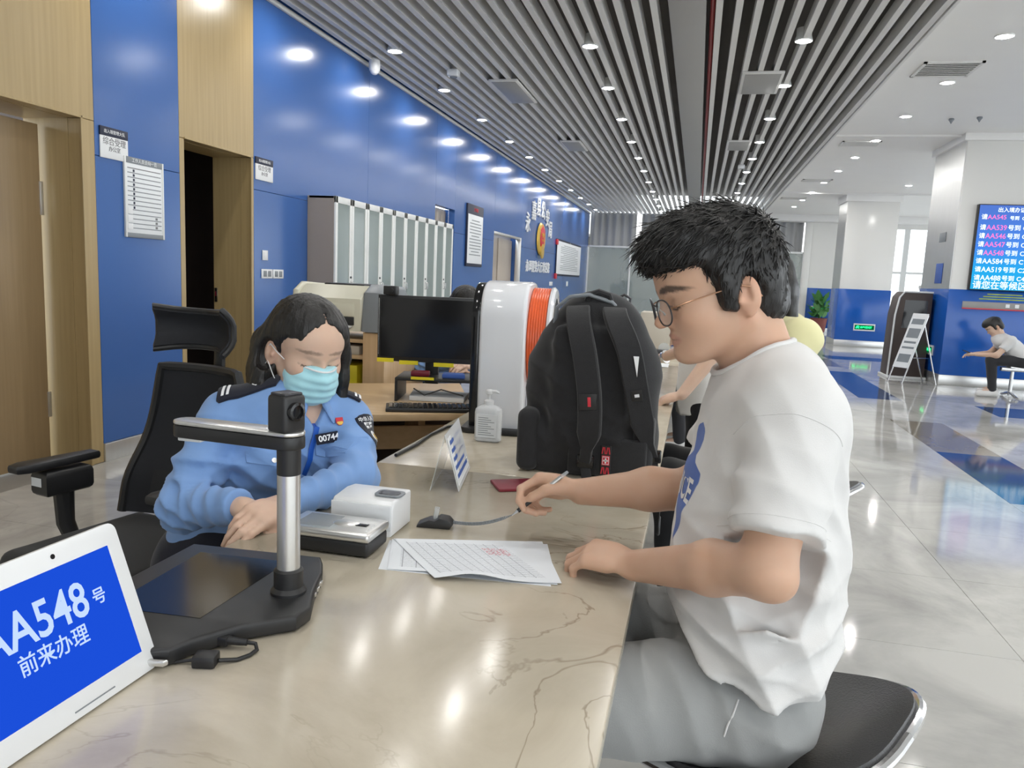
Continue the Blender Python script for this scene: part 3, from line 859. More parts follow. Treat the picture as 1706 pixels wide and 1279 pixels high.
# ---- ceiling pieces
def cassette(x, y, w, l, label):
    t = thing('ceiling_panel', label, 'panel', (x, y, CZ0))
    obj('plate', MB().box((x - w / 2, y - l / 2, CZ0 - .025), (x + w / 2, y + l / 2, CZ0), .006), 'slat_paint', t)
    obj('lip', MB().box((x - w / 2 + .03, y - l / 2 + .03, CZ0 - .03), (x + w / 2 - .03, y + l / 2 - .03, CZ0 - .02), .003), 'beam_grey', t)
cassette(.50, 9.05, .42, .9, 'pale square access panel beside the brightest downlight right of the beam')
cassette(.46, 12.9, .36, .8, 'smaller pale access panel farther along right of the beam')
cassette(-2.30, 9.3, .34, 1.1, 'grey access panel between the slats over the filing cabinets')
cassette(-2.15, 13.0, .34, .9, 'grey access panel between the slats halfway down the hall')
def vent(x0, x1, y0, y1, label):
    t = thing('ceiling_vent', label, 'vent', ((x0 + x1) / 2, y0, 3.57), 'air vents in the white ceiling')
    obj('frame', MB().box((x0, y0, 3.565), (x1, y0 + .03, 3.585)).box((x0, y1 - .03, 3.565), (x1, y1, 3.585)).box((x0, y0, 3.565), (x0 + .03, y1, 3.585)).box((x1 - .03, y0, 3.565), (x1, y1, 3.585)), 'slat_paint', t)
    obj('backing', MB().box((x0 + .02, y0 + .02, 3.577), (x1 - .02, y1 - .02, 3.585)), 'dark_metal', t)
    n = 9
    for k in range(n):
        y = y0 + .04 + (y1 - y0 - .08) * k / (n - 1)
        obj('slat', MB().box((x0 + .03, y - .011, 3.567), (x1 - .03, y + .011, 3.574), rot=Matrix.Rotation(.5, 3, 'X')), 'slat_paint', t)
vent(2.02, 2.57, 8.68, 9.23, 'square air vent in the white ceiling nearest the camera')
vent(2.0, 2.56, 13.0, 13.4, 'long air vent second from the camera in the white ceiling')
vent(1.98, 2.56, 17.4, 17.75, 'long air vent third from the camera in the white ceiling')
vent(1.9, 2.5, 20.9, 21.25, 'long air vent farthest from the camera in the white ceiling')
for x, y, lab in ((3.05, 11.4, 'small grey sprinkler head near the white column'), (3.35, 11.3, 'small grey smoke detector near the white column')):
    tag(obj('ceiling_fitting', MB().lathe([(.03, .02), (.035, 0), (.02, -.02), (.004, -.05)], (x, y, 3.565), 14), 'grey_plastic'), lab, 'fitting')
# wall spotlights hanging in the slats (track pieces)
for x, y, lab in ((-2.75, 8.35, 'small white ceiling speaker box between the two nearest left downlights'), (.62, 15.0, 'small white box under the slats right of the beam')):
    t = thing('ceiling_box', lab, 'fitting', (x, y, CZ0))
    obj('body', MB().box((x - .06, y - .06, CZ0 - .07), (x + .06, y + .06, CZ0), .012), 'white_plastic', t)
    obj('grille', MB().lathe([(.001, 0), (.04, 0), (.04, .008), (.001, .008)], (x, y, CZ0 - .078), 18), 'grey_plastic', t)

# ================================================================== THE COUNTER
CT = .78; CE = -.067; CI = -.82
t = thing('service_counter', 'long marble-topped service counter running down the hall', 'counter', (-.45, 5, 0))
for k, (y0, y1) in enumerate(((-1.2, 1.93), (1.93, 5.0), (5.0, 8.2), (8.2, 11.4))):
    obj('countertop', MB().box((CI, y0 + .0008, CT - .022), (CE, y1 - .0008, CT), .003), 'counter_marble', t)
    obj('edge_strip', MB().box((CE - .05, y0, CT - .050), (CE - .004, y1, CT - .0225), .003), 'counter_marble', t)
    obj('front_panel', MB().box((-.46, y0 + .001, .10), (-.43, y1 - .001, CT - .022), .002), 'dark_marble', t)
    obj('support_panel', MB().box((-.70, y0 + .01, .02), (-.67, y1 - .01, CT - .022), .002), 'desk_wood_up', t)
    obj('plinth', MB().box((-.70, y0, 0), (-.46, y1, .10)), 'brushed', t)

# ---- tablet on the near counter
t = thing('tablet_display', 'white tablet with a blue queue number screen at the near counter edge', 'tablet', (-.66, .68, CT))
O = np.array([-.642, .812, CT + .003]); UL = unit([-.02, -1, 0.]); UP = unit([-.064, .0, .183])      # bottom right corner, along to the left, up
NO = np.cross(UP, UL); NO = NO if NO[0] > 0 else -NO
TW, TH = .30, .196
rr = lambda w, h, r, n=5: [(cx + r * math.cos(a), cy + r * math.sin(a)) for cx, cy, a0 in ((w - r, r, -PI / 2), (w - r, h - r, 0), (r, h - r, PI / 2), (r, r, PI)) for a in [a0 + PI / 2 * i / n for i in range(n + 1)]]
obj('body', MB().prism(rr(TW, TH, .012), O - NO * .012, UL, UP, NO * .012, .0015), 'white_plastic', t)
sc0 = O + UL * .022 + UP * .028
obj('screen', MB().prism([(0, 0), (TW - .044, 0), (TW - .044, TH - .054), (0, TH - .054)], sc0, UL, UP, NO * .0006), 'tablet_blue', t)
UR = -UL
def scr(u, v): return O + UL * (TW - u) + UP * v + NO * .0009
text('screen_text', 'AA548', .058, scr(.156, .121), UR, UP, 'tablet_text', t, .0001, bold=.0008, sx=.86)
text('screen_text', '号', .021, scr(.243, .116), UR, UP, 'tablet_text', t, .0001, bold=.0003)
text('screen_text', '前来办理', .0250, scr(.166, .083), UR, UP, 'tablet_text', t, .0001, bold=.0002, sx=.95)
obj('lens', MB().lathe([(.0004, 0), (.003, 0), (.003, .0006), (.0004, .0006)], O + UL * .100 + UP * (TH - .013), 14, NO), 'black_gloss', t)
obj('speaker_slot', MB().prism([(0, 0), (.06, 0), (.06, .0016), (0, .0016)], O + UL * .075 + UP * .008, UL, UP, NO * .0005), 'grey_plastic', t)
obj('stand', MB().prism([(0, 0), (-.075, 0), (-.028, .085), (-.024, .085)], O + UL * .10 - NO * .010, (1, 0, 0), (0, 0, 1), UL * .10, .002), 'white_plastic', t)

# ---- document camera
t = thing('document_camera', 'black document camera with a silver column and folding arm', 'document camera', (-.65, 1.0, CT))
poly = [(-.839, 1.155), (-.600, 1.172), (-.585, 1.150), (-.566, 1.112), (-.545, 1.045), (-.520, .985), (-.524, .950), (-.580, .902), (-.618, .842), (-.628, .812), (-.655, .800), (-.835, .850)]
obj('base_plate', MB().prism(poly, (0, 0, CT + .002), (1, 0, 0), (0, 1, 0), (0, 0, .024), .005, 3), 'black_plastic', t)
obj('mat_recess', MB().prism([(-.80, 1.12), (-.64, 1.13), (-.645, .90), (-.79, .89)], (0, 0, CT + .026), (1, 0, 0), (0, 1, 0), (0, 0, .0006)), 'black_gloss', t)
obj('silver_strip', MB().prism([(-.690, .786), (-.626, .797), (-.624, .804), (-.690, .793)], (0, 0, CT + .008), (1, 0, 0), (0, 1, 0), (0, 0, .008), .002), 'brushed', t)
for k in range(3): obj('port', MB().box((-.5665 + k * .006, 1.085 - k * .022, CT + .010), (-.5575 + k * .006, 1.098 - k * .022, CT + .017), .001), 'steel', t)
cxx, cyy = -.577, 1.022; ZA = -.010
obj('collar', MB().lathe([(.027, .024), (.027, .030), (.022, .036), (.022, .062), (.0185, .065)], (cxx, cyy, CT), 28), 'black_plastic', t)
obj('column', MB().cyl((cxx, cyy, CT + .06), (cxx, cyy, CT + .215), .0172, n=32), 'brushed', t)
obj('sleeve', MB().lathe([(.0175, .212), (.0178, .214), (.0178, .272)], (cxx, cyy, CT), 28), 'black_plastic', t)
arm = [(0 + .024 * math.cos(a), .024 * math.sin(a)) for a in np.linspace(-PI / 2, PI / 2, 9)] + [(-.182 + .020 * math.cos(a), .020 * math.sin(a)) for a in np.linspace(PI / 2, 3 * PI / 2, 9)]
a = obj('arm', MB().prism(arm, (cxx, cyy, CT + .262 + ZA), unit((1, -.06, 0)), (.06, 1, 0), (0, 0, .020), .003), 'black_plastic', t)
obj('arm_cover', MB().prism(arm, (cxx, cyy, CT + .2825 + ZA), unit((1, -.06, 0)), (.06, 1, 0), (0, 0, .006), .002), 'brushed', a)
obj('lamp_pad', MB().box((cxx - .19, cyy - .002, CT + .256 + ZA), (cxx - .15, cyy + .03, CT + .262 + ZA), .002), 'white_plastic', a)
h = obj('camera_head', MB().box((cxx - .024, cyy - .022, CT + .276), (cxx + .017, cyy + .020, CT + .334), .007, 3, Matrix.Rotation(-.35, 3, 'Z')), 'black_plastic', t)
obj('head_cap', MB().box((cxx - .020, cyy - .018, CT + .332), (cxx + .013, cyy + .016, CT + .337), .003, 2, Matrix.Rotation(-.35, 3, 'Z')), 'dark_metal', h)
obj('lens', MB().lathe([(.014, 0), (.014, .008), (.010, .009), (.009, .004), (.001, .003)], (cxx + .014, cyy - .010, CT + .310), 22, (.94, -.34, 0)), 'black_gloss', h)
# usb plug and cable of the document camera
t = thing('usb_cable', 'short black usb cable with a plug beside the document camera', 'cable', (-.58, .85, CT))
obj('plug_block', MB().box((-.604, .820, CT), (-.574, .845, CT + .016), .003, 2, Matrix.Rotation(.25, 3, 'Z')), 'black_plastic', t)
obj('plug', MB().cyl((-.587, .880, CT + .012), (-.562, .886, CT + .010), .006, .0045, 12).box((-.612, .872, CT + .005), (-.586, .888, CT + .018), .002), 'black_plastic', t)
obj('cable', MB().tube([(-.562, .886, CT + .010), (-.552, .890, CT + .008), (-.545, .882, CT + .004), (-.547, .868, CT + .003), (-.556, .852, CT + .003), (-.574, .838, CT + .006)], .0028, 10), 'black_plastic', t)
obj('lead', MB().tube([(-.604, .830, CT + .006), (-.63, .820, CT + .003), (-.665, .815, CT + .003), (-.70, .83, CT + .003)], .0024, 8), 'black_plastic', t)
tag(obj('booklet', MB().box((-.815, .935, CT), (-.70, 1.115, CT + .0018), .0006, 1), 'maroon'), 'dark red booklet lying under the document camera base', 'booklet')
tag(obj('white_card', MB().box((-.825, .90, CT), (-.68, .985, CT + .0006)), 'paper'), 'white card lying between the tablet and the document camera', 'card')

# ---- card reader and id scanner
t = thing('card_reader', 'silver-topped black card reader in front of the white scanner box', 'card reader', (-.62, 1.29, CT))
obj('base', MB().box((-.715, 1.247, CT + .002), (-.546, 1.340, CT + .030), .006, 3), 'black_plastic', t)
obj('lid', MB().box((-.720, 1.244, CT + .029), (-.543, 1.344, CT + .047), .007, 3), 'brushed', t)
obj('finger_window', MB().box((-.590, 1.285, CT + .0465), (-.566, 1.300, CT + .0482), .001), 'black_gloss', t)
obj('finger_rest', MB().lathe([(.001, .004), (.018, .0035), (.024, 0)], (-.610, 1.295, CT + .0465), 24, sx=1.2, sy=.8), 'brushed', t)
for k in range(4): obj('indicator', MB().sphere((-.556 + k * .0003, 1.262 + k * .012, CT + .0472), .0018, 8, 6), 'white_plastic', t)
obj('pad', MB().box((-.70, 1.262, CT + .0465), (-.63, 1.33, CT + .0475), .001), 'grey_plastic', t)
t = thing('id_scanner', 'white plastic identity card scanner with a dark finger slot', 'scanner', (-.61, 1.42, CT))
obj('body', MB().prism([(0, 0), (.104, 0), (.104, .070), (.070, .0735), (.012, .069), (0, .058)], (-.682, 1.372, CT), (0, 1, 0), (0, 0, 1), (.132, 0, 0), .006, 3), 'white_plastic', t)
obj('front_plate', MB().box((-.680, 1.3685, CT + .012), (-.552, 1.374, CT + .064), .002), 'frosted_acrylic', t)
sl_ = obj('slot', MB().prism(rr(.058, .042, .012), (-.605, 1.402, CT + .0715), (1, .0, 0), (0, 1, 0), (0, 0, .0035), .001), 'grey_plastic', t)
obj('slot_floor', MB().prism(rr(.044, .026, .009), (-.598, 1.408, CT + .0745), (1, 0, 0), (0, 1, 0), (0, 0, .0012)), 'dark_metal', sl_)

# ---- paper forms (three loose sheets, printed grid)
def form_mat(name, seed):
    m = mat(name, (.80, .83, .87), .65)
    nt = m.node_tree; b = nt.nodes['Principled BSDF']
    uv = nt.nodes.new('ShaderNodeUVMap'); uv.uv_map = 'UVMap'
    br = nt.nodes.new('ShaderNodeTexBrick'); br.offset = 0.; br.inputs['Scale'].default_value = 1.
    br.inputs['Brick Width'].default_value = .085; br.inputs['Row Height'].default_value = .042; br.inputs['Mortar Size'].default_value = .0028
    br.inputs['Color1'].default_value = br.inputs['Color2'].default_value = (.80, .83, .87, 1); br.inputs['Mortar'].default_value = (.34, .36, .40, 1)
    nt.links.new(uv.outputs[0], br.inputs['Vector'])
    n = nt.nodes.new('ShaderNodeTexNoise'); n.inputs['Scale'].default_value = 60; n.inputs['Detail'].default_value = 3
    mp = nt.nodes.new('ShaderNodeMapping'); mp.inputs['Scale'].default_value = (1, 2.2, 1); mp.inputs['Location'].default_value = (seed, seed, 0)
    nt.links.new(uv.outputs[0], mp.inputs[0]); nt.links.new(mp.outputs[0], n.inputs['Vector'])
    r = ramp(nt, n.outputs['Fac'], [(.60, (0, 0, 0)), (.66, (.55, .55, .55))])
    # printing stays inside the margins
    sx = nt.nodes.new('ShaderNodeSeparateXYZ'); nt.links.new(uv.outputs[0], sx.inputs[0])
    def inside(o, a, c):
        m1 = nt.nodes.new('ShaderNodeMath'); m1.operation = 'SUBTRACT'; m1.inputs[1].default_value = (a + c) / 2; nt.links.new(o, m1.inputs[0])
        m2 = nt.nodes.new('ShaderNodeMath'); m2.operation = 'ABSOLUTE'; nt.links.new(m1.outputs[0], m2.inputs[0])
        m3 = nt.nodes.new('ShaderNodeMath'); m3.operation = 'LESS_THAN'; m3.inputs[1].default_value = (c - a) / 2; nt.links.new(m2.outputs[0], m3.inputs[0])
        return m3.outputs[0]
    def mul(a, c):
        q = nt.nodes.new('ShaderNodeMath'); q.operation = 'MULTIPLY'; nt.links.new(a, q.inputs[0]); nt.links.new(c, q.inputs[1]); return q.outputs[0]
    box_ = mul(inside(sx.outputs[0], .07, .93), inside(sx.outputs[1], .10, .92))
    mx = nt.nodes.new('ShaderNodeMix'); mx.data_type = 'RGBA'; mx.inputs[6].default_value = (.80, .83, .87, 1)
    nt.links.new(box_, mx.inputs[0]); nt.links.new(br.outputs['Color'], mx.inputs[7])
    mx2 = nt.nodes.new('ShaderNodeMix'); mx2.data_type = 'RGBA'; mx2.inputs[7].default_value = (.22, .23, .27, 1)
    nt.links.new(mul(r.outputs[0], box_), mx2.inputs[0]); nt.links.new(mx.outputs[2], mx2.inputs[6])
    # red stamp
    n2 = nt.nodes.new('ShaderNodeTexNoise'); n2.inputs['Scale'].default_value = 55; nt.links.new(uv.outputs[0], n2.inputs['Vector'])
    r2 = ramp(nt, n2.outputs['Fac'], [(.50, (0, 0, 0)), (.56, (.8, .8, .8))])
    st = mul(mul(inside(sx.outputs[0], .70, .90), inside(sx.outputs[1], .62, .80)), r2.outputs[0])
    mx3 = nt.nodes.new('ShaderNodeMix'); mx3.data_type = 'RGBA'; mx3.inputs[7].default_value = (.62, .12, .16, 1)
    nt.links.new(st, mx3.inputs[0]); nt.links.new(mx2.outputs[2], mx3.inputs[6])
    nt.links.new(mx3.outputs[2], b.inputs['Base Color'])
    return m
def sheet_of_paper(c00, c10, c11, c01, z, curl, label, m):
    q = [np.array(p, float) for p in (c00, c10, c11, c01)]
    def fn(u, v):
        p = (q[0] * (1 - u) + q[1] * u) * (1 - v) + (q[3] * (1 - u) + q[2] * u) * v
        return (p[0], p[1], z + curl(u, v))
    mb = MB().sheet(fn, 30, 20, .0003)
    me = mb.mesh('paper_form', 40)
    uvl = me.uv_layers.new(name='UVMap')
    A = np.array([q[1] - q[0], q[3] - q[0]]).T; Ai = np.linalg.inv(A)
    for lp in me.loops:
        co = me.vertices[lp.vertex_index].co
        uvl.data[lp.index].uv = Ai @ (np.array([co.x, co.y]) - q[0])
    tag(obj('paper_form', me, m), label, 'paper', 'printed forms on the counter')
form_mat('form_print', 0.); form_mat('form_print_b', 3.7)
bmp = lambda u, c, w: math.exp(-((u - c) / w) ** 2)
sheet_of_paper((-.510, 1.212), (-.205, 1.238), (-.256, 1.432), (-.548, 1.356), CT + .0005, lambda u, v: .0, 'bottom sheet of the printed forms, its corner showing at the right', 'form_print_b')
sheet_of_paper((-.494, 1.216), (-.195, 1.246), (-.250, 1.440), (-.545, 1.360), CT + .0016, lambda u, v: .006 * bmp(u, .42, .2) * (1 - v) ** 3, 'middle sheet of the printed forms, slightly curled at its near edge', 'form_print_b')
sheet_of_paper((-.400, 1.196), (-.189, 1.252), (-.262, 1.447), (-.542, 1.362), CT + .0030, lambda u, v: .012 * bmp(u, .30, .24) * (1 - v) ** 2.5, 'top printed form with a table grid and red stamp', 'form_print')

# ---- pen stand
t = thing('pen_stand', 'small black counter pen base with a clear upright peg', 'pen stand', (-.49, 1.48, CT))
obj('base', MB().prism([(-.036, 0), (.034, 0), (.040, .010), (.030, .020), (.012, .0225), (.002, .016), (-.010, .017), (-.034, .006)], (-.492, 1.452, CT), unit((1, .12, 0)), (0, 0, 1), (-.006, .036, 0), .003, 2), 'black_plastic', t)
obj('peg', MB().cyl((-.494, 1.470, CT + .014), (-.490, 1.471, CT + .040), .0052, .0058, 14), 'clear_acrylic', t)
# ---- tent card
t = thing('tent_sign', 'clear acrylic tent sign with printed panel in the middle of the counter', 'sign', (-.57, 1.83, CT))
a0, a1 = np.array([-.566, 1.735, CT + .135]), np.array([-.604, 1.965, CT + .135])
r0, r1 = np.array([-.524, 1.728, CT + .001]), np.array([-.566, 1.962, CT + .001])
l0, l1 = np.array([-.592, 1.712, CT + .001]), np.array([-.634, 1.945, CT + .001])
def slabq(p, q, r, s, th):
    n = unit(np.cross(np.asarray(q) - p, np.asarray(s) - p)) * th
    m = MB(); m.rings([[p, q, r, s], [p + n, q + n, r + n, s + n]]); return m
obj('panel', slabq(r0, r1, a1, a0, .002), 'frosted_acrylic', t)
obj('panel', slabq(l0, l1, a1, a0, .002), 'clear_acrylic', t)
uR = unit(r1 - r0); uU = unit(a0 - r0); nR = np.cross(uR, uU); nR = nR if nR[0] > 0 else -nR
w_, h_ = np.linalg.norm(r1 - r0), np.linalg.norm(a0 - r0)
card = obj('card', MB().prism([(.012, .010), (w_ - .012, .010), (w_ - .012, h_ - .012), (.012, h_ - .012)], r0 + nR * .0022, uR, uU, nR * .0006), 'paper', t)
for k in range(5):
    obj('print_block', MB().prism([(.03, 0), (w_ - .03 - .02 * (k % 2), 0), (w_ - .03 - .02 * (k % 2), .010), (.03, .010)], r0 + nR * .0029 + uU * (.024 + k * .021), uR, uU, nR * .0003), 'blue_print', card)

# ---- sanitiser bottle
t = thing('sanitiser_bottle', 'white pump bottle of hand gel in front of the white terminal', 'bottle', (-.612, 2.31, CT))
bx, by = -.612, 2.318
def rrect(w, d, r, z, n=6):
    return [(bx + cx + r * math.cos(a), by + cy + r * math.sin(a), z) for cx, cy, a0 in ((w - r, d - r, 0), (-w + r, d - r, PI / 2), (-w + r, -d + r, PI), (w - r, -d + r, 1.5 * PI)) for a in [a0 + PI / 2 * i / n for i in range(n + 1)]]
obj('bottle_body', MB().rings([rrect(.036, .018, .014, CT), rrect(.042, .024, .018, CT + .005), rrect(.043, .025, .018, CT + .092), rrect(.041, .024, .018, CT + .104), rrect(.030, .019, .016, CT + .114), rrect(.015, .014, .0135, CT + .119)]), 'frosted_acrylic', t)
obj('gel', MB().rings([rrect(.034, .016, .012, CT + .003), rrect(.040, .022, .016, CT + .007), rrect(.041, .023, .016, CT + .086)]), 'white_plastic', t)
lb = obj('label', MB().box((bx - .033, by - .0262, CT + .016), (bx + .033, by - .0252, CT + .090), .0004, 1), 'paper', t)
for k in range(9): obj('print_line', MB().box((bx - .026, by - .0266, CT + .024 + k * .0068), (bx + .026 - .010 * (k % 3), by - .0262, CT + .0258 + k * .0068)), 'grey_plastic', lb)
obj('pump_collar', MB().lathe([(.0155, .117), (.0155, .130), (.012, .133), (.0045, .135), (.0045, .155)], (bx, by, CT), 20), 'white_plastic', t)
obj('pump_head', MB().lathe([(.008, .150), (.0115, .153), (.0115, .162), (.008, .166), (.001, .167)], (bx, by, CT), 18).tube([(bx, by, CT + .160), (bx + .022, by, CT + .161), (bx + .032, by, CT + .157)], [.006, .005, .0035], 10), 'white_plastic', t)

# ---- round-faced white terminal
t = thing('face_terminal', 'white upright terminal with an orange rimmed round screen', 'terminal', (-.62, 2.6, CT))
yc, hw, zt = 2.62, .185, CT + .505
rc = .12
arch = [(-hw + .012, .02), (hw - .012, .02), (hw - .004, .08), (hw, .2)] + [(hw - rc + rc * math.cos(a), .505 - rc + rc * math.sin(a)) for a in np.linspace(0, PI / 2, 10)] + [(-hw + rc + rc * math.cos(a), .505 - rc + rc * math.sin(a)) for a in np.linspace(PI / 2, PI, 10)] + [(-hw, .2), (-hw + .004, .08)]
obj('shell', MB().prism(arch, (-.715, yc, CT), (0, 1, 0), (0, 0, 1), (.155, 0, 0), .014, 4), 'white_gloss', t)
obj('back_panel', MB().prism([(p[0] * .97, p[1] * .985) for p in arch], (-.742, yc, CT), (0, 1, 0), (0, 0, 1), (.028, 0, 0), .004), 'black_gloss', t)
zc = CT + .315
obj('neck_ring', MB().lathe([(.155, -.004), (.168, .0), (.168, .006)], (-.566, yc, zc), 56, (1, 0, 0)), 'white_gloss', t)
rim = obj('rim', MB().lathe([(.160, 0)] + [(.172 if i % 2 else .1695, .003 + i * .0042) for i in range(15)] + [(.160, .066)], (-.562, yc, zc), 64, (1, 0, 0)), 'orange', t)
obj('bezel', MB().lathe([(.158, .060), (.174, .066), (.176, .074), (.168, .082), (.140, .083), (.136, .080)], (-.562, yc, zc), 64, (1, 0, 0)), 'white_gloss', t)
obj('screen', MB().lathe([(.0005, .0795), (.139, .0795), (.139, .0815), (.0005, .0815)], (-.562, yc, zc), 48, (1, 0, 0)), 'black_gloss', t)
obj('lower_fairing', MB().prism([(-.13, .02), (.13, .02), (.10, .17), (-.10, .17)], (-.562, yc, CT), (0, 1, 0), (0, 0, 1), (.03, 0, 0), .012, 3), 'white_gloss', t)
obj('base', MB().prism(rr(.225, .41, .03), (-.765, yc - .205, CT + .001), (1, 0, 0), (0, 1, 0), (0, 0, .019), .005, 2), 'black_plastic', t)
t.rotation_euler = (0, 0, math.radians(5)); t.location = (-.605, 2.6, CT)
tag(obj('power_cord', MB().tube([(-.765, 2.50, CT + .010), (-.79, 2.44, CT + .007), (-.80, 2.30, CT + .006), (-.79, 2.15, CT + .006), (-.795, 2.0, CT + .006)], .005, 8), 'black_plastic'), 'black power cord along the staff edge of the counter', 'cord')
tag(obj('passport', MB().box((-.462, 1.79, CT), (-.337, 1.88, CT + .008), .002, 2, Matrix.Rotation(.5, 3, 'Z')), 'maroon'), 'dark red passport booklet lying behind the man\'s writing hand', 'passport')

# ================================================================== NEXT STAFF DESK
t = thing('staff_desk', 'light wooden staff desk holding the dark monitor behind the counter', 'desk', (-1.2, 3.3, 0))
P0, P1 = np.array([-1.52, 2.575, 0]), np.array([-.835, 2.975, 0])
dx = unit(P1 - P0); dy = np.array([-dx[1], dx[0], 0])
obj('desktop', MB().prism([(0, 0), (.79, 0), (.92, .86), (0, .86)], P0 + [0, 0, .715], dx, dy, (0, 0, .028), .002), 'desk_wood', t)
obj('modesty_panel', MB().prism([(.02, 0), (.78, 0), (.78, .10), (.02, .10)], P0 + dy * .25 + [0, 0, .545], dx, (0, 0, 1), dy * .02), 'desk_wood', t)
obj('back_panel', MB().prism([(.02, 0), (.86, 0), (.86, .71), (.02, .71)], P0 + dy * .62 + [0, 0, 0.0], dx, (0, 0, 1), dy * .02), 'dark_brown', t)  # shadow under the desk is put into this panel's dark colour
obj('leg_panel', MB().prism([(.04, 0), (.07, 0), (.07, .90), (.04, .90)], P0 + [0, 0, 0.0], dx, dy, (0, 0, .714)), 'desk_wood_up', t)
obj('leg_panel', MB().prism([(.60, .26), (.63, .26), (.63, .62), (.60, .62)], P0 + [0, 0, 0.0], dx, dy, (0, 0, .714)), 'desk_wood_up', t)
DT = .743
# monitor
t = thing('computer_monitor', 'switched-off black monitor with yellow notes along its lower edge', 'monitor', (-1.13, 3.3, DT))
A, B = np.array([-1.372, 3.20, .903]), np.array([-.90, 3.30, .903])
mx = unit(B - A); mn = np.array([mx[1], -mx[0], 0]); w_ = np.linalg.norm(B - A)
obj('housing', MB().prism([(0, 0), (w_, 0), (w_, .295), (0, .295)], A - mn * .035, mx, (0, 0, 1), mn * .035, .004), 'black_plastic', t)
obj('screen', MB().prism([(.014, .022), (w_ - .014, .022), (w_ - .014, .282), (.014, .282)], A + mn * .0003, mx, (0, 0, 1), mn * .0008), 'black_gloss', t)
obj('stand', MB().prism([(w_ / 2 - .03, 0), (w_ / 2 + .03, 0), (w_ / 2 + .03, .16), (w_ / 2 - .03, .16)], A - mn * .07 + [0, 0, -.10], mx, (0, 0, 1), mn * .03, .004), 'black_plastic', t)
obj('bezel_glint', MB().prism([(.004, .03), (.007, .03), (.007, .28), (.004, .28)], A + mn * .0003, mx, (0, 0, 1), mn * .0012), 'steel', t)
nt_ = []
for a, b, z in ((.0, .075, -.004), (.10, .185, -.012), (.255, .345, -.016)):
    obj('sticky_note', MB().prism([(a, z), (b, z), (b, z + .018), (a, z + .018)], A + mn * .0015, mx, (0, 0, 1), mn * .0012), 'yellow_label', t)
tag(obj('web_camera', MB().box((-1.345, 3.19, 1.199), (-1.285, 3.23, 1.238), .004).lathe([(.010, 0), (.010, .006), (.002, .006)], (-1.305, 3.19, 1.218), 14, (0, -1, 0)), 'black_plastic'), 'small black web camera on the corner of the black monitor', 'camera')
t = thing('monitor_riser', 'black riser shelf with papers and a yellow tag under the monitor', 'riser', (-1.1, 3.2, DT))
RO = np.array([-1.245, 3.10, 0]);
obj('shelf', MB().prism([(0, 0), (.36, 0), (.36, .24), (0, .24)], RO + [0, 0, .835], mx, -mn, (0, 0, .012), .002), 'black_plastic', t)
obj('side', MB().prism([(0, 0), (.012, 0), (.012, .24), (0, .24)], RO + [0, 0, DT], mx, -mn, (0, 0, .092)), 'black_plastic', t)
obj('side', MB().prism([(.348, 0), (.36, 0), (.36, .24), (.348, .24)], RO + [0, 0, DT], mx, -mn, (0, 0, .092)), 'black_plastic', t)
obj('yellow_tag', MB().prism([(.07, 0), (.17, 0), (.17, .012), (.07, .012)], RO + mn * .0015 + [0, 0, .842], mx, (0, 0, 1), mn * .001), 'yellow_label', t)
obj('paper_pile', MB().prism([(.06, .03), (.30, .02), (.31, .2), (.05, .2)], RO + [0, 0, DT + .001], mx, -mn, (0, 0, .022), .002), 'paper', t)
obj('cable', MB().tube([RO + mx * .08 - mn * .02 + [0, 0, .80], RO + mx * .13 + mn * .0 + [0, 0, .775], RO + mx * .2 - mn * .02 + [0, 0, .80], RO + mx * .3 + mn * .0 + [0, 0, .78]], .003, 6), 'black_plastic', t)
tag(obj('ink_pad', MB().prism([(.20, .05), (.30, .05), (.29, .12), (.20, .12)], RO + [0, 0, .847], mx, -mn, (0, 0, .018), .003), 'blue_print'), 'blue ink pad on the black monitor riser', 'ink pad')
tag(obj('stapler', MB().prism([(.06, .06), (.14, .06), (.14, .10), (.06, .10)], RO + [0, 0, .847], mx, -mn, (0, 0, .025), .006), 'maroon'), 'dark red stapler on the black monitor riser', 'stapler')
t = thing('keyboard', 'black keyboard on the light wooden desk', 'keyboard', (-1.0, 3.0, DT))
KO = np.array([-1.175, 2.835, DT])
kd = unit([.34, .135, 0]); kn = np.array([-kd[1], kd[0], 0])
obj('case', MB().prism([(0, 0), (.42, 0), (.42, .135), (0, .135)], KO, kd, kn, (0, 0, .016), .004), 'black_plastic', t)
key = MB().prism([(0, 0), (.0155, 0), (.0155, .0155), (0, .0155)], (0, 0, 0), kd, kn, (0, 0, .006), .0015, 1).mesh('key'); key.materials.append(M['black_gloss'])
for r in range(5):
    for c in range(20):
        p = KO + kd * (.012 + c * .0199) + kn * (.016 + r * .0215) + [0, 0, .015]
        share('key', key, t, p)
# printer cabinet
t = thing('printer_cabinet', 'open wooden shelf unit under the printer', 'cabinet', (-1.75, 3.9, 0))
x0, x1, y0, y1 = -2.02, -1.53, 3.70, 4.25
obj('side_panel', MB().box((x1 - .12, y0 - .04, 0), (x1, y1, .985), .003), 'desk_wood_up', t)
obj('side_panel', MB().box((x0, y0, 0), (x0 + .02, y1, .965), .003), 'desk_wood_up', t)
for z in (.945, .86, .62, .30): obj('shelf', MB().box((x0 + .02, y0, z - .02), (x1 - .12, y1, z), .002), 'desk_wood', t)
obj('back', MB().box((x0 + .02, y1 - .02, 0), (x1 - .12, y1, .92)), 'grey_panel', t)
tag(obj('paper_ream', MB().box((-1.96, 3.73, .860), (-1.70, 4.0, .905), .003), 'carton'), 'stack of paper on the shelf under the printer', 'paper')
tag(obj('box_file', MB().box((-1.95, 3.75, .62), (-1.72, 4.0, .80), .004), 'yellow_label'), 'yellow box file on the lower shelf of the printer cabinet', 'box file')
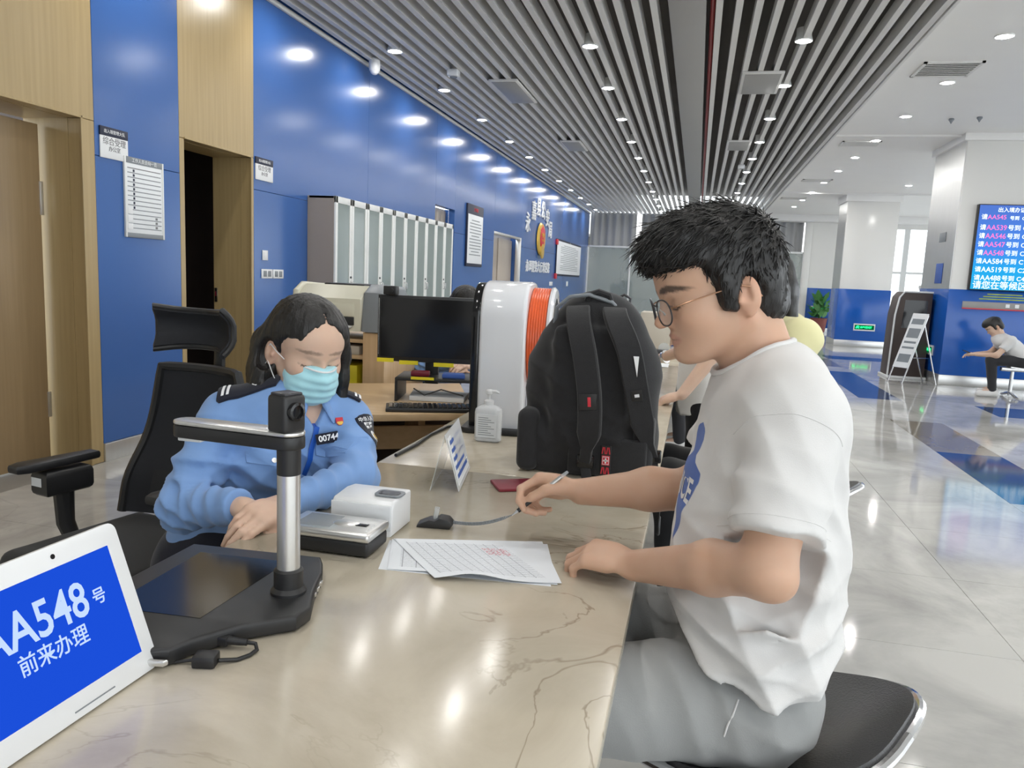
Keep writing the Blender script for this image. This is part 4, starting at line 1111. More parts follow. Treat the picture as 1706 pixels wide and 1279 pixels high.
tag(obj('box_file', MB().box((-1.97, 3.74, .30), (-1.70, 4.0, .56), .004), 'grey_plastic'), 'grey storage box on the bottom shelf of the printer cabinet', 'box')
t = thing('printer', 'cream and grey laser printer on the wooden cabinet', 'printer', (-1.78, 3.9, .985))
z0 = .988
obj('body', MB().prism([(0, 0), (.40, 0), (.40, .16), (.33, .222), (.10, .232), (0, .165)], (-2.03, 3.66, z0), (0, 1, 0), (0, 0, 1), (.37, 0, 0), .012, 3), 'cream_plastic', t)
obj('side_cover', MB().prism([(-.01, 0), (.42, 0), (.42, .15), (.33, .232), (.10, .242), (.02, .20)], (-1.665, 3.66, z0), (0, 1, 0), (0, 0, 1), (.115, 0, 0), .02, 3), 'grey_plastic', t)
obj('side_cover', MB().prism([(-.01, 0), (.42, 0), (.42, .15), (.33, .232), (.10, .242), (.02, .20)], (-2.06, 3.66, z0), (0, 1, 0), (0, 0, 1), (.035, 0, 0), .012, 3), 'cream_plastic', t)
obj('output_tray', MB().box((-1.93, 3.78, z0 + .222), (-1.70, 3.96, z0 + .240), .006), 'black_plastic', t)
obj('yellow_strip', MB().box((-1.92, 3.668, z0 + .150), (-1.68, 3.690, z0 + .168), .003), 'yellow_label', t)
obj('front_door', MB().box((-1.98, 3.652, z0 + .075), (-1.70, 3.664, z0 + .140), .004), 'cream_plastic', t)
obj('paper_slot', MB().box((-1.96, 3.654, z0 + .030), (-1.70, 3.668, z0 + .072), .003), 'black_plastic', t)
obj('paper_tray', MB().box((-1.95, 3.63, z0 + .018), (-1.71, 3.66, z0 + .028), .003), 'white_plastic', t)
# things along the far counter
t = thing('computer_monitor', 'black monitor back on the far counter left of the man', 'monitor', (-.62, 5.5, CT))
obj('housing', MB().box((-.76, 5.48, .96), (-.50, 5.53, 1.20), .01), 'black_plastic', t)
obj('stand', MB().box((-.66, 5.50, CT + .01), (-.60, 5.53, .98), .005), 'black_plastic', t)
obj('foot', MB().box((-.72, 5.42, CT), (-.54, 5.60, CT + .012), .004), 'black_plastic', t)
t = thing('thermos_bottle', 'tall dark thermos with a loop handle beside the far monitor', 'bottle', (-.47, 5.2, CT))
obj('body', MB().lathe([(.04, 0), (.045, .01), (.045, .30), (.035, .33), (.035, .38)], (-.47, 5.2, CT), 20), 'dark_metal', t)
obj('loop', MB().tube([(-.51, 5.2, CT + .37), (-.515, 5.2, CT + .41), (-.47, 5.2, CT + .435), (-.425, 5.2, CT + .41), (-.43, 5.2, CT + .37)], .009, 8), 'dark_metal', t)
for x, y, r, h, m, lab in ((-.405, 5.35, .028, .26, 'bottle_green', 'yellow-green drink bottle on the far counter'), (-.375, 5.45, .022, .27, 'black_plastic', 'small black bottle beside the yellow-green one')):
    t = thing('drink_bottle', lab, 'bottle', (x, y, CT))
    obj('body', MB().lathe([(r * .9, 0), (r, .01), (r, h * .7), (r * .5, h * .86), (r * .45, h * .93)], (x, y, CT), 18), m, t)
    obj('cap', MB().cyl((x, y, CT + h * .92), (x, y, CT + h), r * .55, n=14), 'white_plastic' if m == 'black_plastic' else 'black_plastic', t)
t = thing('water_bottle', 'clear plastic water bottle right of the backpack', 'bottle', (-.25, 3.7, CT))
obj('body', MB().lathe([(.030, 0), (.033, .01), (.033, .07), (.030, .08), (.033, .09), (.033, .16), (.014, .20), (.013, .212)], (-.262, 3.75, CT), 20), 'clear_acrylic', t)
obj('cap', MB().cyl((-.262, 3.75, CT + .21), (-.262, 3.75, CT + .228), .015, n=16), 'white_plastic', t)
tag(obj('leaflet_box', MB().box((-.40, 5.9, CT), (-.17, 6.2, CT + .30), .004).box((-.38, 5.892, CT + .03), (-.19, 5.9, CT + .25), .002), 'carton'), 'beige cardboard box on the far counter behind the bottles', 'box')
tag(obj('display_board', MB().box((-.20, 6.6, CT), (-.14, 6.95, CT + .42), .004), 'blue_print'), 'narrow blue display stand on the far counter by the man\'s glasses', 'stand')
for k, (x, y, s_, lab) in enumerate(((-.30, 4.55, .2, 'loose documents under the seated woman\'s hand'), (-.22, 5.0, .16, 'pale papers farther along the counter'))):
    t = tag(obj('document', MB().sheet(lambda u, v, x=x, y=y, s_=s_: (x + (u - .5) * s_, y + (v - .5) * s_ * 1.4, CT + .002 + .02 * u * v * (1 - v)), 10, 10, .0006), 'paper' if k else 'grey_plastic'), lab, 'paper')
t = thing('tape_dispenser', 'small dark tape dispenser on the counter in front of the seated woman', 'dispenser', (-.20, 5.6, CT))
obj('body', MB().box((-.30, 5.55, CT), (-.12, 5.65, CT + .05), .012), 'dark_metal', t)
obj('roll', MB().lathe([(.02, 0), (.04, 0), (.04, .03), (.02, .03)], (-.2, 5.585, CT + .06), 20, (0, 1, 0)), 'clear_acrylic', t)
# office furniture behind the glass
t = thing('office_desk', 'pale desk inside the glazed office', 'desk', (-2, 27.6, 0))
obj('top', MB().box((-3.0, 27.4, .72), (-.6, 28.1, .76), .004), 'white_paint', t)
obj('front', MB().box((-2.9, 27.45, 0), (-.7, 27.48, .72)), 'white_paint', t)
t = thing('computer_monitor', 'small black monitor on the desk behind the glass', 'monitor', (-2.7, 27.5, .76))
obj('housing', MB().box((-2.98, 27.55, .86), (-2.42, 27.60, 1.22), .01), 'black_plastic', t)
obj('stand', MB().box((-2.75, 27.56, .76), (-2.65, 27.60, .9), .01), 'black_plastic', t)
t = thing('office_chair', 'dark office chair back behind the desk in the glazed office', 'chair', (-2.5, 28.4, 0))
obj('backrest', MB().box((-2.75, 28.35, .62), (-2.3, 28.42, 1.35), .03), 'black_plastic', t)
obj('seat', MB().box((-2.75, 28.35, .45), (-2.3, 28.85, .52), .02), 'black_plastic', t)
obj('post', MB().cyl((-2.52, 28.6, .05), (-2.52, 28.6, .46), .03), 'dark_metal', t)
obj('base', MB().box((-2.8, 28.57, .03), (-2.25, 28.63, .06)).box((-2.55, 28.3, .03), (-2.49, 28.9, .06)), 'dark_metal', t)

# ================================================================== HALL, RIGHT SIDE
# LED queue screen on the big column
def led_mat():
    m = emitter('led_panel', (.1, .3, 1), 1.0)
    nt = m.node_tree; e = [n for n in nt.nodes if n.type == 'EMISSION'][0]
    g = nt.nodes.new('ShaderNodeNewGeometry'); s = nt.nodes.new('ShaderNodeSeparateXYZ'); nt.links.new(g.outputs['Position'], s.inputs[0])
    mr = nt.nodes.new('ShaderNodeMapRange'); mr.inputs[1].default_value = 1.40; mr.inputs[2].default_value = 2.60; nt.links.new(s.outputs[2], mr.inputs[0])
    r = ramp(nt, mr.outputs[0], [(0, (.03, .44, .80)), (.25, (.02, .40, .85)), (.5, (.07, .25, .82)), (1, (.09, .19, .62))])
    nt.links.new(r.outputs[0], e.inputs[0]); e.inputs[1].default_value = .95
led_mat()
t = thing('queue_screen', 'large lit blue queue display mounted on the white column', 'display', (4.4, 12.38, 1.4))
obj('casing', MB().box((3.775, 12.30, 1.40), (5.0, 12.39, 2.60), .006), 'black_plastic', t)
obj('panel', MB().box((3.79, 12.293, 1.412), (4.985, 12.30, 2.588)), 'led_panel', t)
def led(body, size, x, z, m, sx=1.): text('screen_text', body, size, (x, 12.291, z), (1, 0, 0), (0, 0, 1), m, t, .0005, 'LEFT', .001, sx)
led('出入境办证服务中心', .070, 4.02, 2.52, 'led_text_white')
led('请', .08, 3.82, 2.42, 'led_text_white'); led('AA545', .085, 3.90, 2.42, 'led_text_pink'); led('号到  C2', .06, 4.18, 2.41, 'led_text_white')
for k, (n, c) in enumerate((('AA539', 'C5'), ('AA546', 'C10'), ('AA547', 'C13'), ('AA548', 'C21'), ('AA584', 'C14'), ('AA519', 'C2'), ('AA488', 'C4'))):
    z = 2.275 - k * .117
    m = 'led_text_pink' if k < 4 else 'led_text_white'
    led('请', .082, 3.815, z, 'led_text_white'); led(n, .10, 3.90, z, m, .92); led('号到', .082, 4.17, z, 'led_text_white'); led(c, .085, 4.36, z, 'led_text_white'); led('号窗口', .08, 4.56, z, 'led_text_white')
led('请您在等候区域等候', .118, 3.81, 1.468, 'led_text_white', .98)
t = thing('column_notice', 'small printed notice strip below the queue display', 'notice', (4.3, 12.385, 1.1))
obj('strip', MB().box((3.74, 12.375, 1.14), (4.9, 12.386, 1.235), .002), 'beam_grey', t)
obj('red_line', MB().box((3.74, 12.372, 1.125), (4.9, 12.386, 1.142)), 'red', t)
for k in range(3): obj('print_line', MB().box((3.95 + .05 * k, 12.383, 1.27 + k * .035), (4.6 - .05 * k, 12.3865, 1.285 + k * .035)), 'bottle_green', t)
for x in (4.3, 4.42): obj('mark', MB().box((x, 12.370, 1.165), (x + .05, 12.376, 1.215)), 'lettering_white', t)
tag(obj('column_plate', MB().box((3.545, 12.85, 2.10), (3.552, 13.15, 2.24), .002), 'grey_plastic'), 'small grey plate on the side of the big white column', 'plate')
tag(obj('column_plate', MB().box((3.545, 12.82, 1.48), (3.552, 13.15, 1.78), .002), 'blue_print'), 'small blue notice on the side of the big white column', 'notice')
# exit signs
def exit_sign(c, ux, w, h, label, n):
    c = np.asarray(c, float); ux = np.asarray(ux, float); nn = np.asarray(n, float)
    t = thing('exit_sign', label, 'exit sign', tuple(c))
    sq = lambda a, b: [(-a, -b), (a, -b), (a, b), (-a, b)]
    obj('frame', MB().prism(sq(w, h), c, ux, (0, 0, 1), nn * .02, .003), 'white_metal', t)
    obj('face', MB().prism(sq(w * .9, h * .62), c + nn * .0202, ux, (0, 0, 1), nn * .001), 'exit_dark', t)
    text('exit_text', 'EXIT', h * .75, c + nn * .0225 + ux * w * .42, ux, (0, 0, 1), 'exit_green', t, .0005, bold=.003)
    text('exit_text', '安全出口', h * .55, c + nn * .0225 - ux * w * .18, ux, (0, 0, 1), 'exit_green', t, .0005, bold=.003)
    pts = [(-.9, -.3), (-.7, -.3), (-.62, -.1), (-.5, -.35), (-.42, -.3), (-.55, .05), (-.5, .25), (-.62, .4), (-.8, .2)]
    obj('running_figure', MB().prism([(p[0] * w * .8 - w * .1, p[1] * h * 1.2) for p in pts], c + nn * .0215, ux, (0, 0, 1), nn * .001), 'exit_green', t)
exit_sign((3.93, 19.785, .47), (1, 0, 0), .24, .085, 'green lit exit sign low on the farther column', (0, -1, 0))
exit_sign((3.545, 12.98, .47), (0, -1, 0), .20, .075, 'green lit exit sign low on the side of the big column', (-1, 0, 0))
exit_sign((3.75, 25.98, .72), (1, 0, 0), .22, .08, 'green lit exit sign behind the potted plant', (0, -1, 0))
# dark kiosk and poster easel
t = thing('self_service_kiosk', 'tall dark self-service kiosk with pale edge beside the column', 'kiosk', (3.2, 13.1, 0))
kp = [(2.98, .0), (3.50, 0), (3.50, 1.30), (3.10, 1.30), (3.04, 1.22), (3.0, .95)]
obj('body', MB().prism(kp, (0, 12.95, .03), (1, 0, 0), (0, 0, 1), (0, .5, 0), .008), 'dark_brown', t)
obj('edge_trim', MB().tube([(2.975, 12.945, .03), (2.995, 12.945, .97), (3.035, 12.945, 1.245), (3.10, 12.945, 1.335), (3.5, 12.945, 1.335)], .014, 8), 'white_metal', t)
obj('plinth', MB().box((2.95, 12.90, 0), (3.52, 13.47, .035), .005), 'white_metal', t)
obj('screen', MB().prism([(3.10, .75), (3.44, .75), (3.44, 1.18), (3.12, 1.18)], (0, 12.947, .03), (1, 0, 0), (0, 0, 1), (0, .004, 0)), 'black_gloss', t)
t = thing('poster_easel', 'folding metal easel with a tilted white poster board', 'easel', (3.15, 12.35, 0))
e0, e1 = np.array([2.86, 12.38, 0]), np.array([3.02, 12.22, 0])
top = np.array([.28, .10, 1.0])
for e in (e0, e1): obj('front_leg', MB().tube([e, e + top], .011, 8), 'steel', t)
obj('rear_leg', MB().tube([e0 + top * .86, np.array([3.40, 12.62, 0])], .010, 8), 'steel', t); obj('rear_leg', MB().tube([e1 + top * .86, np.array([3.50, 12.32, 0])], .010, 8), 'steel', t)
obj('crossbar', MB().tube([e0 + top * .36, np.array([3.44, 12.60, .36])], .007, 8), 'steel', t)
bn = unit(np.cross(e1 - e0, top)); bn = bn if bn[1] < 0 else -bn
bb0 = e0 + top * .22 + bn * .014
ub = (e1 - e0) * 1.06
brd = obj('board', MB().prism([(0, 0), (1, 0), (1, .80), (0, .80)], bb0, ub, top, bn * .008), 'white_plastic', t)
for a, b in ((.08, .20), (.28, .31), (.36, .39), (.44, .58), (.64, .72)):
    obj('print_block', MB().prism([(.12, a), (.88, a), (.88, b), (.12, b)], bb0 + bn * .0085, ub, top, bn * .0006), 'grey_plastic', brd)
# potted plant at the far wall
t = thing('potted_plant', 'leafy green plant in a dark red pot at the far wall', 'plant', (3.72, 25.4, 0))
obj('pot', MB().lathe([(.14, 0), (.20, .02), (.25, .42), (.27, .44), (.23, .45), (.21, .40)], (3.72, 25.4, 0), 20), 'terracotta', t)
rr_ = random.Random(5)
lm = MB().prism([(0, 0), (.06, .10), (.07, .2), (0, .36), (-.07, .2), (-.06, .10)], (0, 0, 0), (1, 0, 0), (0, .35, .94), (0, .004, 0)).mesh('leaf'); lm.materials.append(M['green_leaf'])
for k in range(46):
    a = rr_.uniform(0, 2 * PI); r = rr_.uniform(.02, .26); z = .45 + rr_.uniform(0, .55)
    o = bpy.data.objects.new('leaf', lm); o.location = (3.72 + r * math.cos(a), 25.4 + r * math.sin(a), z)
    o.rotation_euler = (rr_.uniform(-.9, .9), rr_.uniform(-.9, .9), a - PI / 2); link(o, t)
for k in range(5):
    a = k * 1.26; obj('stem', MB().tube([(3.72, 25.4, .40), (3.72 + .08 * math.cos(a), 25.4 + .08 * math.sin(a), .7), (3.72 + .2 * math.cos(a), 25.4 + .2 * math.sin(a), .95)], [.014, .01, .006], 6), 'green_leaf', t)
# metal bench of the waiting man
t = thing('waiting_bench', 'perforated steel waiting bench at the right edge', 'bench', (4.5, 11.3, 0))
for k in range(2):
    x = 4.02 + k * .62
    obj('seat', MB().sheet(lambda u, v, x=x: (x + u * .58, 11.12 + v * .46, .42 - .02 * math.sin(PI * u) + .03 * (v - .5) ** 2), 12, 8, .012), 'brushed', t)
obj('beam', MB().box((3.98, 11.30, .35), (5.4, 11.38, .40), .006), 'steel', t)
for x in (4.12, 5.2):
    obj('leg', MB().tube([(x, 11.34, .37), (x, 11.34, .08), (x, 11.34, .03)], .022, 10).tube([(x, 11.08, .02), (x, 11.34, .07), (x, 11.60, .02)], .018, 8), 'steel', t)

# ================================================================== PEOPLE
def skin_mat(name, base, warm):
    m = mat(name, base, .46, attr='tint')
    nt = m.node_tree; b = nt.nodes['Principled BSDF']
    b.inputs['Specular IOR Level'].default_value = .35
    a = [n for n in nt.nodes if n.type == 'ATTRIBUTE'][0]
    n = nt.nodes.new('ShaderNodeTexNoise'); n.inputs['Scale'].default_value = 16; n.inputs['Detail'].default_value = 3
    tc = [q for q in nt.nodes if q.type == 'TEX_COORD'][0]; nt.links.new(tc.outputs['Object'], n.inputs['Vector'])
    r = ramp(nt, n.outputs['Fac'], [(.35, (1, 1, 1)), (.7, warm)])
    mx = nt.nodes.new('ShaderNodeMix'); mx.data_type = 'RGBA'; mx.blend_type = 'MULTIPLY'; mx.inputs[0].default_value = 1
    nt.links.new(a.outputs['Color'], mx.inputs[6]); nt.links.new(r.outputs[0], mx.inputs[7]); nt.links.new(mx.outputs[2], b.inputs['Base Color'])
    b.inputs['Subsurface Weight'].default_value = .12
    b.inputs['Subsurface Radius'].default_value = (.012, .005, .003)
    b.inputs['Subsurface Scale'].default_value = .5
    return m
SKIN_M = (.62, .395, .28); SKIN_W = (.66, .46, .35)
skin_mat('skin_man', SKIN_M, (.97, .93, .90)); skin_mat('skin_woman', SKIN_W, (.98, .94, .92)); skin_mat('skin_far', (.56, .36, .26), (.97, .93, .90))
def hair_mat(name, c):
    m = mat(name, c, .42)
    nt = m.node_tree; b = nt.nodes['Principled BSDF']
    tc = [q for q in nt.nodes if q.type == 'TEX_COORD'][0]
    mp = nt.nodes.new('ShaderNodeMapping'); mp.inputs['Scale'].default_value = (260, 260, 22); nt.links.new(tc.outputs['Object'], mp.inputs[0])
    n = nt.nodes.new('ShaderNodeTexNoise'); n.inputs['Scale'].default_value = 1.; n.inputs['Detail'].default_value = 3; nt.links.new(mp.outputs[0], n.inputs['Vector'])
    bp = nt.nodes.new('ShaderNodeBump'); bp.inputs['Strength'].default_value = .55; bp.inputs['Distance'].default_value = .003
    nt.links.new(n.outputs['Fac'], bp.inputs['Height']); nt.links.new(bp.outputs[0], b.inputs['Normal'])
    r = ramp(nt, n.outputs['Fac'], [(.3, tuple(x * .6 for x in c)), (.75, tuple(x * 1.6 for x in c))]); nt.links.new(r.outputs[0], b.inputs['Base Color'])
    b.inputs['Specular IOR Level'].default_value = .45
hair_mat('black_hair', (.012, .011, .0105))
def cloth(name, c, var=.03, bsc=700, rough=.85, bump=.12):
    return mat(name, c, rough, var=var, scale=5, bump=bump, bscale=bsc, sheen=.2, spec=.25)
cloth('white_tee', (.70, .69, .68)); cloth('grey_jersey', (.34, .345, .34), .06, 500); cloth('police_blue', (.20, .35, .66), .04, 800, .7)
cloth('navy_cloth', (.012, .014, .026), .1); cloth('yellow_tee', (.74, .70, .40)); cloth('black_tee', (.012, .012, .014), .1)
cloth('dark_trousers', (.030, .030, .034), .1); cloth('pale_tee', (.74, .73, .71))
# the man's T-shirt: white with a flat blue print, the outline held as a distance on the mesh
def print_mat():
    m = cloth('printed_tee', (.70, .69, .68))
    nt = m.node_tree; b = nt.nodes['Principled BSDF']
    src = b.inputs['Base Color'].links[0].from_socket
    a = nt.nodes.new('ShaderNodeAttribute'); a.attribute_name = 'print'
    mr = nt.nodes.new('ShaderNodeMapRange'); mr.inputs[1].default_value = .0012; mr.inputs[2].default_value = -.0012; nt.links.new(a.outputs['Fac'], mr.inputs[0])
    mx = nt.nodes.new('ShaderNodeMix'); mx.data_type = 'RGBA'; mx.inputs[7].default_value = (.06, .13, .42, 1)
    nt.links.new(mr.outputs[0], mx.inputs[0]); nt.links.new(src, mx.inputs[6]); nt.links.new(mx.outputs[2], b.inputs['Base Color'])
print_mat()
def mask_mat():
    m = cloth('surgical_mask', (.42, .74, .82), .04, 900, .8)
mask_mat()

mat('temple_metal', (.36, .20, .12), .3, metal=.7, var=.1)
def frame(F, U=(0, 0, 1)):
    F = unit(F); U = np.asarray(U, float); U = unit(U - F * (F @ U)); L = np.cross(U, F)
    return F, L, U

def head(S, c, F, U, s=1., female=False, lids=True):
    """adds skull, face, ears to S; returns the local->world map"""
    F, L, U = frame(F, U)
    R = np.array([F, L, U]); c = np.asarray(c, float)
    def w(f, l, u): return c + s * (f * F + l * L + u * U)
    def E(f, l, u, a, b, d, k=.012, op='u', Rm=None): S.ell(w(f, l, u), (a * s, b * s, d * s), R if Rm is None else Rm, k * s, op)
    def C(p, q, ra, rb, k=.012, op='u'): S.cone(w(*p), w(*q), ra * s, rb * s, k * s, op=op)
    jaw = .90 if female else 1.
    E(-.008, 0, .030, .098, .075, .085, .02)
    E(.040, 0, .028, .052, .062, .058, .03)
    E(.034, 0, -.045, .058, .058 * jaw, .066, .03)
    for q in (-1, 1):
        E(.052, q * .040, -.034, .030, .024, .026, .025)
        C((-.012, q * .052 * jaw, -.052), (.060, q * .024 * jaw, -.096), .018, .017, .03)
    E(.076, 0, -.098, .019, .022, .017, .02)
    C((.080, -.026, .010), (.080, .026, .010), .0095, .0095, .015)
    # nose
    C((.086, 0, -.004), (.103, 0, -.034), .0075, .0085, .012)
    E(.1045, 0, -.038, .0115, .0105, .0095, .008)
    for q in (-1, 1): E(.090, q * .0125, -.041, .0105, .0075, .0075, .006)
    for q in (-1, 1): E(.096, q * .007, -.0485, .005, .0035, .003, .003, 's')
    # eyes: socket, then the lid over the ball
    for q in (-1, 1):
        E(.100, q * .033, -.012, .018, .019, .0115, .014, 's')
        if lids: E(.0735, q * .0325, -.0125, .0125, .0150, .0115, .004)
    # mouth
    C((.082, -.020, -.068), (.0895, -.005, -.0650), .0042, .0054, .006); C((.0895, -.005, -.0650), (.0895, .005, -.0650), .0054, .0054, .004); C((.0895, .005, -.0650), (.082, .020, -.068), .0054, .0042, .006)
    C((.081, -.017, -.0735), (.0870, 0, -.0760), .0042, .0060, .006); C((.0870, 0, -.0760), (.081, .017, -.0735), .0060, .0042, .006)
    C((.0940, -.016, -.0702), (.0955, 0, -.0698), .0012, .0016, .003, 's'); C((.0955, 0, -.0698), (.0940, .016, -.0702), .0016, .0012, .003, 's')
    # ears
    for q in (-1, 1):
        Fe = unit(F * .92 + q * L * -.38); Le = np.cross(U, Fe) ; Ue = unit(U * .97 - F * .2); Le = np.cross(Ue, Fe); Re = np.array([Fe, Le, np.cross(Fe, Le)])
        e = w(-.024, q * .079, -.022)
        S.ell(e, (.0165 * s, .0065 * s, .030 * s), Re, .006 * s)
        S.ell(w(-.016, q * .072, -.026), (.014 * s, .010 * s, .022 * s), Re, .01 * s)
        S.ell(w(-.018, q * .0885, -.016), (.0105 * s, .0085 * s, .0190 * s), Re, .003 * s, 's')
        S.ell(w(-.027, q * .0835, -.016), (.0032 * s, .0045 * s, .0120 * s), Re, .004 * s)
        S.ell(w(-.005, q * .0815, -.028), (.0045 * s, .0040 * s, .0065 * s), Re, .004 * s)
        S.ell(w(-.018, q * .077, -.050), (.0075 * s, .006 * s, .0085 * s), Re, .006 * s)
    inv = lambda p: (p - c) @ R.T / s
    return w, inv, R
def skin_tint(base, inv, brow=True, lip=(.52, .25, .20), lash=True, soft=False):
    base = np.array(base)
    def fn(V):
        q = inv(V); f, l, u = q[:, 0], np.abs(q[:, 1]), q[:, 2]
        col = np.tile(base, (len(V), 1))
        def mixin(w, c):
            nonlocal col
            w = np.clip(w, 0, 1)[:, None]; col = col * (1 - w) + np.array(c) * w
        near = (np.abs(q) < .16).all(1)
        # cheeks, ears, nose a little redder
        mixin(np.exp(-(((l - .078) / .012) ** 2)) * (f < .0) * near * .35, base * np.array([1.05, .78, .74]))
        mixin(np.exp(-(((f - .104) / .012) ** 2 + (l / .014) ** 2 + ((u + .04) / .016) ** 2)) * .35, base * np.array([1.05, .80, .76]))
        mixin(np.exp(-(((l - .042) / .02) ** 2 + ((u + .038) / .02) ** 2)) * (f > .03) * .22, base * np.array([1.06, .82, .78]))
        # lips
        w = np.clip(1.25 - np.sqrt((l / .0225) ** 2 + ((u + .0705) / (.0105 * (1 - .25 * (l / .022) ** 2))) ** 2), 0, .25) * 4 * (f > .072)
        mixin(w * .55 * near, lip)
        mixin(np.clip(1.3 - np.sqrt((l / .021) ** 2 + ((u + .0700) / .0016) ** 2), 0, 1) * (f > .072) * .7, np.array(lip) * .35)
        if brow:
            cu = .0125 + .004 * np.sin((l - .012) / .042 * PI * .9)
            w = np.clip(1.4 - np.sqrt(((l - .034) / .0235) ** 2 + ((u - cu) / .0048) ** 2), 0, .4) / .4
            if soft:
                cu = .0185 - .10 * np.abs(l - .026) ** 1.3
                w = np.clip(1.4 - np.sqrt(((l - .034) / .0215) ** 2 + ((u - cu) / .0034) ** 2), 0, .4) / .4 * .62
            mixin(w * (f > .045) * .88, (.035, .026, .022))
        if lash:
            lu = -.0185 + .0035 * ((l - .0325) / .016) ** 2
            w = np.clip(1.5 - np.sqrt(((l - .0325) / .0155) ** 2 + ((u - lu) / .0019) ** 2), 0, .5) / .5
            mixin(w * (f > .05) * .92, (.025, .02, .02))
        return col
    return fn

def hand(S, wr, D, N, side, s=1., curl=(.5, .5, .5, .5), spread=.0, thumb=(.5, .6), k=.006, th_in=.0, bend0=None):
    """wrist wr, D along the palm to the knuckles, N out of the back of the hand; side=+1: thumb lies on N x D side... returns fingertip list"""
    D = unit(D); N = np.asarray(N, float); N = unit(N - D * (D @ N)); T = np.cross(N, D) * side        # T points to the thumb side
    wr = np.asarray(wr, float)
    def p(d, t, n): return wr + s * (d * D + t * T + n * N)
    # palm
    S.cone(p(.010, .0, 0), p(.050, .004, .002), .026 * s, .034 * s, .02 * s, .46, N)
    S.cone(p(.045, .022, .001), p(.082, .026, .002), .017 * s, .0135 * s, .012 * s)
    S.cone(p(.045, -.016, .0), p(.078, -.026, -.001), .017 * s, .0125 * s, .012 * s)
    S.cone(p(.040, .004, .001), p(.082, .004, .003), .018 * s, .0135 * s, .012 * s)
    S.cone(p(.012, .020, -.006), p(.042, .030, -.010), .015 * s, .014 * s, .014 * s)          # ball of the thumb
    tips = []
    base = [(.084, .0285), (.089, .0095), (.085, -.0105), (.077, -.0275)]
    lens = [(.041, .025, .021), (.045, .029, .022), (.042, .027, .022), (.033, .021, .019)]
    rad = [(.0092, .0082, .0074, .0062), (.0094, .0084, .0076, .0063), (.0090, .0080, .0072, .0060), (.0080, .0071, .0064, .0055)]
    for i in range(4):
        a = np.array(p(base[i][0], base[i][1], .001)); cang = curl[i]
        ang = (cang * .9 if bend0 is None else bend0[i]); q = spread * (1.5 - i) / 1.5
        pts = [a]
        for j in range(3):
            dr = (math.cos(ang) * D - math.sin(ang) * N) + T * q * .35
            pts.append(pts[-1] + s * lens[i][j] * unit(dr)); ang += cang * (1.15 if j == 0 else .75)
        for j in range(3): S.cone(pts[j], pts[j + 1], rad[i][j] * s, rad[i][j + 1] * s, (k if j == 0 else .003) * s)
        tips.append(pts)
    # thumb leaves the side of the palm near its base
    a = np.array(p(.030, .030, -.008)); d1 = unit(D * math.cos(thumb[0]) + T * math.sin(thumb[0]) - N * (.25 + th_in))
    b = a + d1 * .042 * s
    d2 = unit(D * math.cos(thumb[0] - thumb[1]) + T * math.sin(thumb[0] - thumb[1]) - N * (.30 + th_in)); c_ = b + d2 * .030 * s
    d3 = unit(d2 + (d2 - d1) * .5); e = c_ + d3 * .024 * s
    S.cone(a, b, .0135 * s, .0108 * s, .010 * s); S.cone(b, c_, .0105 * s, .0092 * s, .003 * s); S.cone(c_, e, .0092 * s, .0070 * s, .003 * s)
    tips.append([a, b, c_, e])
    return tips

def trace(S, o, d, n=48):
    """first point of the surface met from o along d (one point or many)"""
    o = np.asarray(o, float); one = o.ndim == 1
    O = np.atleast_2d(o); Dd = np.atleast_2d(np.asarray(d, float)); Dd = Dd / np.linalg.norm(Dd, axis=1)[:, None]
    Dd = np.broadcast_to(Dd, O.shape); t = np.zeros(len(O))
    for _ in range(n):
        v = S(O + Dd * t[:, None], False)
        t = np.where(v < .0004, t, t + np.minimum(v, .05) * .8)
        if (v < .0004).all(): break
    r = O + Dd * t[:, None]
    return r[0] if one else r
def folds(terms):
    """cloth folds: (centre, radius, direction, wavelength, amplitude, phase)"""
    T = [(np.asarray(c, float), r, unit(d), wl, am, ph) for c, r, d, wl, am, ph in terms]
    def fn(p):
        out = np.zeros(len(p)); nz = None
        lo, hi = p.min(0), p.max(0)
        for c, r, d, wl, am, ph in T:
            if np.linalg.norm(np.maximum(np.maximum(lo - c, c - hi), 0)) > 2.4 * r: continue
            if nz is None: nz = 1.1 * noise3(p, 9., 3)
            g = np.exp(-((p - c) ** 2).sum(1) / (r * r))
            x = (p - c) @ d * 2 * PI / wl + ph + nz
            out += g * am * (np.abs(np.sin(x * .5)) - .5)
        return out
    return fn
# ------------------------------------------------------------------ the man at the counter
person = thing('person', 'man in a white T-shirt and glasses writing at the counter', 'person', (.15, 1.32, 0))
FM = unit([-.985, -.17, 0]); LM = np.array([-FM[1], FM[0], 0]); UZ = np.array([0, 0, 1.])
pt = math.radians(18)
FH = unit([-.955, -.295, 0])
HF = FH * math.cos(pt) - UZ * math.sin(pt); HU = UZ * math.cos(pt) + FH * math.sin(pt)
HC = np.array([.030, 1.333, 1.303])
B = SDF()
# torso and legs (inside the clothes)
C7 = np.array([.108, 1.342, 1.165])
SHN = np.array([.152, 1.175, 1.100]); SHF = np.array([.108, 1.495, 1.085])
B.cone((.115, 1.32, .66), (.125, 1.325, .90), .155, .150, .05, .55, FM)
B.cone((.125, 1.325, .90), (.130, 1.335, 1.03), .150, .145, .05, .60, FM)
B.cone(SHN + [-.01, .03, -.01], SHF + [0, -.03, -.01], .062, .062, .05)
B.cone(C7 + [.02, 0, -.04], SHN + [0, .02, .015], .055, .045, .04); B.cone(C7 + [.02, 0, -.04], SHF + [0, -.02, .015], .055, .045, .04)
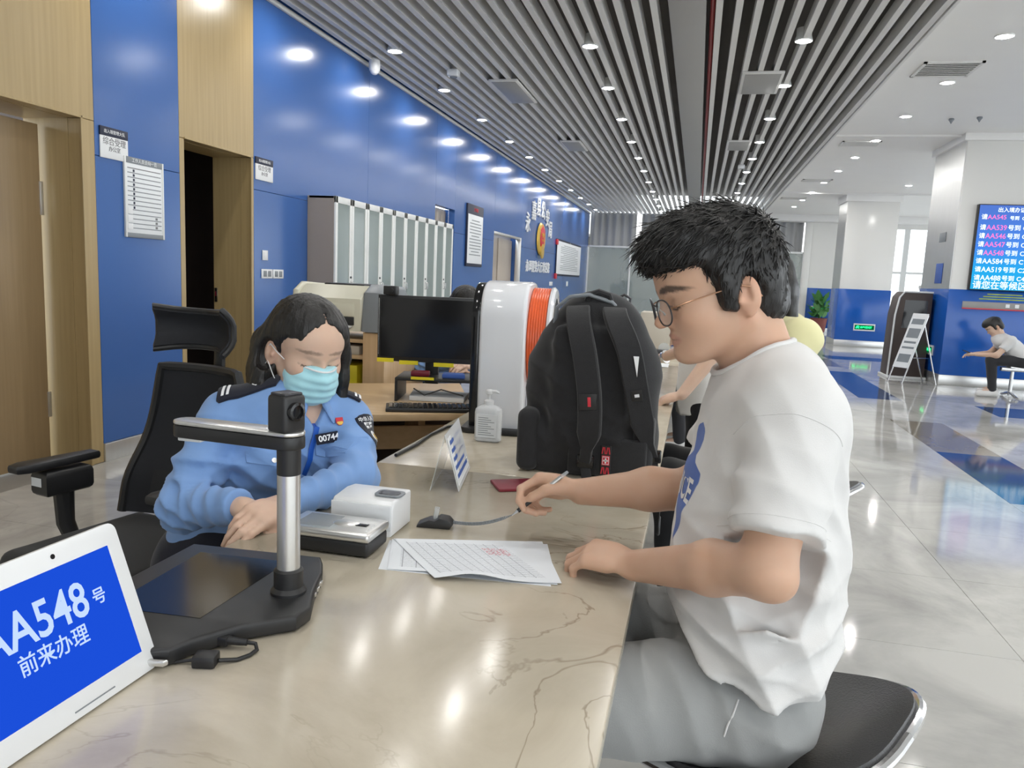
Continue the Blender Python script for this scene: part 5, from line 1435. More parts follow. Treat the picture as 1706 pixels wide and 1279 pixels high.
# neck
B.cone(C7 + [.020, 0, -.02], HC - HF * .034 - HU * .030, .055, .052, .018)
B.cone(C7 + [-.020, -.004, -.010], HC - HF * .002 - HU * .070, .034, .032, .02)
wM, invM, RM = head(B, HC, HF, HU)
# left arm (towards the camera), hand resting on the counter
ELN = np.array([.122, 1.076, .912]); WRN = np.array([-.070, 1.286, .818])
B.cone(SHN, ELN, .049, .037, .03); 
mid = ELN * .62 + WRN * .38 + [.004, -.004, .004]
B.cone(ELN, mid, .036, .0395, .02); B.cone(mid, WRN, .0385, .0265, .02)
B.cone(ELN, ELN + [.016, -.002, -.014], .026, .021, .02)
hand(B, WRN, unit([-.93, .30, .02]), unit([.05, -.20, 1]), -1, 1.02, (.62, .68, .72, .78), 0., (.45, .5))
# right arm reaching over, hand around a pen
ELF = np.array([.030, 1.500, .905]); WRF = np.array([-.196, 1.500, .878])
B.cone(SHF, ELF, .048, .042, .03)
mid = ELF * .6 + WRF * .4 + [0, 0, .004]
B.cone(ELF, mid, .041, .041, .02); B.cone(mid, WRF, .040, .0265, .02)
tipsR = hand(B, WRF, unit([-.96, -.02, .06]), unit([-.02, .62, .78]), 1, 1.02, (.80, 1.05, 1.15, 1.2), 0., (.35, .75), th_in=.25)
# legs
HPN = np.array([.125, 1.225, .640]); HPF = np.array([.105, 1.405, .640])
KNN = np.array([-.245, 1.135, .625]); KNF = np.array([-.270, 1.425, .640])
for hp, kn in ((HPN, KNN), (HPF, KNF)):
    ft = kn + np.array([.10, 0, -.53])
    B.cone(hp, kn, .078, .055, .04); B.cone(kn, ft, .052, .036, .02); B.cone(ft, ft + [-.12, 0, -.03], .034, .028, .02)
bt = skin_tint(SKIN_M, invM)
body = obj('body', sdf_mesh('body', B, .0036, attrs={'tint': bt}), 'skin_man', person)
# hair: full on top, fringe forward, cut close above the ears
def hair_short(w, R, s=1.):
    H = SDF()
    E = lambda f, l, u, a, b, c, k=.02, op='u': H.ell(w(f, l, u), (a * s, b * s, c * s), R, k * s, op)
    E(-.010, 0, .045, .107, .088, .084)
    E(.040, 0, .080, .062, .074, .046, .03)
    E(.068, .004, .068, .036, .056, .030, .025)
    E(-.052, 0, -.012, .060, .077, .072, .03)
    E(-.066, 0, -.052, .036, .056, .034, .03)
    for q in (-1, 1): E(.004, q * .074, .000, .030, .012, .046, .02)
    for q in (-1, 1): H.cone(w(.004, q * .076, .010), w(.004, q * .076, -.038), .012 * s, .004 * s, .01)
    # keep the face, the ears and the neck clear
    H.box(w(.098, 0, -.062), (.062 * s, .14 * s, .104 * s), R, .012 * s, .012 * s, 's')
    for q in (-1, 1):
        E(-.026, q * .086, -.030, .024, .020, .040, .008, 's')
        E(.048, q * .085, -.012, .030, .030, .046, .012, 's')
    H.box(w(.010, 0, -.130), (.052 * s, .14 * s, .080 * s), R, .01, .012, 's')
    return H
Hm = hair_short(wM, RM)
def strands(p):
    q = invM(p)
    a = np.stack([q[:, 0] * 30 + 4 * noise3(q, 22, 2), q[:, 1] * 150, q[:, 2] * 55 + q[:, 0] * 60], 1)
    return -.0032 * noise3(a, 1., 5) - .0022 * noise3(q, 55, 9) - .003 * noise3(q, 24, 4)
Hm.displace(strands)
hair = obj('hair', sdf_mesh('hair', Hm, .0028), 'black_hair', person)
def hair_strands(par, n, flow, inv, R, length, seed, lift=.35, rad=.0007):
    """loose locks standing off the hair surface"""
    rg = np.random.RandomState(seed); me = par.data
    co = np.zeros(len(me.vertices) * 3, np.float32); me.vertices.foreach_get('co', co); co = co.reshape(-1, 3).astype(float)
    no = np.zeros(len(me.vertices) * 3, np.float32); me.vertices.foreach_get('normal', no); no = no.reshape(-1, 3).astype(float)
    ix = rg.choice(len(co), n, replace=False); P_, N_ = co[ix], no[ix]
    q = inv(P_); d = flow(q) @ R
    d = d - N_ * (d * N_).sum(1)[:, None]; d = d / (np.linalg.norm(d, axis=1)[:, None] + 1e-9)
    d = d + rg.normal(0, .22, d.shape); L = length(q) * rg.uniform(.6, 1.3, n)
    keep = L > .004; P_, N_, d, L = P_[keep], N_[keep], d[keep], L[keep]
    sd = np.cross(d, N_); V, F = [], []
    for j, (t, w_) in enumerate(((0, 1.), (.35, .9), (.7, .6), (1., .08))):
        c = P_ - N_ * .002 + (d * t + N_ * (lift * t * (1 - .55 * t))) * L[:, None]
        r_ = rad * w_ * (1 + rg.uniform(0, 1.4, len(P_)))[:, None] if j == 0 else r_ / pw * w_
        pw = w_
        V += [c + sd * r_ + N_ * 0, c - sd * r_, c + N_ * r_ * 1.2]
    m = len(P_); V = np.stack(V, 1).reshape(-1, 3)
    base = np.arange(m) * 12
    for j in range(3):
        for a, b in ((0, 1), (1, 2), (2, 0)):
            F.append(np.stack([base + j * 3 + a, base + j * 3 + b, base + j * 3 + 3 + b, base + j * 3 + 3 + a], 1))
    F = np.concatenate(F)
    me2 = bpy.data.meshes.new('locks'); me2.from_pydata(V.tolist(), [], F.tolist()); me2.polygons.foreach_set('use_smooth', [True] * len(F))
    o = obj('locks', me2, 'black_hair', par); o['kind'] = 'stuff'
hair_strands(hair, 7000, lambda q: np.stack([.9 * np.clip(q[:, 2] * 12, -.2, 1), q[:, 1] * 3, -.35 - np.clip(.06 - q[:, 2], 0, .1) * 9], 1), invM, RM,
             lambda q: np.clip(.010 + q[:, 2] * .17, .004, .026), 3, .2)
# T-shirt
T = SDF()
T.cone((.122, 1.305, .735), (.126, 1.315, .88), .208, .203, .06, .600, FM)
T.cone((.126, 1.315, .88), (.128, 1.330, 1.02), .203, .188, .06, .600, FM)
T.ell((.152, 1.335, 1.03), (.084, .165, .115), np.array([FM, LM, UZ]), .05)
T.cone(SHN + [-.006, .03, -.004], SHF + [.006, -.03, -.004], .072, .070, .06)
T.cone(C7 + [.030, 0, -.035], SHN + [.006, .01, .012], .062, .056, .05); T.cone(C7 + [.030, 0, -.035], SHF + [0, -.01, .014], .062, .054, .05)
T.ell(C7 + [.020, 0, -.020], (.078, .074, .045), np.array([FM, LM, UZ]), .04)
T.cone((.122, 1.30, .735), (.124, 1.30, .62), .192, .186, .05, .70, FM)
# sleeves
sN = SHN + (ELN - SHN) * .78; sF = SHF + (ELF - SHF) * .60
T.cone(SHN + [0, 0, -.01], sN + [.004, -.004, .004], .068, .066, .012); T.cone(SHF, sF + [-.004, 0, 0], .066, .064, .012)
# hems: sleeve ends, body hem; neckline
def sleeve_cut(S, c, d, rad):
    """open the sleeve: flat end at c, everything beyond it inside rad is removed"""
    c = np.asarray(c, float); d = unit(d)
    def fn(p):
        q = p - c; h = q @ d; r = np.sqrt(np.maximum((q * q).sum(1) - h * h, 0))
        return np.maximum(np.maximum(-h, r - rad), h - .12)
    S._add('s', c - .2, c + .2, .004, fn)
sleeve_cut(T, sN, ELN - SHN + np.array([.02, 0, 0]), .085); sleeve_cut(T, sF, ELF - SHF, .085)
def neck_cut(p):
    q = p - (C7 + np.array([-.012, 0, .030])); ax = unit([-.30, -.03, .955]); h = q @ ax; r = np.sqrt(np.maximum((q * q).sum(1) - h * h, 0))
    return np.maximum(r - .067, -h - .035)
T._add('s', C7 - .15, C7 + .2, .006, neck_cut)
def hem_cut(p):      # lower edge rises towards the back and the belly
    return -(p[:, 2] - (.700 + 2.3 * np.maximum(0, .165 - p[:, 0]) ** 2 + 4. * np.maximum(0, p[:, 0] - .18) ** 2))
T._add('i', None, None, .004, hem_cut)
foldsM = folds([((.13, 1.10, .96), .10, (.3, .3, 1), .055, .007, 0), ((.17, 1.17, .97), .09, (.8, .2, .6), .05, .008, 1), ((.08, 1.20, .78), .14, (.35, 0, 1), .060, .011, .5),
                ((.20, 1.17, .75), .12, (-.5, 0, 1), .055, .009, 2), ((.04, 1.30, 1.0), .10, (.6, .5, .7), .07, .004, 1), ((.24, 1.25, .90), .16, (.9, .5, .15), .085, .007, .3), ((.10, 1.17, 1.06), .08, (1, .2, .3), .045, .006, 0),
                ((.07, 1.46, .96), .10, (.3, .2, 1), .05, .006, 0), ((.16, 1.13, .70), .14, (1, .2, .5), .075, .008, 1.2)])
T.displace(lambda p: 1.5 * foldsM(p) - .0035 * noise3(p, 11, 1) - .0015 * noise3(p, 27, 6))
def print_sd(V):
    """distance to the printed figure, laid out on the chest: l across, z up"""
    q = V - np.array([.146, 1.322, 0]); l = np.abs(q @ LM); z = V[:, 2]; f = q @ FM
    zs = np.array([.855, .872, .90, .93, .96, .985, 1.000, 1.012, 1.022, 1.034, 1.050, 1.066, 1.078])
    ws = np.array([-.01, .004, .018, .034, .048, .060, .058, .030, .016, .024, .030, .026, -.01])
    d = l - np.interp(z, zs, ws)
    return np.where(f > .02, d * .7, .05)
shirt = obj('t_shirt', sdf_mesh('t_shirt', T, .0042, attrs={'print': print_sd}), 'printed_tee', person)
# seam lines of the shirt lie on the cloth
def on_cloth(name, pts, dirs, r, m, par, S=T, lift=.0003, n=6):
    dd = np.array([unit(d) for d in dirs]); path = list(trace(S, np.asarray(pts, float) - dd * .12, dd) - dd * lift)
    return obj(name, MB().tube(path, r, n), m, par)
def ring_on(S, c, d, r0, n=40, a0=0., a1=2 * PI, back=0.):
    d = unit(d); u = unit(np.cross(d, [0, 0, 1]) if abs(d[2]) < .9 else np.cross(d, [1, 0, 0])); v = np.cross(d, u); c = np.asarray(c, float)
    a = np.linspace(a0, a1, n + 1)[:, None]; e = np.cos(a) * u + np.sin(a) * v
    return list(trace(S, c + e * r0 - d * back, -e))
obj('sleeve_seam', MB().tube(ring_on(T, SHN + (ELN - SHN) * .10 + [.0, -.005, .0], ELN - SHN + np.array([0, -.04, .05]), .13, 40, -3.1, .0), .0006, 5), 'white_tee', shirt)
obj('hem_stitch', MB().tube(ring_on(T, sN - unit(ELN - SHN) * .018, ELN - SHN + np.array([.02, 0, 0]), .11, 40), .0008, 5), 'white_tee', shirt)
nc = C7 + np.array([-.012, 0, .030]); nax = unit([-.30, -.03, .955])
u_ = unit(np.cross(nax, [0, 1, 0])); v_ = np.cross(nax, u_)
aa = np.linspace(0, 2 * PI, 61)[:, None]
cp = list(trace(T, nc + (np.cos(aa) * u_ + np.sin(aa) * v_) * .0685 + nax * .09, -nax))
obj('collar', MB().tube(cp, .0052, 8), 'white_tee', shirt)
# lettering on the print follows the chest
me = text_mesh('ICE', .058, .0, bold=.0012)
bmx = bmesh.new(); bmx.from_mesh(me); bmesh.ops.triangulate(bmx, faces=bmx.faces[:]); bmesh.ops.subdivide_edges(bmx, edges=bmx.edges[:], cuts=2, use_grid_fill=True); bmx.to_mesh(me); bmx.free()
co = np.array([v.co for v in me.vertices])
co = trace(T, np.array([.146, 1.322, 0]) + LM * (co[:, :1] * .95 + .004) + UZ * (.962 + co[:, 1:2]) + FM * .26, -FM) + FM * .0008
me.vertices.foreach_set('co', co.astype(np.float32).ravel())
obj('print_lettering', me, 'lettering_white', shirt, 0)
# trousers
J = SDF()
J.cone((.120, 1.315, .665), (.120, 1.315, .74), .150, .145, .05, .68, FM)
J.ell((.118, 1.315, .632), (.128, .195, .082), np.array([FM, LM, UZ]), .05)
for hp, kn in ((HPN, KNN), (HPF, KNF)):
    ft = kn + np.array([.10, 0, -.50])
    J.cone(hp + [.0, 0, .0], kn, .098, .082, .05); J.cone(kn, ft, .080, .056, .03)
foldsJ = folds([(HPN + [-.06, -.03, .05], .12, (1, .2, .4), .06, .010, 0), (HPF + [-.08, 0, .06], .12, (1, 0, .5), .055, .010, 1), ((.18, 1.14, .64), .10, (.4, 0, 1), .06, .006, 1), (HPN * .5 + KNN * .5, .14, (.8, .3, .3), .09, .008, 2)])
J.displace(lambda p: foldsJ(p) - .0015 * noise3(p, 14, 2))
tr = obj('trousers', sdf_mesh('trousers', J, .006), 'grey_jersey', person)
obj('pocket_seam', MB().tube([trace(J, np.array([x, .95, z]), (0, 1, 0)) for x, z in ((.105, .688), (.098, .67), (.092, .655), (.088, .635))], .0016, 6), 'white_tee', tr)
for kn in (KNN, KNF):
    ft = kn + np.array([.10, 0, -.53])
    Sh = SDF().cone(ft + [.02, 0, -.045], ft + [-.13, 0, -.055], .042, .036, .02).box(ft + [-.05, 0, -.088], (.125, .045, .012), None, .008, .01)
    Sh.plane((0, 0, .004), (0, 0, -1)); 
    obj('shoe', sdf_mesh('shoe', Sh, .008), 'white_tee', person)
# glasses



def lens_ring(q, n=36):
    out = []
    for k in range(n):
        a = 2 * PI * k / n; c, s_ = math.cos(a), math.sin(a)
        x = .0245 * math.copysign(abs(c) ** .85, c); y = .0215 * math.copysign(abs(s_) ** .85, s_)
        out.append(wM(.1085 - .010 * (abs(q * .034 + x) / .06) ** 2 - .10 * (y) * .12, q * .034 + x, -.019 + y))
    return out
rN, rF = lens_ring(1), lens_ring(-1)
fr = MB()
for r_ in (rN, rF): fr.tube(r_ + [r_[0]], .0013, 7, False)
fr.tube([wM(.1065, .0105, -.009), wM(.1105, 0, -.006), wM(.1065, -.0105, -.009)], .0013, 7)
gl = obj('glasses', fr, 'dark_metal', person)
for q in (1, -1):
    obj('temple', MB().tube([wM(.098, q * .0585, -.012), wM(.090, q * .070, -.010), wM(.06, q * .0765, -.007), wM(-.008, q * .0835, -.003), wM(-.030, q * .0845, -.012), wM(-.040, q * .083, -.030)], [.0013, .0014, .0012, .0013, .0016, .0014], 7), 'temple_metal', gl)
    lr = rN if q > 0 else rF
    obj('lens', MB().rings([lr, [np.asarray(p) + wM(-.0008, 0, 0) - wM(0, 0, 0) for p in lr]]), 'lens_glass', gl)
    obj('nose_pad', MB().tube([wM(.105, q * .0115, -.014), wM(.100, q * .011, -.020), wM(.098, q * .0115, -.026)], [.0007, .0012, .0022], 6), 'clear_acrylic', gl)
# pen held in the writing hand
TH = tipsR[4]; IX = tipsR[0]
grip = (TH[3] + IX[3]) / 2
pen_d = unit(np.array([.55, .14, .50]))
pen = thing('pen', 'silver ballpoint pen gripped in the man\'s writing hand', 'pen', tuple(grip))
p0 = grip - pen_d * .030
obj('tip', MB().tube([p0, p0 + pen_d * .004, p0 + pen_d * .016], [.0008, .0016, .0038], 12), 'steel', pen)
obj('grip', MB().cyl(p0 + pen_d * .016, p0 + pen_d * .050, .0045, n=14), 'black_plastic', pen)
obj('barrel', MB().cyl(p0 + pen_d * .050, p0 + pen_d * .125, .0046, .0042, 14), 'brushed', pen)
obj('cap', MB().cyl(p0 + pen_d * .125, p0 + pen_d * .142, .0046, .003, 14), 'clear_acrylic', pen)
PEN_TIP = p0
hx = []
A0 = np.array([-.456, 1.473, CT + .012]); A1 = p0 + pen_d * .004
nT = 40
for k in range(12 * nT + 1):
    s_ = k / (12 * nT); c_ = A0 + (A1 - A0) * s_ + np.array([0, 0, -.010 * math.sin(PI * s_)])
    ax_ = unit(A1 - A0); n1 = unit(np.cross(ax_, [0, 0, 1])); n2 = np.cross(ax_, n1); w_ = 2 * PI * s_ * nT
    hx.append(c_ + .0028 * min(1., 6 * (1 - s_)) * (math.cos(w_) * n1 + math.sin(w_) * n2))
obj('coiled_tether', MB().tube(hx, .0010, 5), 'grey_plastic', pen)
# stool
t = thing('stool', 'black padded stool with a chrome-rimmed low back under the man', 'stool', (.14, 1.325, 0))
ang = math.radians(-28); ca, sa = math.cos(ang), math.sin(ang)
SO = np.array([.140, 1.325, 0.])
def st(x, y, z): return SO + np.array([x * ca - y * sa, x * sa + y * ca, z])
def sq(a, w, d, n=3.2):
    c, s_ = math.cos(a), math.sin(a); return (w * math.copysign(abs(c) ** (2 / n), c), d * math.copysign(abs(s_) ** (2 / n), s_))
def up(a): return .075 * max(0., math.cos(a)) ** .8      # the rim rises towards the back
SZ = .548
NA = 64
rings = []
for sc_, z in ((.02, SZ - .004), (.5, SZ - .004), (.75, SZ), (.90, SZ + .012), (.985, SZ + .02), (1.0, SZ + .012), (.985, SZ - .012), (.90, SZ - .022), (.02, SZ - .03)):
    rings.append([st(*[q * sc_ for q in sq(2 * PI * k / NA, .245, .225)], z + up(2 * PI * k / NA) * max(0, sc_ - .45) / .55 * 1.0) for k in range(NA)])
obj('seat', MB().rings(rings), 'black_leather', t)
obj('rim', MB().tube([st(*sq(2 * PI * k / NA, .252, .232), SZ + .006 + up(2 * PI * k / NA)) for k in range(NA + 1)], .0095, 10), 'chrome', t)
obj('column', MB().lathe([(.03, .02), (.03, .30), (.022, .31), (.022, SZ - .02)], (SO[0], SO[1], 0), 20), 'chrome', t)
obj('base', MB().lathe([(.02, .03), (.06, .025), (.19, .012), (.20, 0)], (SO[0], SO[1], 0), 36), 'chrome', t)
obj('footrest', MB().tube([(SO[0] + .14 * math.cos(2 * PI * k / 30) - .05, SO[1] + .14 * math.sin(2 * PI * k / 30), .24) for k in range(31)], .010, 8), 'chrome', t)

# ------------------------------------------------------------------ pieces that lie on cloth
def decal(name, poly, c, ux, uy, S, m, parent, d=None, lift=.0012, cuts=4, th=.0012):
    """flat shape (poly in ux, uy about c) draped onto the surface S along -normal"""
    ux = unit(ux); uy = unit(uy - ux * (np.asarray(uy) @ ux)); nn = np.cross(ux, uy) if d is None else unit(d)
    b = bmesh.new(); b.faces.new([b.verts.new((p[0], p[1], 0)) for p in poly])
    bmesh.ops.triangulate(b, faces=b.faces[:]); 
    if cuts: bmesh.ops.subdivide_edges(b, edges=b.edges[:], cuts=cuts, use_grid_fill=True); bmesh.ops.triangulate(b, faces=b.faces[:])
    me = bpy.data.meshes.new(name); b.to_mesh(me); b.free()
    co = np.array([v.co for v in me.vertices])
    o = np.asarray(c, float) + co[:, :1] * ux + co[:, 1:2] * uy + nn * .09
    p = trace(S, o, -nn) + nn * lift
    tri = [tuple(f.vertices) for f in me.polygons]; n = len(p)
    bpy.data.meshes.remove(me)
    me = bpy.data.meshes.new(name)
    from collections import Counter
    ed = Counter(); 
    for f in tri:
        for i in range(3): ed[(f[i], f[(i + 1) % 3])] += 1
    F = [f for f in tri] + [tuple(i + n for i in f[::-1]) for f in tri] + [(b_, a_, a_ + n, b_ + n) for (a_, b_) in ed if (b_, a_) not in ed]
    me.from_pydata(np.concatenate([p, p - nn * th]).tolist(), [], F); me.update()
    me.polygons.foreach_set('use_smooth', [True] * len(F)); me.set_sharp_from_angle(angle=.7)
    return obj(name, me, m, parent, 0)
def decal_text(name, body, size, c, ux, uy, S, m, parent, lift=.002, bold=0., sx=1.):
    ux = unit(ux); uy = unit(uy - ux * (np.asarray(uy) @ ux)); nn = np.cross(ux, uy)
    me = text_mesh(body, size, 0., bold=bold)
    co = np.array([v.co for v in me.vertices])
    p = trace(S, np.asarray(c, float) + co[:, :1] * ux * sx + co[:, 1:2] * uy + nn * .09, -nn) + nn * lift
    me.vertices.foreach_set('co', p.astype(np.float32).ravel()); me.update()
    return obj(name, me, m, parent, 0)
RCT = lambda w, h: [(-w, -h), (w, -h), (w, h), (-w, h)]

# ------------------------------------------------------------------ the officer behind the counter
off_p = thing('person', 'woman in a light blue uniform shirt and face mask behind the counter', 'person', (-1.15, 1.72, 0))
FO = unit([.80, -.60, 0]); LO = np.array([-FO[1], FO[0], 0])
pt2 = math.radians(17)
tilt = .05
HF2 = FO * math.cos(pt2) - UZ * math.sin(pt2); HU2 = unit(UZ * math.cos(pt2) + FO * math.sin(pt2) + LO * tilt)
HC2 = np.array([-.886, 1.652, 1.118]); S2 = .98
NB = np.array([-.905, 1.660, .975])
SHR = np.array([-1.052, 1.572, .942]); SHL = np.array([-.818, 1.735, .925])
ELR = np.array([-1.060, 1.425, .770]); WRR = np.array([-.870, 1.360, .808])
ELL = np.array([-.735, 1.610, .826]); WRL = np.array([-.800, 1.392, .812])
B2 = SDF()
HIP = np.array([-1.16, 1.72, .54])
B2.cone(HIP, (-1.0, 1.68, .78), .135, .135, .04, .66, FO); B2.cone((-1.0, 1.68, .78), (-.945, 1.662, .90), .135, .125, .04, .66, FO)
B2.cone(SHR, SHL, .045, .045, .04); B2.cone(NB + [-.01, 0, -.03], SHR + [.02, .01, .01], .04, .034, .04); B2.cone(NB + [-.01, 0, -.03], SHL + [-.02, -.01, .01], .04, .034, .04)
B2.cone(NB + [-.012, .004, -.03], HC2 - HF2 * .028 - HU2 * .03, .046, .045, .02); B2.cone(NB + FO * .02 + [0, 0, -.02], HC2 + HF2 * .01 - HU2 * .08, .032, .032, .03)
w2, inv2, R2 = head(B2, HC2, HF2, HU2, S2, True)
B2.cone(SHR, ELR, .040, .034, .03); B2.cone(ELR, WRR, .033, .023, .02)
B2.cone(SHL, ELL, .040, .034, .03); B2.cone(ELL, WRL, .034, .024, .02)
hand(B2, WRR, unit([.9, .05, -.05]), (0.1, -.1, 1), -1, .93, (.35, .4, .45, .5), 0., (.4, .4))
hand(B2, WRL, unit([-.18, -.98, -.04]), unit([.45, -.1, .9]), 1, .93, (.35, .42, .5, .58), 0., (.35, .5))
for q in (-1, 1):
    hp = HIP + LO * q * .085 + [0, 0, -.03]; kn = np.array([-.80, 1.60, .52]) + LO * q * .10; ft = kn + [-.06, .02, -.42]
    B2.cone(hp, kn, .07, .05, .03); B2.cone(kn, ft, .046, .034, .02); B2.cone(ft, ft + FO * .10 + [0, 0, -.03], .032, .026, .02)
obj('body', sdf_mesh('body', B2, .0040, attrs={'tint': skin_tint(SKIN_W, inv2, soft=True)}), 'skin_woman', off_p)
# uniform shirt
T2 = SDF()
T2.cone((-1.13, 1.715, .60), (-1.005, 1.682, .78), .160, .162, .05, .70, FO); T2.cone((-1.005, 1.682, .78), (-.945, 1.664, .905), .162, .148, .05, .68, FO)
for q in (-1, 1): T2.ell(np.array([-.955, 1.664, .85]) + FO * .065 + LO * q * .070, (.055, .062, .065), np.array([FO, LO, UZ]), .05)
T2.cone(SHR + [.005, .005, 0], SHL + [-.005, -.005, 0], .055, .055, .05)
T2.cone(NB + [-.008, .004, -.040], SHR + [.01, .006, .006], .052, .046, .05); T2.cone(NB + [-.008, .004, -.040], SHL + [-.01, -.006, .006], .052, .044, .05)
T2.cone(SHR, SHR * .45 + ELR * .55 + [-.006, 0, 0], .054, .055, .03); T2.cone(SHR * .45 + ELR * .55 + [-.006, 0, 0], ELR, .055, .049, .02); T2.cone(ELR, WRR + [-.015, .004, 0], .049, .038, .03)
T2.cone(SHL, SHL * .5 + ELL * .5, .052, .052, .03); T2.cone(SHL * .5 + ELL * .5, ELL, .052, .046, .02); T2.cone(ELL, WRL * .93 + ELL * .07, .046, .035, .03)
sleeve_cut(T2, WRL + unit(ELL - WRL) * .012, WRL - ELL, .06); sleeve_cut(T2, WRR + unit(ELR - WRR) * .01, WRR - ELR, .06)
def neck2(p):
    q = p - (NB + np.array([0, 0, .02])); ax = unit(FO * .25 + UZ); h = q @ ax; r = np.sqrt(np.maximum((q * q).sum(1) - h * h, 0))
    l = np.abs(q @ LO); f = q @ FO
    return np.minimum(np.maximum(r - .053, -h - .05), np.maximum(l - (.040 + .62 * np.minimum(q[:, 2], 0)), -f))       # round neck plus an open V at the front
T2._add('s', NB - .2, NB + .2, .006, neck2)
T2.plane((-1.13, 1.72, .55), (-.3, 0, -1))
fo2 = folds([(SHR * .5 + ELR * .5, .10, (0, .35, 1), .050, .014, 0), (ELR, .09, (.3, -.3, 1), .036, .014, 1), (ELR * .6 + WRR * .4, .08, (1, .2, .4), .04, .012, 0), (SHL * .5 + ELL * .5, .07, (.2, .2, 1), .04, .009, 0), (ELL, .07, (-.5, -.8, .4), .04, .010, 1),
             (ELL * .5 + WRL * .5, .09, (-.45, -1, .3), .045, .010, .4), ((-.93, 1.56, .80), .11, (.7, .2, .8), .05, .012, 0), ((-1.0, 1.58, .86), .10, (.6, .3, -.7), .06, .010, 1), ((-.86, 1.66, .82), .09, (.4, .6, .8), .05, .009, 0), ((-.93, 1.60, .90), .12, (.2, .3, 1), .08, .004, 1)])
T2.displace(lambda p: fo2(p) - .002 * noise3(p, 13, 4))
sh2 = obj('uniform_shirt', sdf_mesh('uniform_shirt', T2, .0047), 'police_blue', off_p)
# collar flaps
CO = SDF()
for q in (-1, 1):
    CO.cone(NB + FO * .066 + LO * q * .036 + [0, 0, .004], NB - FO * .012 + LO * q * .066 + [0, 0, .036], .021, .019, .01, .26, unit(LO * q + UZ * .75 + FO * .45))
    CO.cone(NB + FO * .080 + LO * q * .044 + [0, 0, -.026], NB + FO * .066 + LO * q * .036 + [0, 0, .004], .013, .021, .008, .26, unit(LO * q * .6 + UZ * .55 + FO * .8))
    CO.cone(NB - FO * .012 + LO * q * .066 + [0, 0, .036], NB - FO * .062 + [0, 0, .046], .019, .020, .01, .26, unit(LO * q - FO + UZ * .6))
obj('collar', sdf_mesh('collar', CO, .0030), 'police_blue', sh2)
# epaulettes
for sgn, SH in ((-1, SHR), (1, SHL)):
    inn = NB + LO * sgn * .066 + FO * .012 + [0, 0, -.004]; out = SH + LO * sgn * .022 + FO * .014 + [0, 0, .03]
    ax = unit(out - inn); c = (inn + out) / 2; ay = unit(np.cross(UZ, ax)); Ln = np.linalg.norm(out - inn) / 2
    if np.cross(ax, ay)[2] < 0: ay = -ay
    e = decal('epaulette', [(-Ln, -.020), (Ln * .9, -.026), (Ln, -.02), (Ln, .02), (Ln * .9, .026), (-Ln, .020), (-Ln * 1.12, 0)], c + [0, 0, .02], ax, ay, T2, 'navy_cloth', off_p, None, .0075, 5, .006)
    for k in (0, 1): decal('silver_bar', RCT(.0030, .019), c + ax * (Ln * .64 + k * .011) + [0, 0, .02], ax, ay, T2, 'lettering_white', e, None, .0092, 2, .001)
    decal('silver_pip', [(-.010, 0), (0, -.010), (.010, 0), (0, .010)], c - ax * Ln * .30 + [0, 0, .02], ax, ay, T2, 'lettering_white', e, None, .0095, 2, .0015)
# number plate, pin, breast badge, pockets, lanyard, arm patch
VF = unit(FO * .95 - UZ * .0 + np.array([0, 0, .30]))
VU = unit(UZ - VF * (UZ @ VF)); VL = np.cross(VU, VF)          # VL points to her left (picture right)
def chest(l, z): return np.array([-.955, 1.664, 0]) + LO * l + FO * .10 + UZ * z
def rigid(name, poly, l, z, m, par, lift, th=.002, tilt=0.):
    p = trace(T2, chest(l, z) + VF * .09, -VF); e = np.eye(3) * .022
    n_ = unit(unit(T2(p + e, False) - T2(p - e, False)) * .6 + VF); p = p + n_ * lift           # the plate sits square on the cloth
    v0 = unit(VL - n_ * (VL @ n_)); v1 = np.cross(n_, v0)
    vx = unit(v0 * math.cos(tilt) + v1 * math.sin(tilt)); vy = np.cross(n_, vx)
    return obj(name, MB().prism(poly, p, vx, vy, n_ * th, .0004, 1), m, par), p + n_ * (th + .0004), vx, vy
npl, np_c, np_x, np_y = rigid('number_plate', RCT(.0345, .0125), .060, .897, 'navy_cloth', off_p, .016, .003, .06)
text('plate_text', '007441', .0195, np_c, np_x, np_y, 'lettering_white', npl, .0002, bold=.0005)
pin, pp, pvx, pvy = rigid('lapel_pin', [(-.009, -.004), (-.004, -.010), (.004, -.010), (.009, -.004), (.009, .009), (-.009, .009)], .084, .934, 'red', off_p, .004)
obj('pin_gold', MB().prism([(-.008, -.004), (-.003, -.009), (.003, -.009), (.008, -.004), (.006, -.001), (-.006, -.001)], pp, pvx, pvy, np.cross(pvx, pvy) * .001), 'gold', pin)
bd = decal('breast_badge', [(.024 * math.cos(a), .014 * math.sin(a)) for a in np.linspace(0, 2 * PI, 18)[:-1]], chest(-.060, .918), VL, VU, T2, 'navy_cloth', off_p, None, .003, 2, .003)
decal('badge_wings', [(-.020, .003), (-.006, -.002), (0, -.007), (.006, -.002), (.020, .003), (.006, .004), (0, .002), (-.006, .004)], chest(-.060, .918), VL, VU, T2, 'lettering_white', bd, None, .0040, 1, .001)
for l, z in ((-.075, .872), (.080, .868)):
    fl = decal('pocket_flap', [(-.050, .018), (-.050, -.008), (0, -.026), (.050, -.008), (.050, .018)], chest(l, z), VL, VU, T2, 'police_blue', sh2, None, .0045, 6, .0045)
    decal('button', [(.006 * math.cos(a), .006 * math.sin(a)) for a in np.linspace(0, 2 * PI, 13)[:-1]], chest(l, z - .013), VL, VU, T2, 'steel', fl, None, .0085, 0, .004)
lp = [trace(T2, chest(l, z) + VF * .08, -VF) + VF * .0045 for l, z in ((.036, .958), (.033, .945), (.029, .925), (.024, .90), (.019, .875), (.014, .85), (.009, .82), (.004, .79))]
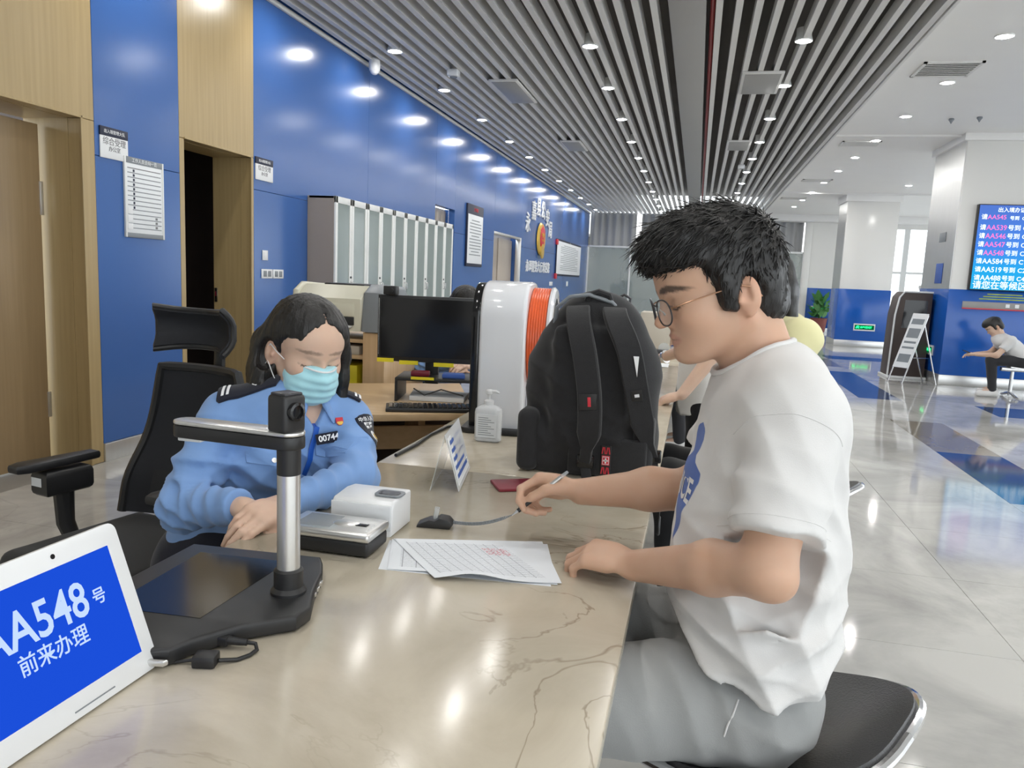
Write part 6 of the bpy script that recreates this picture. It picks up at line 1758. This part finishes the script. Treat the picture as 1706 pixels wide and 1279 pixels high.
obj('lanyard', MB().ribbon(lp, .013, .0012, VL), mat('lanyard_blue', (.012, .10, .50), .45, var=.08), off_p)
PD = unit(FO * .86 + LO * .42 + UZ * .1); PU = unit(UZ - PD * (UZ @ PD) - FO * .15); PL = np.cross(PU, PD)
pc = SHL + (ELL - SHL) * .18 + PD * .03
sh_ = [(-.030, .034), (-.016, .040), (0, .042), (.016, .040), (.030, .034), (.031, 0), (.022, -.026), (0, -.042), (-.022, -.026), (-.031, 0)]
ap = decal('arm_patch', sh_, pc, PL, PU, T2, 'navy_cloth', off_p, None, .0022, 5, .002)
decal_text('patch_text', '中华人民', .013, pc + PU * .028, PL, PU, T2, 'lettering_white', ap, .0030, .0002)
decal_text('patch_text', '警察', .017, pc + PU * .012, PL, PU, T2, 'lettering_white', ap, .0030, .0003)
decal('patch_crest', [(.015 * math.cos(a), -.015 + .014 * math.sin(a)) for a in np.linspace(0, 2 * PI, 15)[:-1]], pc, PL, PU, T2, 'lettering_white', ap, None, .0030, 2, .001)
decal('patch_gold', [(.008 * math.cos(a), -.016 + .008 * math.sin(a)) for a in np.linspace(0, 2 * PI, 11)[:-1]], pc, PL, PU, T2, 'gold', ap, None, .0040, 1, .001)
# trousers and shoes
J2 = SDF().cone(HIP + [.0, 0, .0], (-1.08, 1.70, .64), .165, .150, .04, .78, FO)
for q in (-1, 1):
    hp = HIP + LO * q * .085 + [0, 0, -.03]; kn = np.array([-.80, 1.60, .52]) + LO * q * .10; ft = kn + [-.06, .02, -.40]
    J2.cone(hp, kn, .088, .066, .04); J2.cone(kn, ft, .064, .05, .02)
obj('trousers', sdf_mesh('trousers', J2, .009), 'navy_cloth', off_p)
for q in (-1, 1):
    ft = np.array([-.86, 1.62, .06]) + LO * q * .10
    obj('shoe', sdf_mesh('shoe', SDF().cone(ft, ft + FO * .15 + [0, 0, -.02], .045, .036, .02).plane((0, 0, .004), (0, 0, -1)), .009), 'black_gloss', off_p)
# face mask with pleats and ear loops
K = SDF()
sE = lambda f, l, u, a, b, c, k=.02, op='u': K.ell(w2(f, l, u), (a * S2, b * S2, c * S2), R2, k, op)
sE(.040, 0, -.058, .064, .066, .062); sE(.078, 0, -.052, .036, .038, .044, .03); sE(.062, 0, -.085, .040, .048, .036, .03)
K.cone(w2(.094, 0, -.020), w2(.110, 0, -.040), .011, .013, .02)
K.plane(w2(.09, 0, -.0165), R2[2] * 1. - R2[0] * .10); K.plane(w2(.0, 0, -.118), -R2[2] - R2[0] * .05); K.plane(w2(.014, 0, -.06), -R2[0])
for q in (-1, 1): K.plane(w2(.03, q * .0625, -.06), R2[1] * q - R2[0] * .25, .006)
K.displace(lambda p: (lambda q: -.0016 * np.sin(q[:, 2] * 2 * PI / .021 + 1.0 + 6 * q[:, 1] ** 2 * 100 * .3) * np.clip(1 - (np.abs(q[:, 1]) / .065) ** 4, 0, 1) - .0012 * noise3(p, 34, 6) - .0015 * noise3(p, 60, 8))(inv2(p)))
mk = obj('face_mask', sdf_mesh('face_mask', K, .0026), 'surgical_mask', off_p)
tb = [trace(K, w2(.20, l, -.0195 + .0), -R2[0]) + R2[0] * .0004 for l in np.linspace(-.040, .040, 17)]
obj('mask_top_band', MB().tube(tb, .0022, 6, up=R2[2]), 'white_plastic', mk)
for q in (-1, 1):
    for a, b in ((-.024, -.004), (-.098, -.046)):
        obj('ear_loop', MB().tube([w2(.028, q * .0655, a), w2(.008, q * .077, (a + b) / 2), w2(-.018, q * .084, b), w2(-.034, q * .083, (b - .02) / 1.0)], .0012, 6), 'white_plastic', mk)
# long hair parted in the middle, tucked behind the near ear
G = SDF()
gE = lambda f, l, u, a, b, c, k=.02, op='u': G.ell(w2(f, l, u), (a * S2, b * S2, c * S2), R2, k, op)
gE(-.010, 0, .040, .107, .087, .083); gE(-.045, 0, -.02, .066, .083, .09, .03)
def hang(pts, rs, flat, ax): G.chain(pts, rs, .02, flat, ax)
dn = lambda p, z: np.asarray(p) + [0, 0, z]
a0 = w2(.035, .064, .048); a1 = w2(.028, .082, -.005); hang([a0, a1, dn(a1, -.06) - FO * .012, dn(a1, -.115) - FO * .025, dn(a1, -.15) - FO * .03], [.022, .024, .027, .027, .018], .62, LO)
a0 = w2(-.010, .075, .03); a1 = w2(-.035, .088, -.03); hang([a0, a1, dn(a1, -.07), dn(a1, -.13), dn(a1, -.155)], [.03, .034, .036, .033, .024], .6, LO)
a0 = w2(-.020, -.070, .04); a1 = w2(-.058, -.080, -.02); hang([a0, a1, dn(a1, -.06) - LO * .008, dn(a1, -.11) - LO * .012 + FO * .01, dn(a1, -.15) - LO * .010 + FO * .02], [.03, .034, .040, .040, .026], .66, LO)
a1 = w2(-.078, 0, -.03); hang([w2(-.07, 0, .02), a1, dn(a1, -.08), dn(a1, -.14)], [.05, .06, .062, .045], .7, FO)
a1 = w2(-.074, -.05, -.03); hang([a1, dn(a1, -.07), dn(a1, -.145)], [.045, .048, .03], .7, FO)
a1 = w2(-.074, .05, -.03); hang([a1, dn(a1, -.07), dn(a1, -.145)], [.045, .048, .03], .7, FO)
G.ell(w2(.096, .0, -.010), (.060 * S2, .061 * S2, .098 * S2), R2, .010, 's')
G.ell(w2(.092, .0, -.045), (.075 * S2, .060 * S2, .085 * S2), R2, .012, 's')
G.ell(w2(.060, -.075, -.050), (.062 * S2, .045 * S2, .085 * S2), R2, .014, 's')
G.ell(w2(-.014, -.094, -.030), (.026 * S2, .026 * S2, .038 * S2), R2, .008, 's')
G.cone(w2(.098, 0, .058), w2(.030, 0, .1235), .0035, .0022, .006, op='s')
def st2(p):
    q = inv2(p); ang = np.arctan2(q[:, 1], q[:, 0] + .02)
    a = np.stack([ang * 16, q[:, 2] * 9 + 2 * noise3(q, 14, 1), np.zeros(len(q))], 1)
    return -.0022 * noise3(a, 1.6, 5) - .0014 * noise3(a * np.array([2.3, 1.2, 1]), 1.5, 7)
G.displace(st2)
obj('hair', sdf_mesh('hair', G, .0034), 'black_hair', off_p)
# her seat: a low stool, mostly hidden
t = thing('swivel_stool', 'low dark swivel stool under the uniformed woman', 'stool', (-1.17, 1.72, 0))
obj('seat', MB().lathe([(.001, .445), (.15, .445), (.19, .435), (.195, .41), (.18, .395), (.001, .39)], (-1.17, 1.72, 0), 32), 'black_leather', t)
obj('column', MB().cyl((-1.17, 1.72, .06), (-1.17, 1.72, .395), .03, n=18), 'dark_metal', t)
for k in range(5):
    a = 2 * PI * k / 5; e = np.array([-1.17 + .24 * math.cos(a), 1.72 + .24 * math.sin(a), .06])
    obj('foot', MB().tube([(-1.17, 1.72, .09), e], [.022, .014], 8), 'dark_metal', t); obj('caster', MB().cyl(e + [0, -.012, -.034], e + [0, .012, -.034], .026, n=16), 'black_plastic', t)

# ------------------------------------------------------------------ empty black mesh chair
t = thing('office_chair', 'empty black mesh office chair with a headrest behind the uniformed woman', 'chair', (-1.57, 1.82, 0))
FC = unit([-.20, -.98, 0]); RC = np.array([FC[1], -FC[0], 0])     # RC: the chair's right hand (picture left)
CC = np.array([-1.545, 1.83, 0])
def ch(f, r, z): return CC + FC * f + RC * r + UZ * z
se = SDF().box(ch(.0, 0, .455), (.235, .235, .040), np.array([FC, RC, UZ]), .035, .01); se.ell(ch(.20, 0, .455), (.06, .21, .038), np.array([FC, RC, UZ]), .03)
obj('seat', sdf_mesh('seat', se, .009), 'black_fabric', t)
def back(u, v):                      # u across, v up
    hw = .245 - .085 * v ** 1.4; x = (u * 2 - 1)
    return ch(-.235 - .07 * v - .03 * math.sin(PI * v) + .055 * x * x * (1 - .3 * v) + .03 * math.exp(-((v - .25) / .2) ** 2), x * hw, .50 + .47 * v)
bk = obj('backrest_mesh', MB().sheet(back, 20, 24, .006), 'black_mesh', t)
edge = [back(0, v) for v in np.linspace(0, 1, 16)] + [back(u, 1) for u in np.linspace(.08, .92, 9)] + [back(1, v) for v in np.linspace(1, 0, 16)]
obj('back_frame', MB().tube(edge, .015, 8), 'black_plastic', t)
for k in range(15): obj('mesh_rib', MB().tube([back(u, .06 + k * .06) + FC * .004 for u in np.linspace(.06, .94, 13)], .0016, 4), 'dark_metal', bk)
obj('spine', MB().tube([ch(-.05, 0, .40), ch(-.24, 0, .42), ch(-.32, 0, .60), ch(-.345, 0, .80), ch(-.355, 0, 1.06)], [.03, .032, .03, .024, .02], 10, flat=.6), 'black_plastic', t)
obj('lumbar_pad', MB().sheet(lambda u, v: back(.2 + .6 * u, .10 + .2 * v) + FC * .012, 12, 6, .012), 'black_fabric', t)
def hr(u, v):
    x = u * 2 - 1; hw = .158 - .015 * (2 * v - 1) ** 2
    return ch(-.33 + .075 * abs(x) ** 2.2 + .03 * (2 * v - 1) ** 2, x * hw, 1.040 + .112 * v + .012 * abs(x) ** 3 * (1 if v > .5 else -1))
hd = obj('headrest', MB().sheet(hr, 20, 10, .014), 'black_mesh', t)
ed = [hr(u, 0) for u in np.linspace(0, 1, 15)] + [hr(1, v) for v in np.linspace(.1, .9, 6)] + [hr(u, 1) for u in np.linspace(1, 0, 15)] + [hr(0, v) for v in np.linspace(.9, .1, 6)]
obj('headrest_frame', MB().tube(ed + [ed[0]], .009, 8), 'black_plastic', hd)
for s_ in (1, -1):
    arm_ = obj('armrest', MB().prism([(-.13, -.022), (.10, -.035), (.13, -.02), (.13, .02), (.10, .035), (-.13, .022)], ch(.02, s_ * .275, .685), FC, RC, (0, 0, .026), .008, 2), 'black_plastic', t)
    obj('arm_block', MB().prism([(-.075, -.035), (.075, -.035), (.075, .035), (-.075, .035)], ch(.0, s_ * .275, .600), FC, RC, (0, 0, .078), .018, 3), 'black_plastic', arm_)
    obj('arm_post', MB().tube([ch(0, s_ * .275, .62), ch(-.01, s_ * .285, .50), ch(-.02, s_ * .25, .42), ch(-.02, s_ * .10, .41)], [.030, .026, .022, .02], 10), 'black_plastic', arm_)
    if s_ == 1: obj('sticker', MB().prism(RCT(.022, .013), ch(.0755, s_ * .285, .645), RC, (0, 0, 1), FC * .0008), 'paper', arm_)
obj('column', MB().cyl(ch(0, 0, .09), ch(0, 0, .42), .03, n=18), 'dark_metal', t)
for k in range(5):
    a = 2 * PI * k / 5 + .3; e = ch(.30 * math.cos(a), .30 * math.sin(a), .075)
    obj('foot', MB().tube([ch(0, 0, .11), e], [.03, .018], 8), 'black_plastic', t); obj('caster', MB().cyl(e + [0, -.018, -.04], e + [0, .018, -.04], .030, n=16), 'black_plastic', t)

# ------------------------------------------------------------------ backpack on the counter
t = thing('backpack', 'large black backpack standing on the counter with straps facing the camera', 'backpack', (-.26, 2.08, CT))
K2 = SDF()
K2.cone((-.262, 2.085, .885), (-.256, 2.085, 1.06), .182, .166, .05, .58, (0, 1, 0)); K2.cone((-.256, 2.085, 1.06), (-.252, 2.09, 1.165), .166, .108, .06, .70, (0, 1, 0))
K2.box((-.262, 2.09, .855), (.172, .105, .073), None, .045, .04)
K2.ell((-.262, 2.19, .92), (.13, .06, .12), None, .03)
K2.box((-.255, 1.99, 1.02), (.10, .02, .16), None, .018, .03)
K2.plane((0, 0, CT + .002), (0, 0, -1))
bf = folds([((-.36, 2.0, 1.05), .12, (.5, 0, 1), .08, .010, 0), ((-.38, 2.0, .90), .10, (1, 0, .6), .06, .008, 1), ((-.18, 1.98, .90), .10, (.4, 0, 1), .05, .006, 1)])
K2.displace(lambda p: bf(p) - .003 * noise3(p, 12, 3))
bp_ = obj('body', sdf_mesh('body', K2, .0055), 'black_fabric', t)
bc = lambda x, z: trace(K2, (x, 1.80, z), (0, 1, 0))
obj('side_pocket', sdf_mesh('side_pocket', SDF().box((-.415, 2.06, .868), (.030, .085, .085), None, .024, .01), .006), 'black_fabric', t)
obj('side_pocket', sdf_mesh('side_pocket', SDF().box((-.108, 2.06, .868), (.028, .085, .085), None, .024, .01), .006), 'black_fabric', t)
obj('lower_panel', MB().box((-.30, 1.968, CT + .012), (-.095, 1.985, CT + .115), .008, 3), 'black_fabric', t)
def strap(pts, w, bulge, th=.020):
    path = []
    P_ = np.array(pts); n = 26
    tt = np.linspace(0, len(P_) - 1, n); 
    for q in tt:
        i = min(int(q), len(P_) - 2); f = q - i
        p0_, p1_, p2_, p3_ = P_[max(i - 1, 0)], P_[i], P_[i + 1], P_[min(i + 2, len(P_) - 1)]
        c_ = .5 * ((2 * p1_) + (-p0_ + p2_) * f + (2 * p0_ - 5 * p1_ + 4 * p2_ - p3_) * f * f + (-p0_ + 3 * p1_ - 3 * p2_ + p3_) * f ** 3)
        s_ = q / (len(P_) - 1); y = bc(c_[0], min(c_[1], 1.20))[1] if c_[1] < 1.22 else 2.03
        path.append([c_[0], min(y, 2.04) - .012 - bulge * math.sin(PI * s_) ** .8, c_[1]])
    for _ in range(12):
        ys_ = [p[1] for p in path]
        for i in range(1, len(path) - 1): path[i][1] = (ys_[i - 1] + ys_[i] * 2 + ys_[i + 1]) / 4
    return path
sl_path = strap([(-.300, 1.225), (-.288, 1.19), (-.262, 1.11), (-.243, 1.01), (-.240, .92), (-.247, .86), (-.252, .815)], .06, .045)
sr_path = strap([(-.205, 1.225), (-.192, 1.20), (-.155, 1.13), (-.130, 1.03), (-.112, .95), (-.090, .875), (-.075, .835)], .06, .045)
nP = len(sl_path)
wd = [.062 if i < nP * .66 else max(.030, .062 - .032 * (i - nP * .66) / (nP * .1)) for i in range(nP)]
ls = obj('shoulder_strap', MB().ribbon(sl_path, wd, .018, (1, -.15, 0)), 'black_fabric', t)
rs = obj('shoulder_strap', MB().ribbon(sr_path, wd, .018, (1, .15, 0)), 'black_fabric', t)
obj('top_handle', MB().tube([(-.285, 2.05, 1.235), (-.275, 2.04, 1.262), (-.250, 2.035, 1.270), (-.225, 2.04, 1.262), (-.215, 2.05, 1.235)], .009, 8), 'black_fabric', t)
obj('handle_cord', MB().tube([(-.37, 2.06, 1.17), (-.36, 2.04, 1.225), (-.325, 2.03, 1.255), (-.275, 2.03, 1.262), (-.215, 2.04, 1.245), (-.19, 2.05, 1.22)], .0055, 8), 'grey_plastic', t)
def on_strap(path, i, w, h, name, m, par, dy=.0105):
    p = np.array(path[i]); tg = unit(np.array(path[i + 1]) - np.array(path[i - 1])); sd = unit(np.array([1., 0, 0]) - tg * tg[0]); nn = np.cross(sd, tg); nn = nn if nn[1] < 0 else -nn
    return obj(name, MB().prism(RCT(w, h), p + nn * dy, sd, -tg if tg[2] < 0 else tg, nn * .0012, .0003), m, par), p + nn * (dy + .0016), sd, (-tg if tg[2] < 0 else tg), nn
on_strap(sl_path, 13, .026, .020, 'strap_patch', 'black_plastic', ls)
tg_, *_ = on_strap(sl_path, 13, .004, .012, 'red_tag', 'red', ls, .0118)
on_strap(sr_path, 13, .014, .014, 'strap_patch', 'black_plastic', rs); on_strap(sr_path, 13, .006, .004, 'strap_logo', 'lettering_white', rs, .0118)
p_ = np.array(sr_path[10]); obj('reflector', MB().prism([(-.004, .026), (.010, .026), (.008, -.026)], p_ + [.006, -.0115, 0], (1, .1, 0), (0, 0, 1), (0, -.001, 0)), 'brushed', rs)
for pth, s_ in ((sl_path, ls), (sr_path, rs)):
    e = np.array(pth[-3])
    obj('buckle', MB().box(e + [-.022, -.010, -.016], e + [.022, .006, .018], .004), 'black_gloss', s_)
    obj('webbing', MB().ribbon([e + [0, -.004, -.01], e + [.006, -.012, -.035], np.array([e[0] + .008, e[1] - .02, CT + .012])], .026, .0025, (1, 0, 0)), 'black_fabric', s_)
lg = obj('logo_tab', MB().box((-.212, 1.9645, CT + .018), (-.186, 1.9685, CT + .096), .001, 1), 'black_plastic', t)
obj('red_square', MB().box((-.2095, 1.9632, CT + .044), (-.1885, 1.9648, CT + .070), .0005, 1), 'red', lg)
obj('white_border', MB().prism([(-.0085, -.0105), (.0085, -.0105), (.0085, .0105), (-.0085, .0105)], (-.199, 1.9632, CT + .057), (1, 0, 0), (0, 0, 1), (0, -.0005, 0)), 'lettering_white', lg)
obj('red_field', MB().box((-.2060, 1.9620, CT + .0480), (-.1920, 1.9628, CT + .0660)), 'red', lg)
obj('white_cross', MB().box((-.2010, 1.9612, CT + .0500), (-.1970, 1.9622, CT + .0640)).box((-.2050, 1.9612, CT + .0552), (-.1930, 1.9622, CT + .0588)), 'lettering_white', lg)
for z, w_ in ((CT + .083, '||\\|'), (CT + .030, '|V|')):
    for k in range(4): obj('red_stroke', MB().box((-.2095 + k * .0058, 1.9632, z - .009), (-.2065 + k * .0058, 1.9648, z + .009), rot=Matrix.Rotation((-1) ** k * .15, 3, 'Y')), 'red', lg)
st_ = obj('hanging_strap', MB().ribbon([(-.085, 1.99, CT + .012), (-.062, 1.96, CT + .008), (-.052, 1.95, CT - .02), (-.052, 1.945, CT - .075)], .022, .003, (0, 1, 0)), 'black_fabric', t)
obj('strap_loop', MB().tube([(-.052, 1.945 + .013 * math.cos(a), CT - .095 + .022 * math.sin(a)) for a in np.linspace(0, 2 * PI, 21)], .0045, 8), 'black_plastic', st_)

# ------------------------------------------------------------------ other people, farther off
def sitter(label, O, F, neck, headc, pitch, shL, elL, wrL, hdL, shR, elR, wrR, hdR, seat_z, tee, trs, hair, res=.008, knees=((-.40, .12, .12), (-.40, -.12, .12)), hip_r=.15, shoes='white_tee', hem=.055):
    """seated figure; local coordinates (forward, left, up from the floor) about O"""
    F = unit([F[0], F[1], 0]); L = np.array([-F[1], F[0], 0]); O = np.array([O[0], O[1], 0.])
    W_ = lambda q: O + F * q[0] + L * q[1] + UZ * q[2]
    root = thing('person', label, 'person', tuple(O))
    pr = math.radians(pitch); hf = F * math.cos(pr) - UZ * math.sin(pr); hu = UZ * math.cos(pr) + F * math.sin(pr)
    hip = W_((0, 0, seat_z + .09)); nk = W_(neck); hc = W_(headc)
    b = SDF(); b.cone(hip, nk - UZ * .12, .12, .12, .04, .65, F)
    SL, EL, WL, SR, ER, WR = [W_(q) for q in (shL, elL, wrL, shR, elR, wrR)]
    b.cone(SL, SR, .045, .045, .04); b.cone(nk - UZ * .05, hc - hf * .03 - hu * .03, .05, .048, .02)
    w, inv, R = head(b, hc, hf, hu, 1.)
    for s_, e_, q_, d_, sd in ((SL, EL, WL, hdL, -1), (SR, ER, WR, hdR, 1)):
        b.cone(s_, e_, .045, .037, .03); b.cone(e_, q_, .036, .025, .02)
        hand(b, q_, F * d_[0] + L * d_[1] + UZ * d_[2], UZ + F * .1, sd, 1., (.4, .45, .5, .55), 0., (.4, .5))
    legs = []
    for q, kx in zip((1, -1), knees):
        hp = hip + L * q * .085 - UZ * .02; kn = W_((-kx[0], kx[1], seat_z + kx[2])); ft = kn + F * (-.05) + UZ * (-(kn[2] - .10))
        legs.append((hp, kn, ft)); b.cone(hp, kn, .07, .05, .03); b.cone(kn, ft, .045, .035, .02); b.cone(ft, ft + F * .1 - UZ * .03, .03, .026, .02)
    obj('body', sdf_mesh('body', b, res, attrs={'tint': skin_tint(SKIN_W, inv)}), 'skin_far', root)
    T_ = SDF(); T_.cone(hip + UZ * .02, (hip + nk) / 2 - UZ * .02, hip_r + .02, hip_r + .015, .05, .68, F); T_.cone((hip + nk) / 2 - UZ * .02, nk - UZ * .10, hip_r + .015, .14, .05, .68, F)
    T_.cone(SL, SR, .058, .058, .05); T_.cone(nk - UZ * .045, SL, .05, .05, .05); T_.cone(nk - UZ * .045, SR, .05, .05, .05)
    for s_, e_ in ((SL, EL), (SR, ER)):
        c = s_ + (e_ - s_) * .62; T_.cone(s_, c, .058, .056, .03); sleeve_cut(T_, c, e_ - s_, .075)
    if hem > .1: T_.cone(hip + UZ * .02, hip - UZ * .16, hip_r + .02, hip_r + .025, .04, .72, F)
    T_.plane(hip - UZ * hem, (0, 0, -1)); ax = unit(hc - nk)
    T_.displace(lambda p: -.006 * noise3(p, 10, 2) - .004 * noise3(p, 20, 5))
    obj('t_shirt', sdf_mesh('t_shirt', T_, res), tee, root)
    J_ = SDF().ell(hip - UZ * .02, ((.105, .15, .085) if hem > .1 else (.14, .185, .085)), np.array([F, L, UZ]), .04)
    for hp, kn, ft in legs: J_.cone(hp, kn, .088, .068, .04); J_.cone(kn, ft, .066, .050, .02)
    J_.displace(lambda p: -.005 * noise3(p, 12, 2))
    obj('trousers', sdf_mesh('trousers', J_, res * 1.2), trs, root)
    for hp, kn, ft in legs:
        c = np.array([ft[0], ft[1], .055])
        obj('shoe', sdf_mesh('shoe', SDF().cone(c - F * .03, c + F * .15 - UZ * .015, .05, .042, .02).plane((0, 0, .004), (0, 0, -1)), res * 1.2), shoes, root)
    if hair == 'short': H = hair_short(w, R)
    else:
        H = SDF(); e = lambda f, l, u, a, bb, c, k=.02, op='u': H.ell(w(f, l, u), (a, bb, c), R, k, op)
        e(-.010, 0, .040, .107, .087, .083); e(-.05, 0, -.03, .064, .083, .10, .03)
        for q in (-1, 0, 1):
            a = w(-.07, q * .05, -.04); H.chain([a, a - UZ * .14 - F * .015, a - UZ * .27 - F * .03], [.05, .052, .028], .02, .6, F)
        for q in (-1, 1):
            a = w(-.01, q * .085, -.02); H.chain([w(.01, q * .07, .04), a, a - UZ * .12, a - UZ * .2], [.025, .026, .028, .018], .02, .6, L)
        e(.092, 0, -.03, .06, .060, .09, .012, 's')
    H.displace(lambda p: -.003 * noise3(p, 40, 2))
    obj('hair', sdf_mesh('hair', H, max(.004, res * .6)), 'black_hair', root)
    return root, W_
SITZ = .50
sitter('woman with long black hair in a pale yellow T-shirt seated behind the man', (.345, 2.86), (-1, -.05), (.05, 0, 1.19), (.125, 0, 1.315), 22,
       (.01, .17, 1.14), (.06, .24, .90), (.20, .18, .72), (.5, -.5, -.3), (.01, -.17, 1.14), (.08, -.24, .90), (.20, -.18, .72), (.5, .5, -.2), SITZ, 'yellow_tee', 'black_tee', 'long', .0065)
# standing customer beyond her, leaning on the counter
r1_, W1 = sitter('person in a pale T-shirt and black trousers standing at the counter behind the man', (.070, 3.78), (-1, 0), (.02, 0, 1.32), (.05, 0, 1.47), 25,
       (.0, .18, 1.24), (-.02, .32, 1.00), (.10, .42, .83), (.9, .1, -.35), (.0, -.18, 1.24), (.06, -.22, .99), (.24, -.40, .90), (.9, -.35, -.2), .76, 'pale_tee', 'black_tee', 'short', .008,
       ((.0, .10, -.30), (.02, -.10, -.30)), .155, hem=.16)
wc_, wd_ = W1((.21, -.37, .912)), unit(W1((.24, -.40, .90)) - W1((.06, -.22, .99)))
wt_ = thing('wrist_watch', 'steel wrist watch on the forearm reaching over the counter', 'watch', tuple(wc_))
obj('band', MB().lathe([(.030, -.009), (.033, -.008), (.033, .008), (.030, .009)], wc_, 22, wd_, 1, .9), 'steel', wt_)
obj('dial', MB().lathe([(.001, .037), (.013, .037), (.015, .031)], wc_, 16, (0, -.45, .9)), 'white_plastic', wt_)
sitter('person in a black T-shirt seated farthest along the counter', (.30, 6.15), (-1, 0), (.09, 0, 1.15), (.15, 0, 1.30), 20,
       (.06, .17, 1.08), (.34, .24, .92), (.55, .12, .825), (.9, -.3, -.05), (.06, -.17, 1.08), (.30, -.28, .88), (.50, -.20, .83), (1, .1, 0), SITZ, 'black_tee', 'dark_trousers', 'short', .011)
for y, lab in ((2.86, 'chrome stool under the woman in pale yellow'), (6.15, 'chrome stool under the person in black')):
    s_ = dup(bpy.data.objects['stool'], (.345 if y < 5 else .28, y, 0), 0., lab)
# waiting man on the bench
sitter('man in a white T-shirt on the bench bent over his phone', (4.22, 11.34), (-1, .12), (.26, 0, .830), (.375, 0, .925), 40,
       (.19, .17, .755), (.34, .20, .56), (.55, .06, .545), (1, -.3, 0), (.19, -.17, .755), (.34, -.20, .56), (.55, -.04, .545), (1, .3, 0), .42, 'white_tee', 'dark_trousers', 'short', .012,
       ((-.38, .13, .07), (-.32, -.15, .05)))
tag(obj('mobile_phone', MB().box((3.52, 11.36, .565), (3.62, 11.44, .577), .003, 2, Matrix.Rotation(.35, 3, 'Y')), 'black_gloss'), 'dark phone held by the man on the bench', 'phone')
# a colleague behind the monitor
o2 = dup(off_p, (-1.58, 4.44, 0), None, 'dark-haired colleague behind the black monitor, only forehead and hair showing')
s2 = dup(bpy.data.objects['swivel_stool'], (-1.60, 4.44, 0), None, 'low dark swivel stool under the colleague behind the monitor')

bpy.data.scenes.remove(TXT)
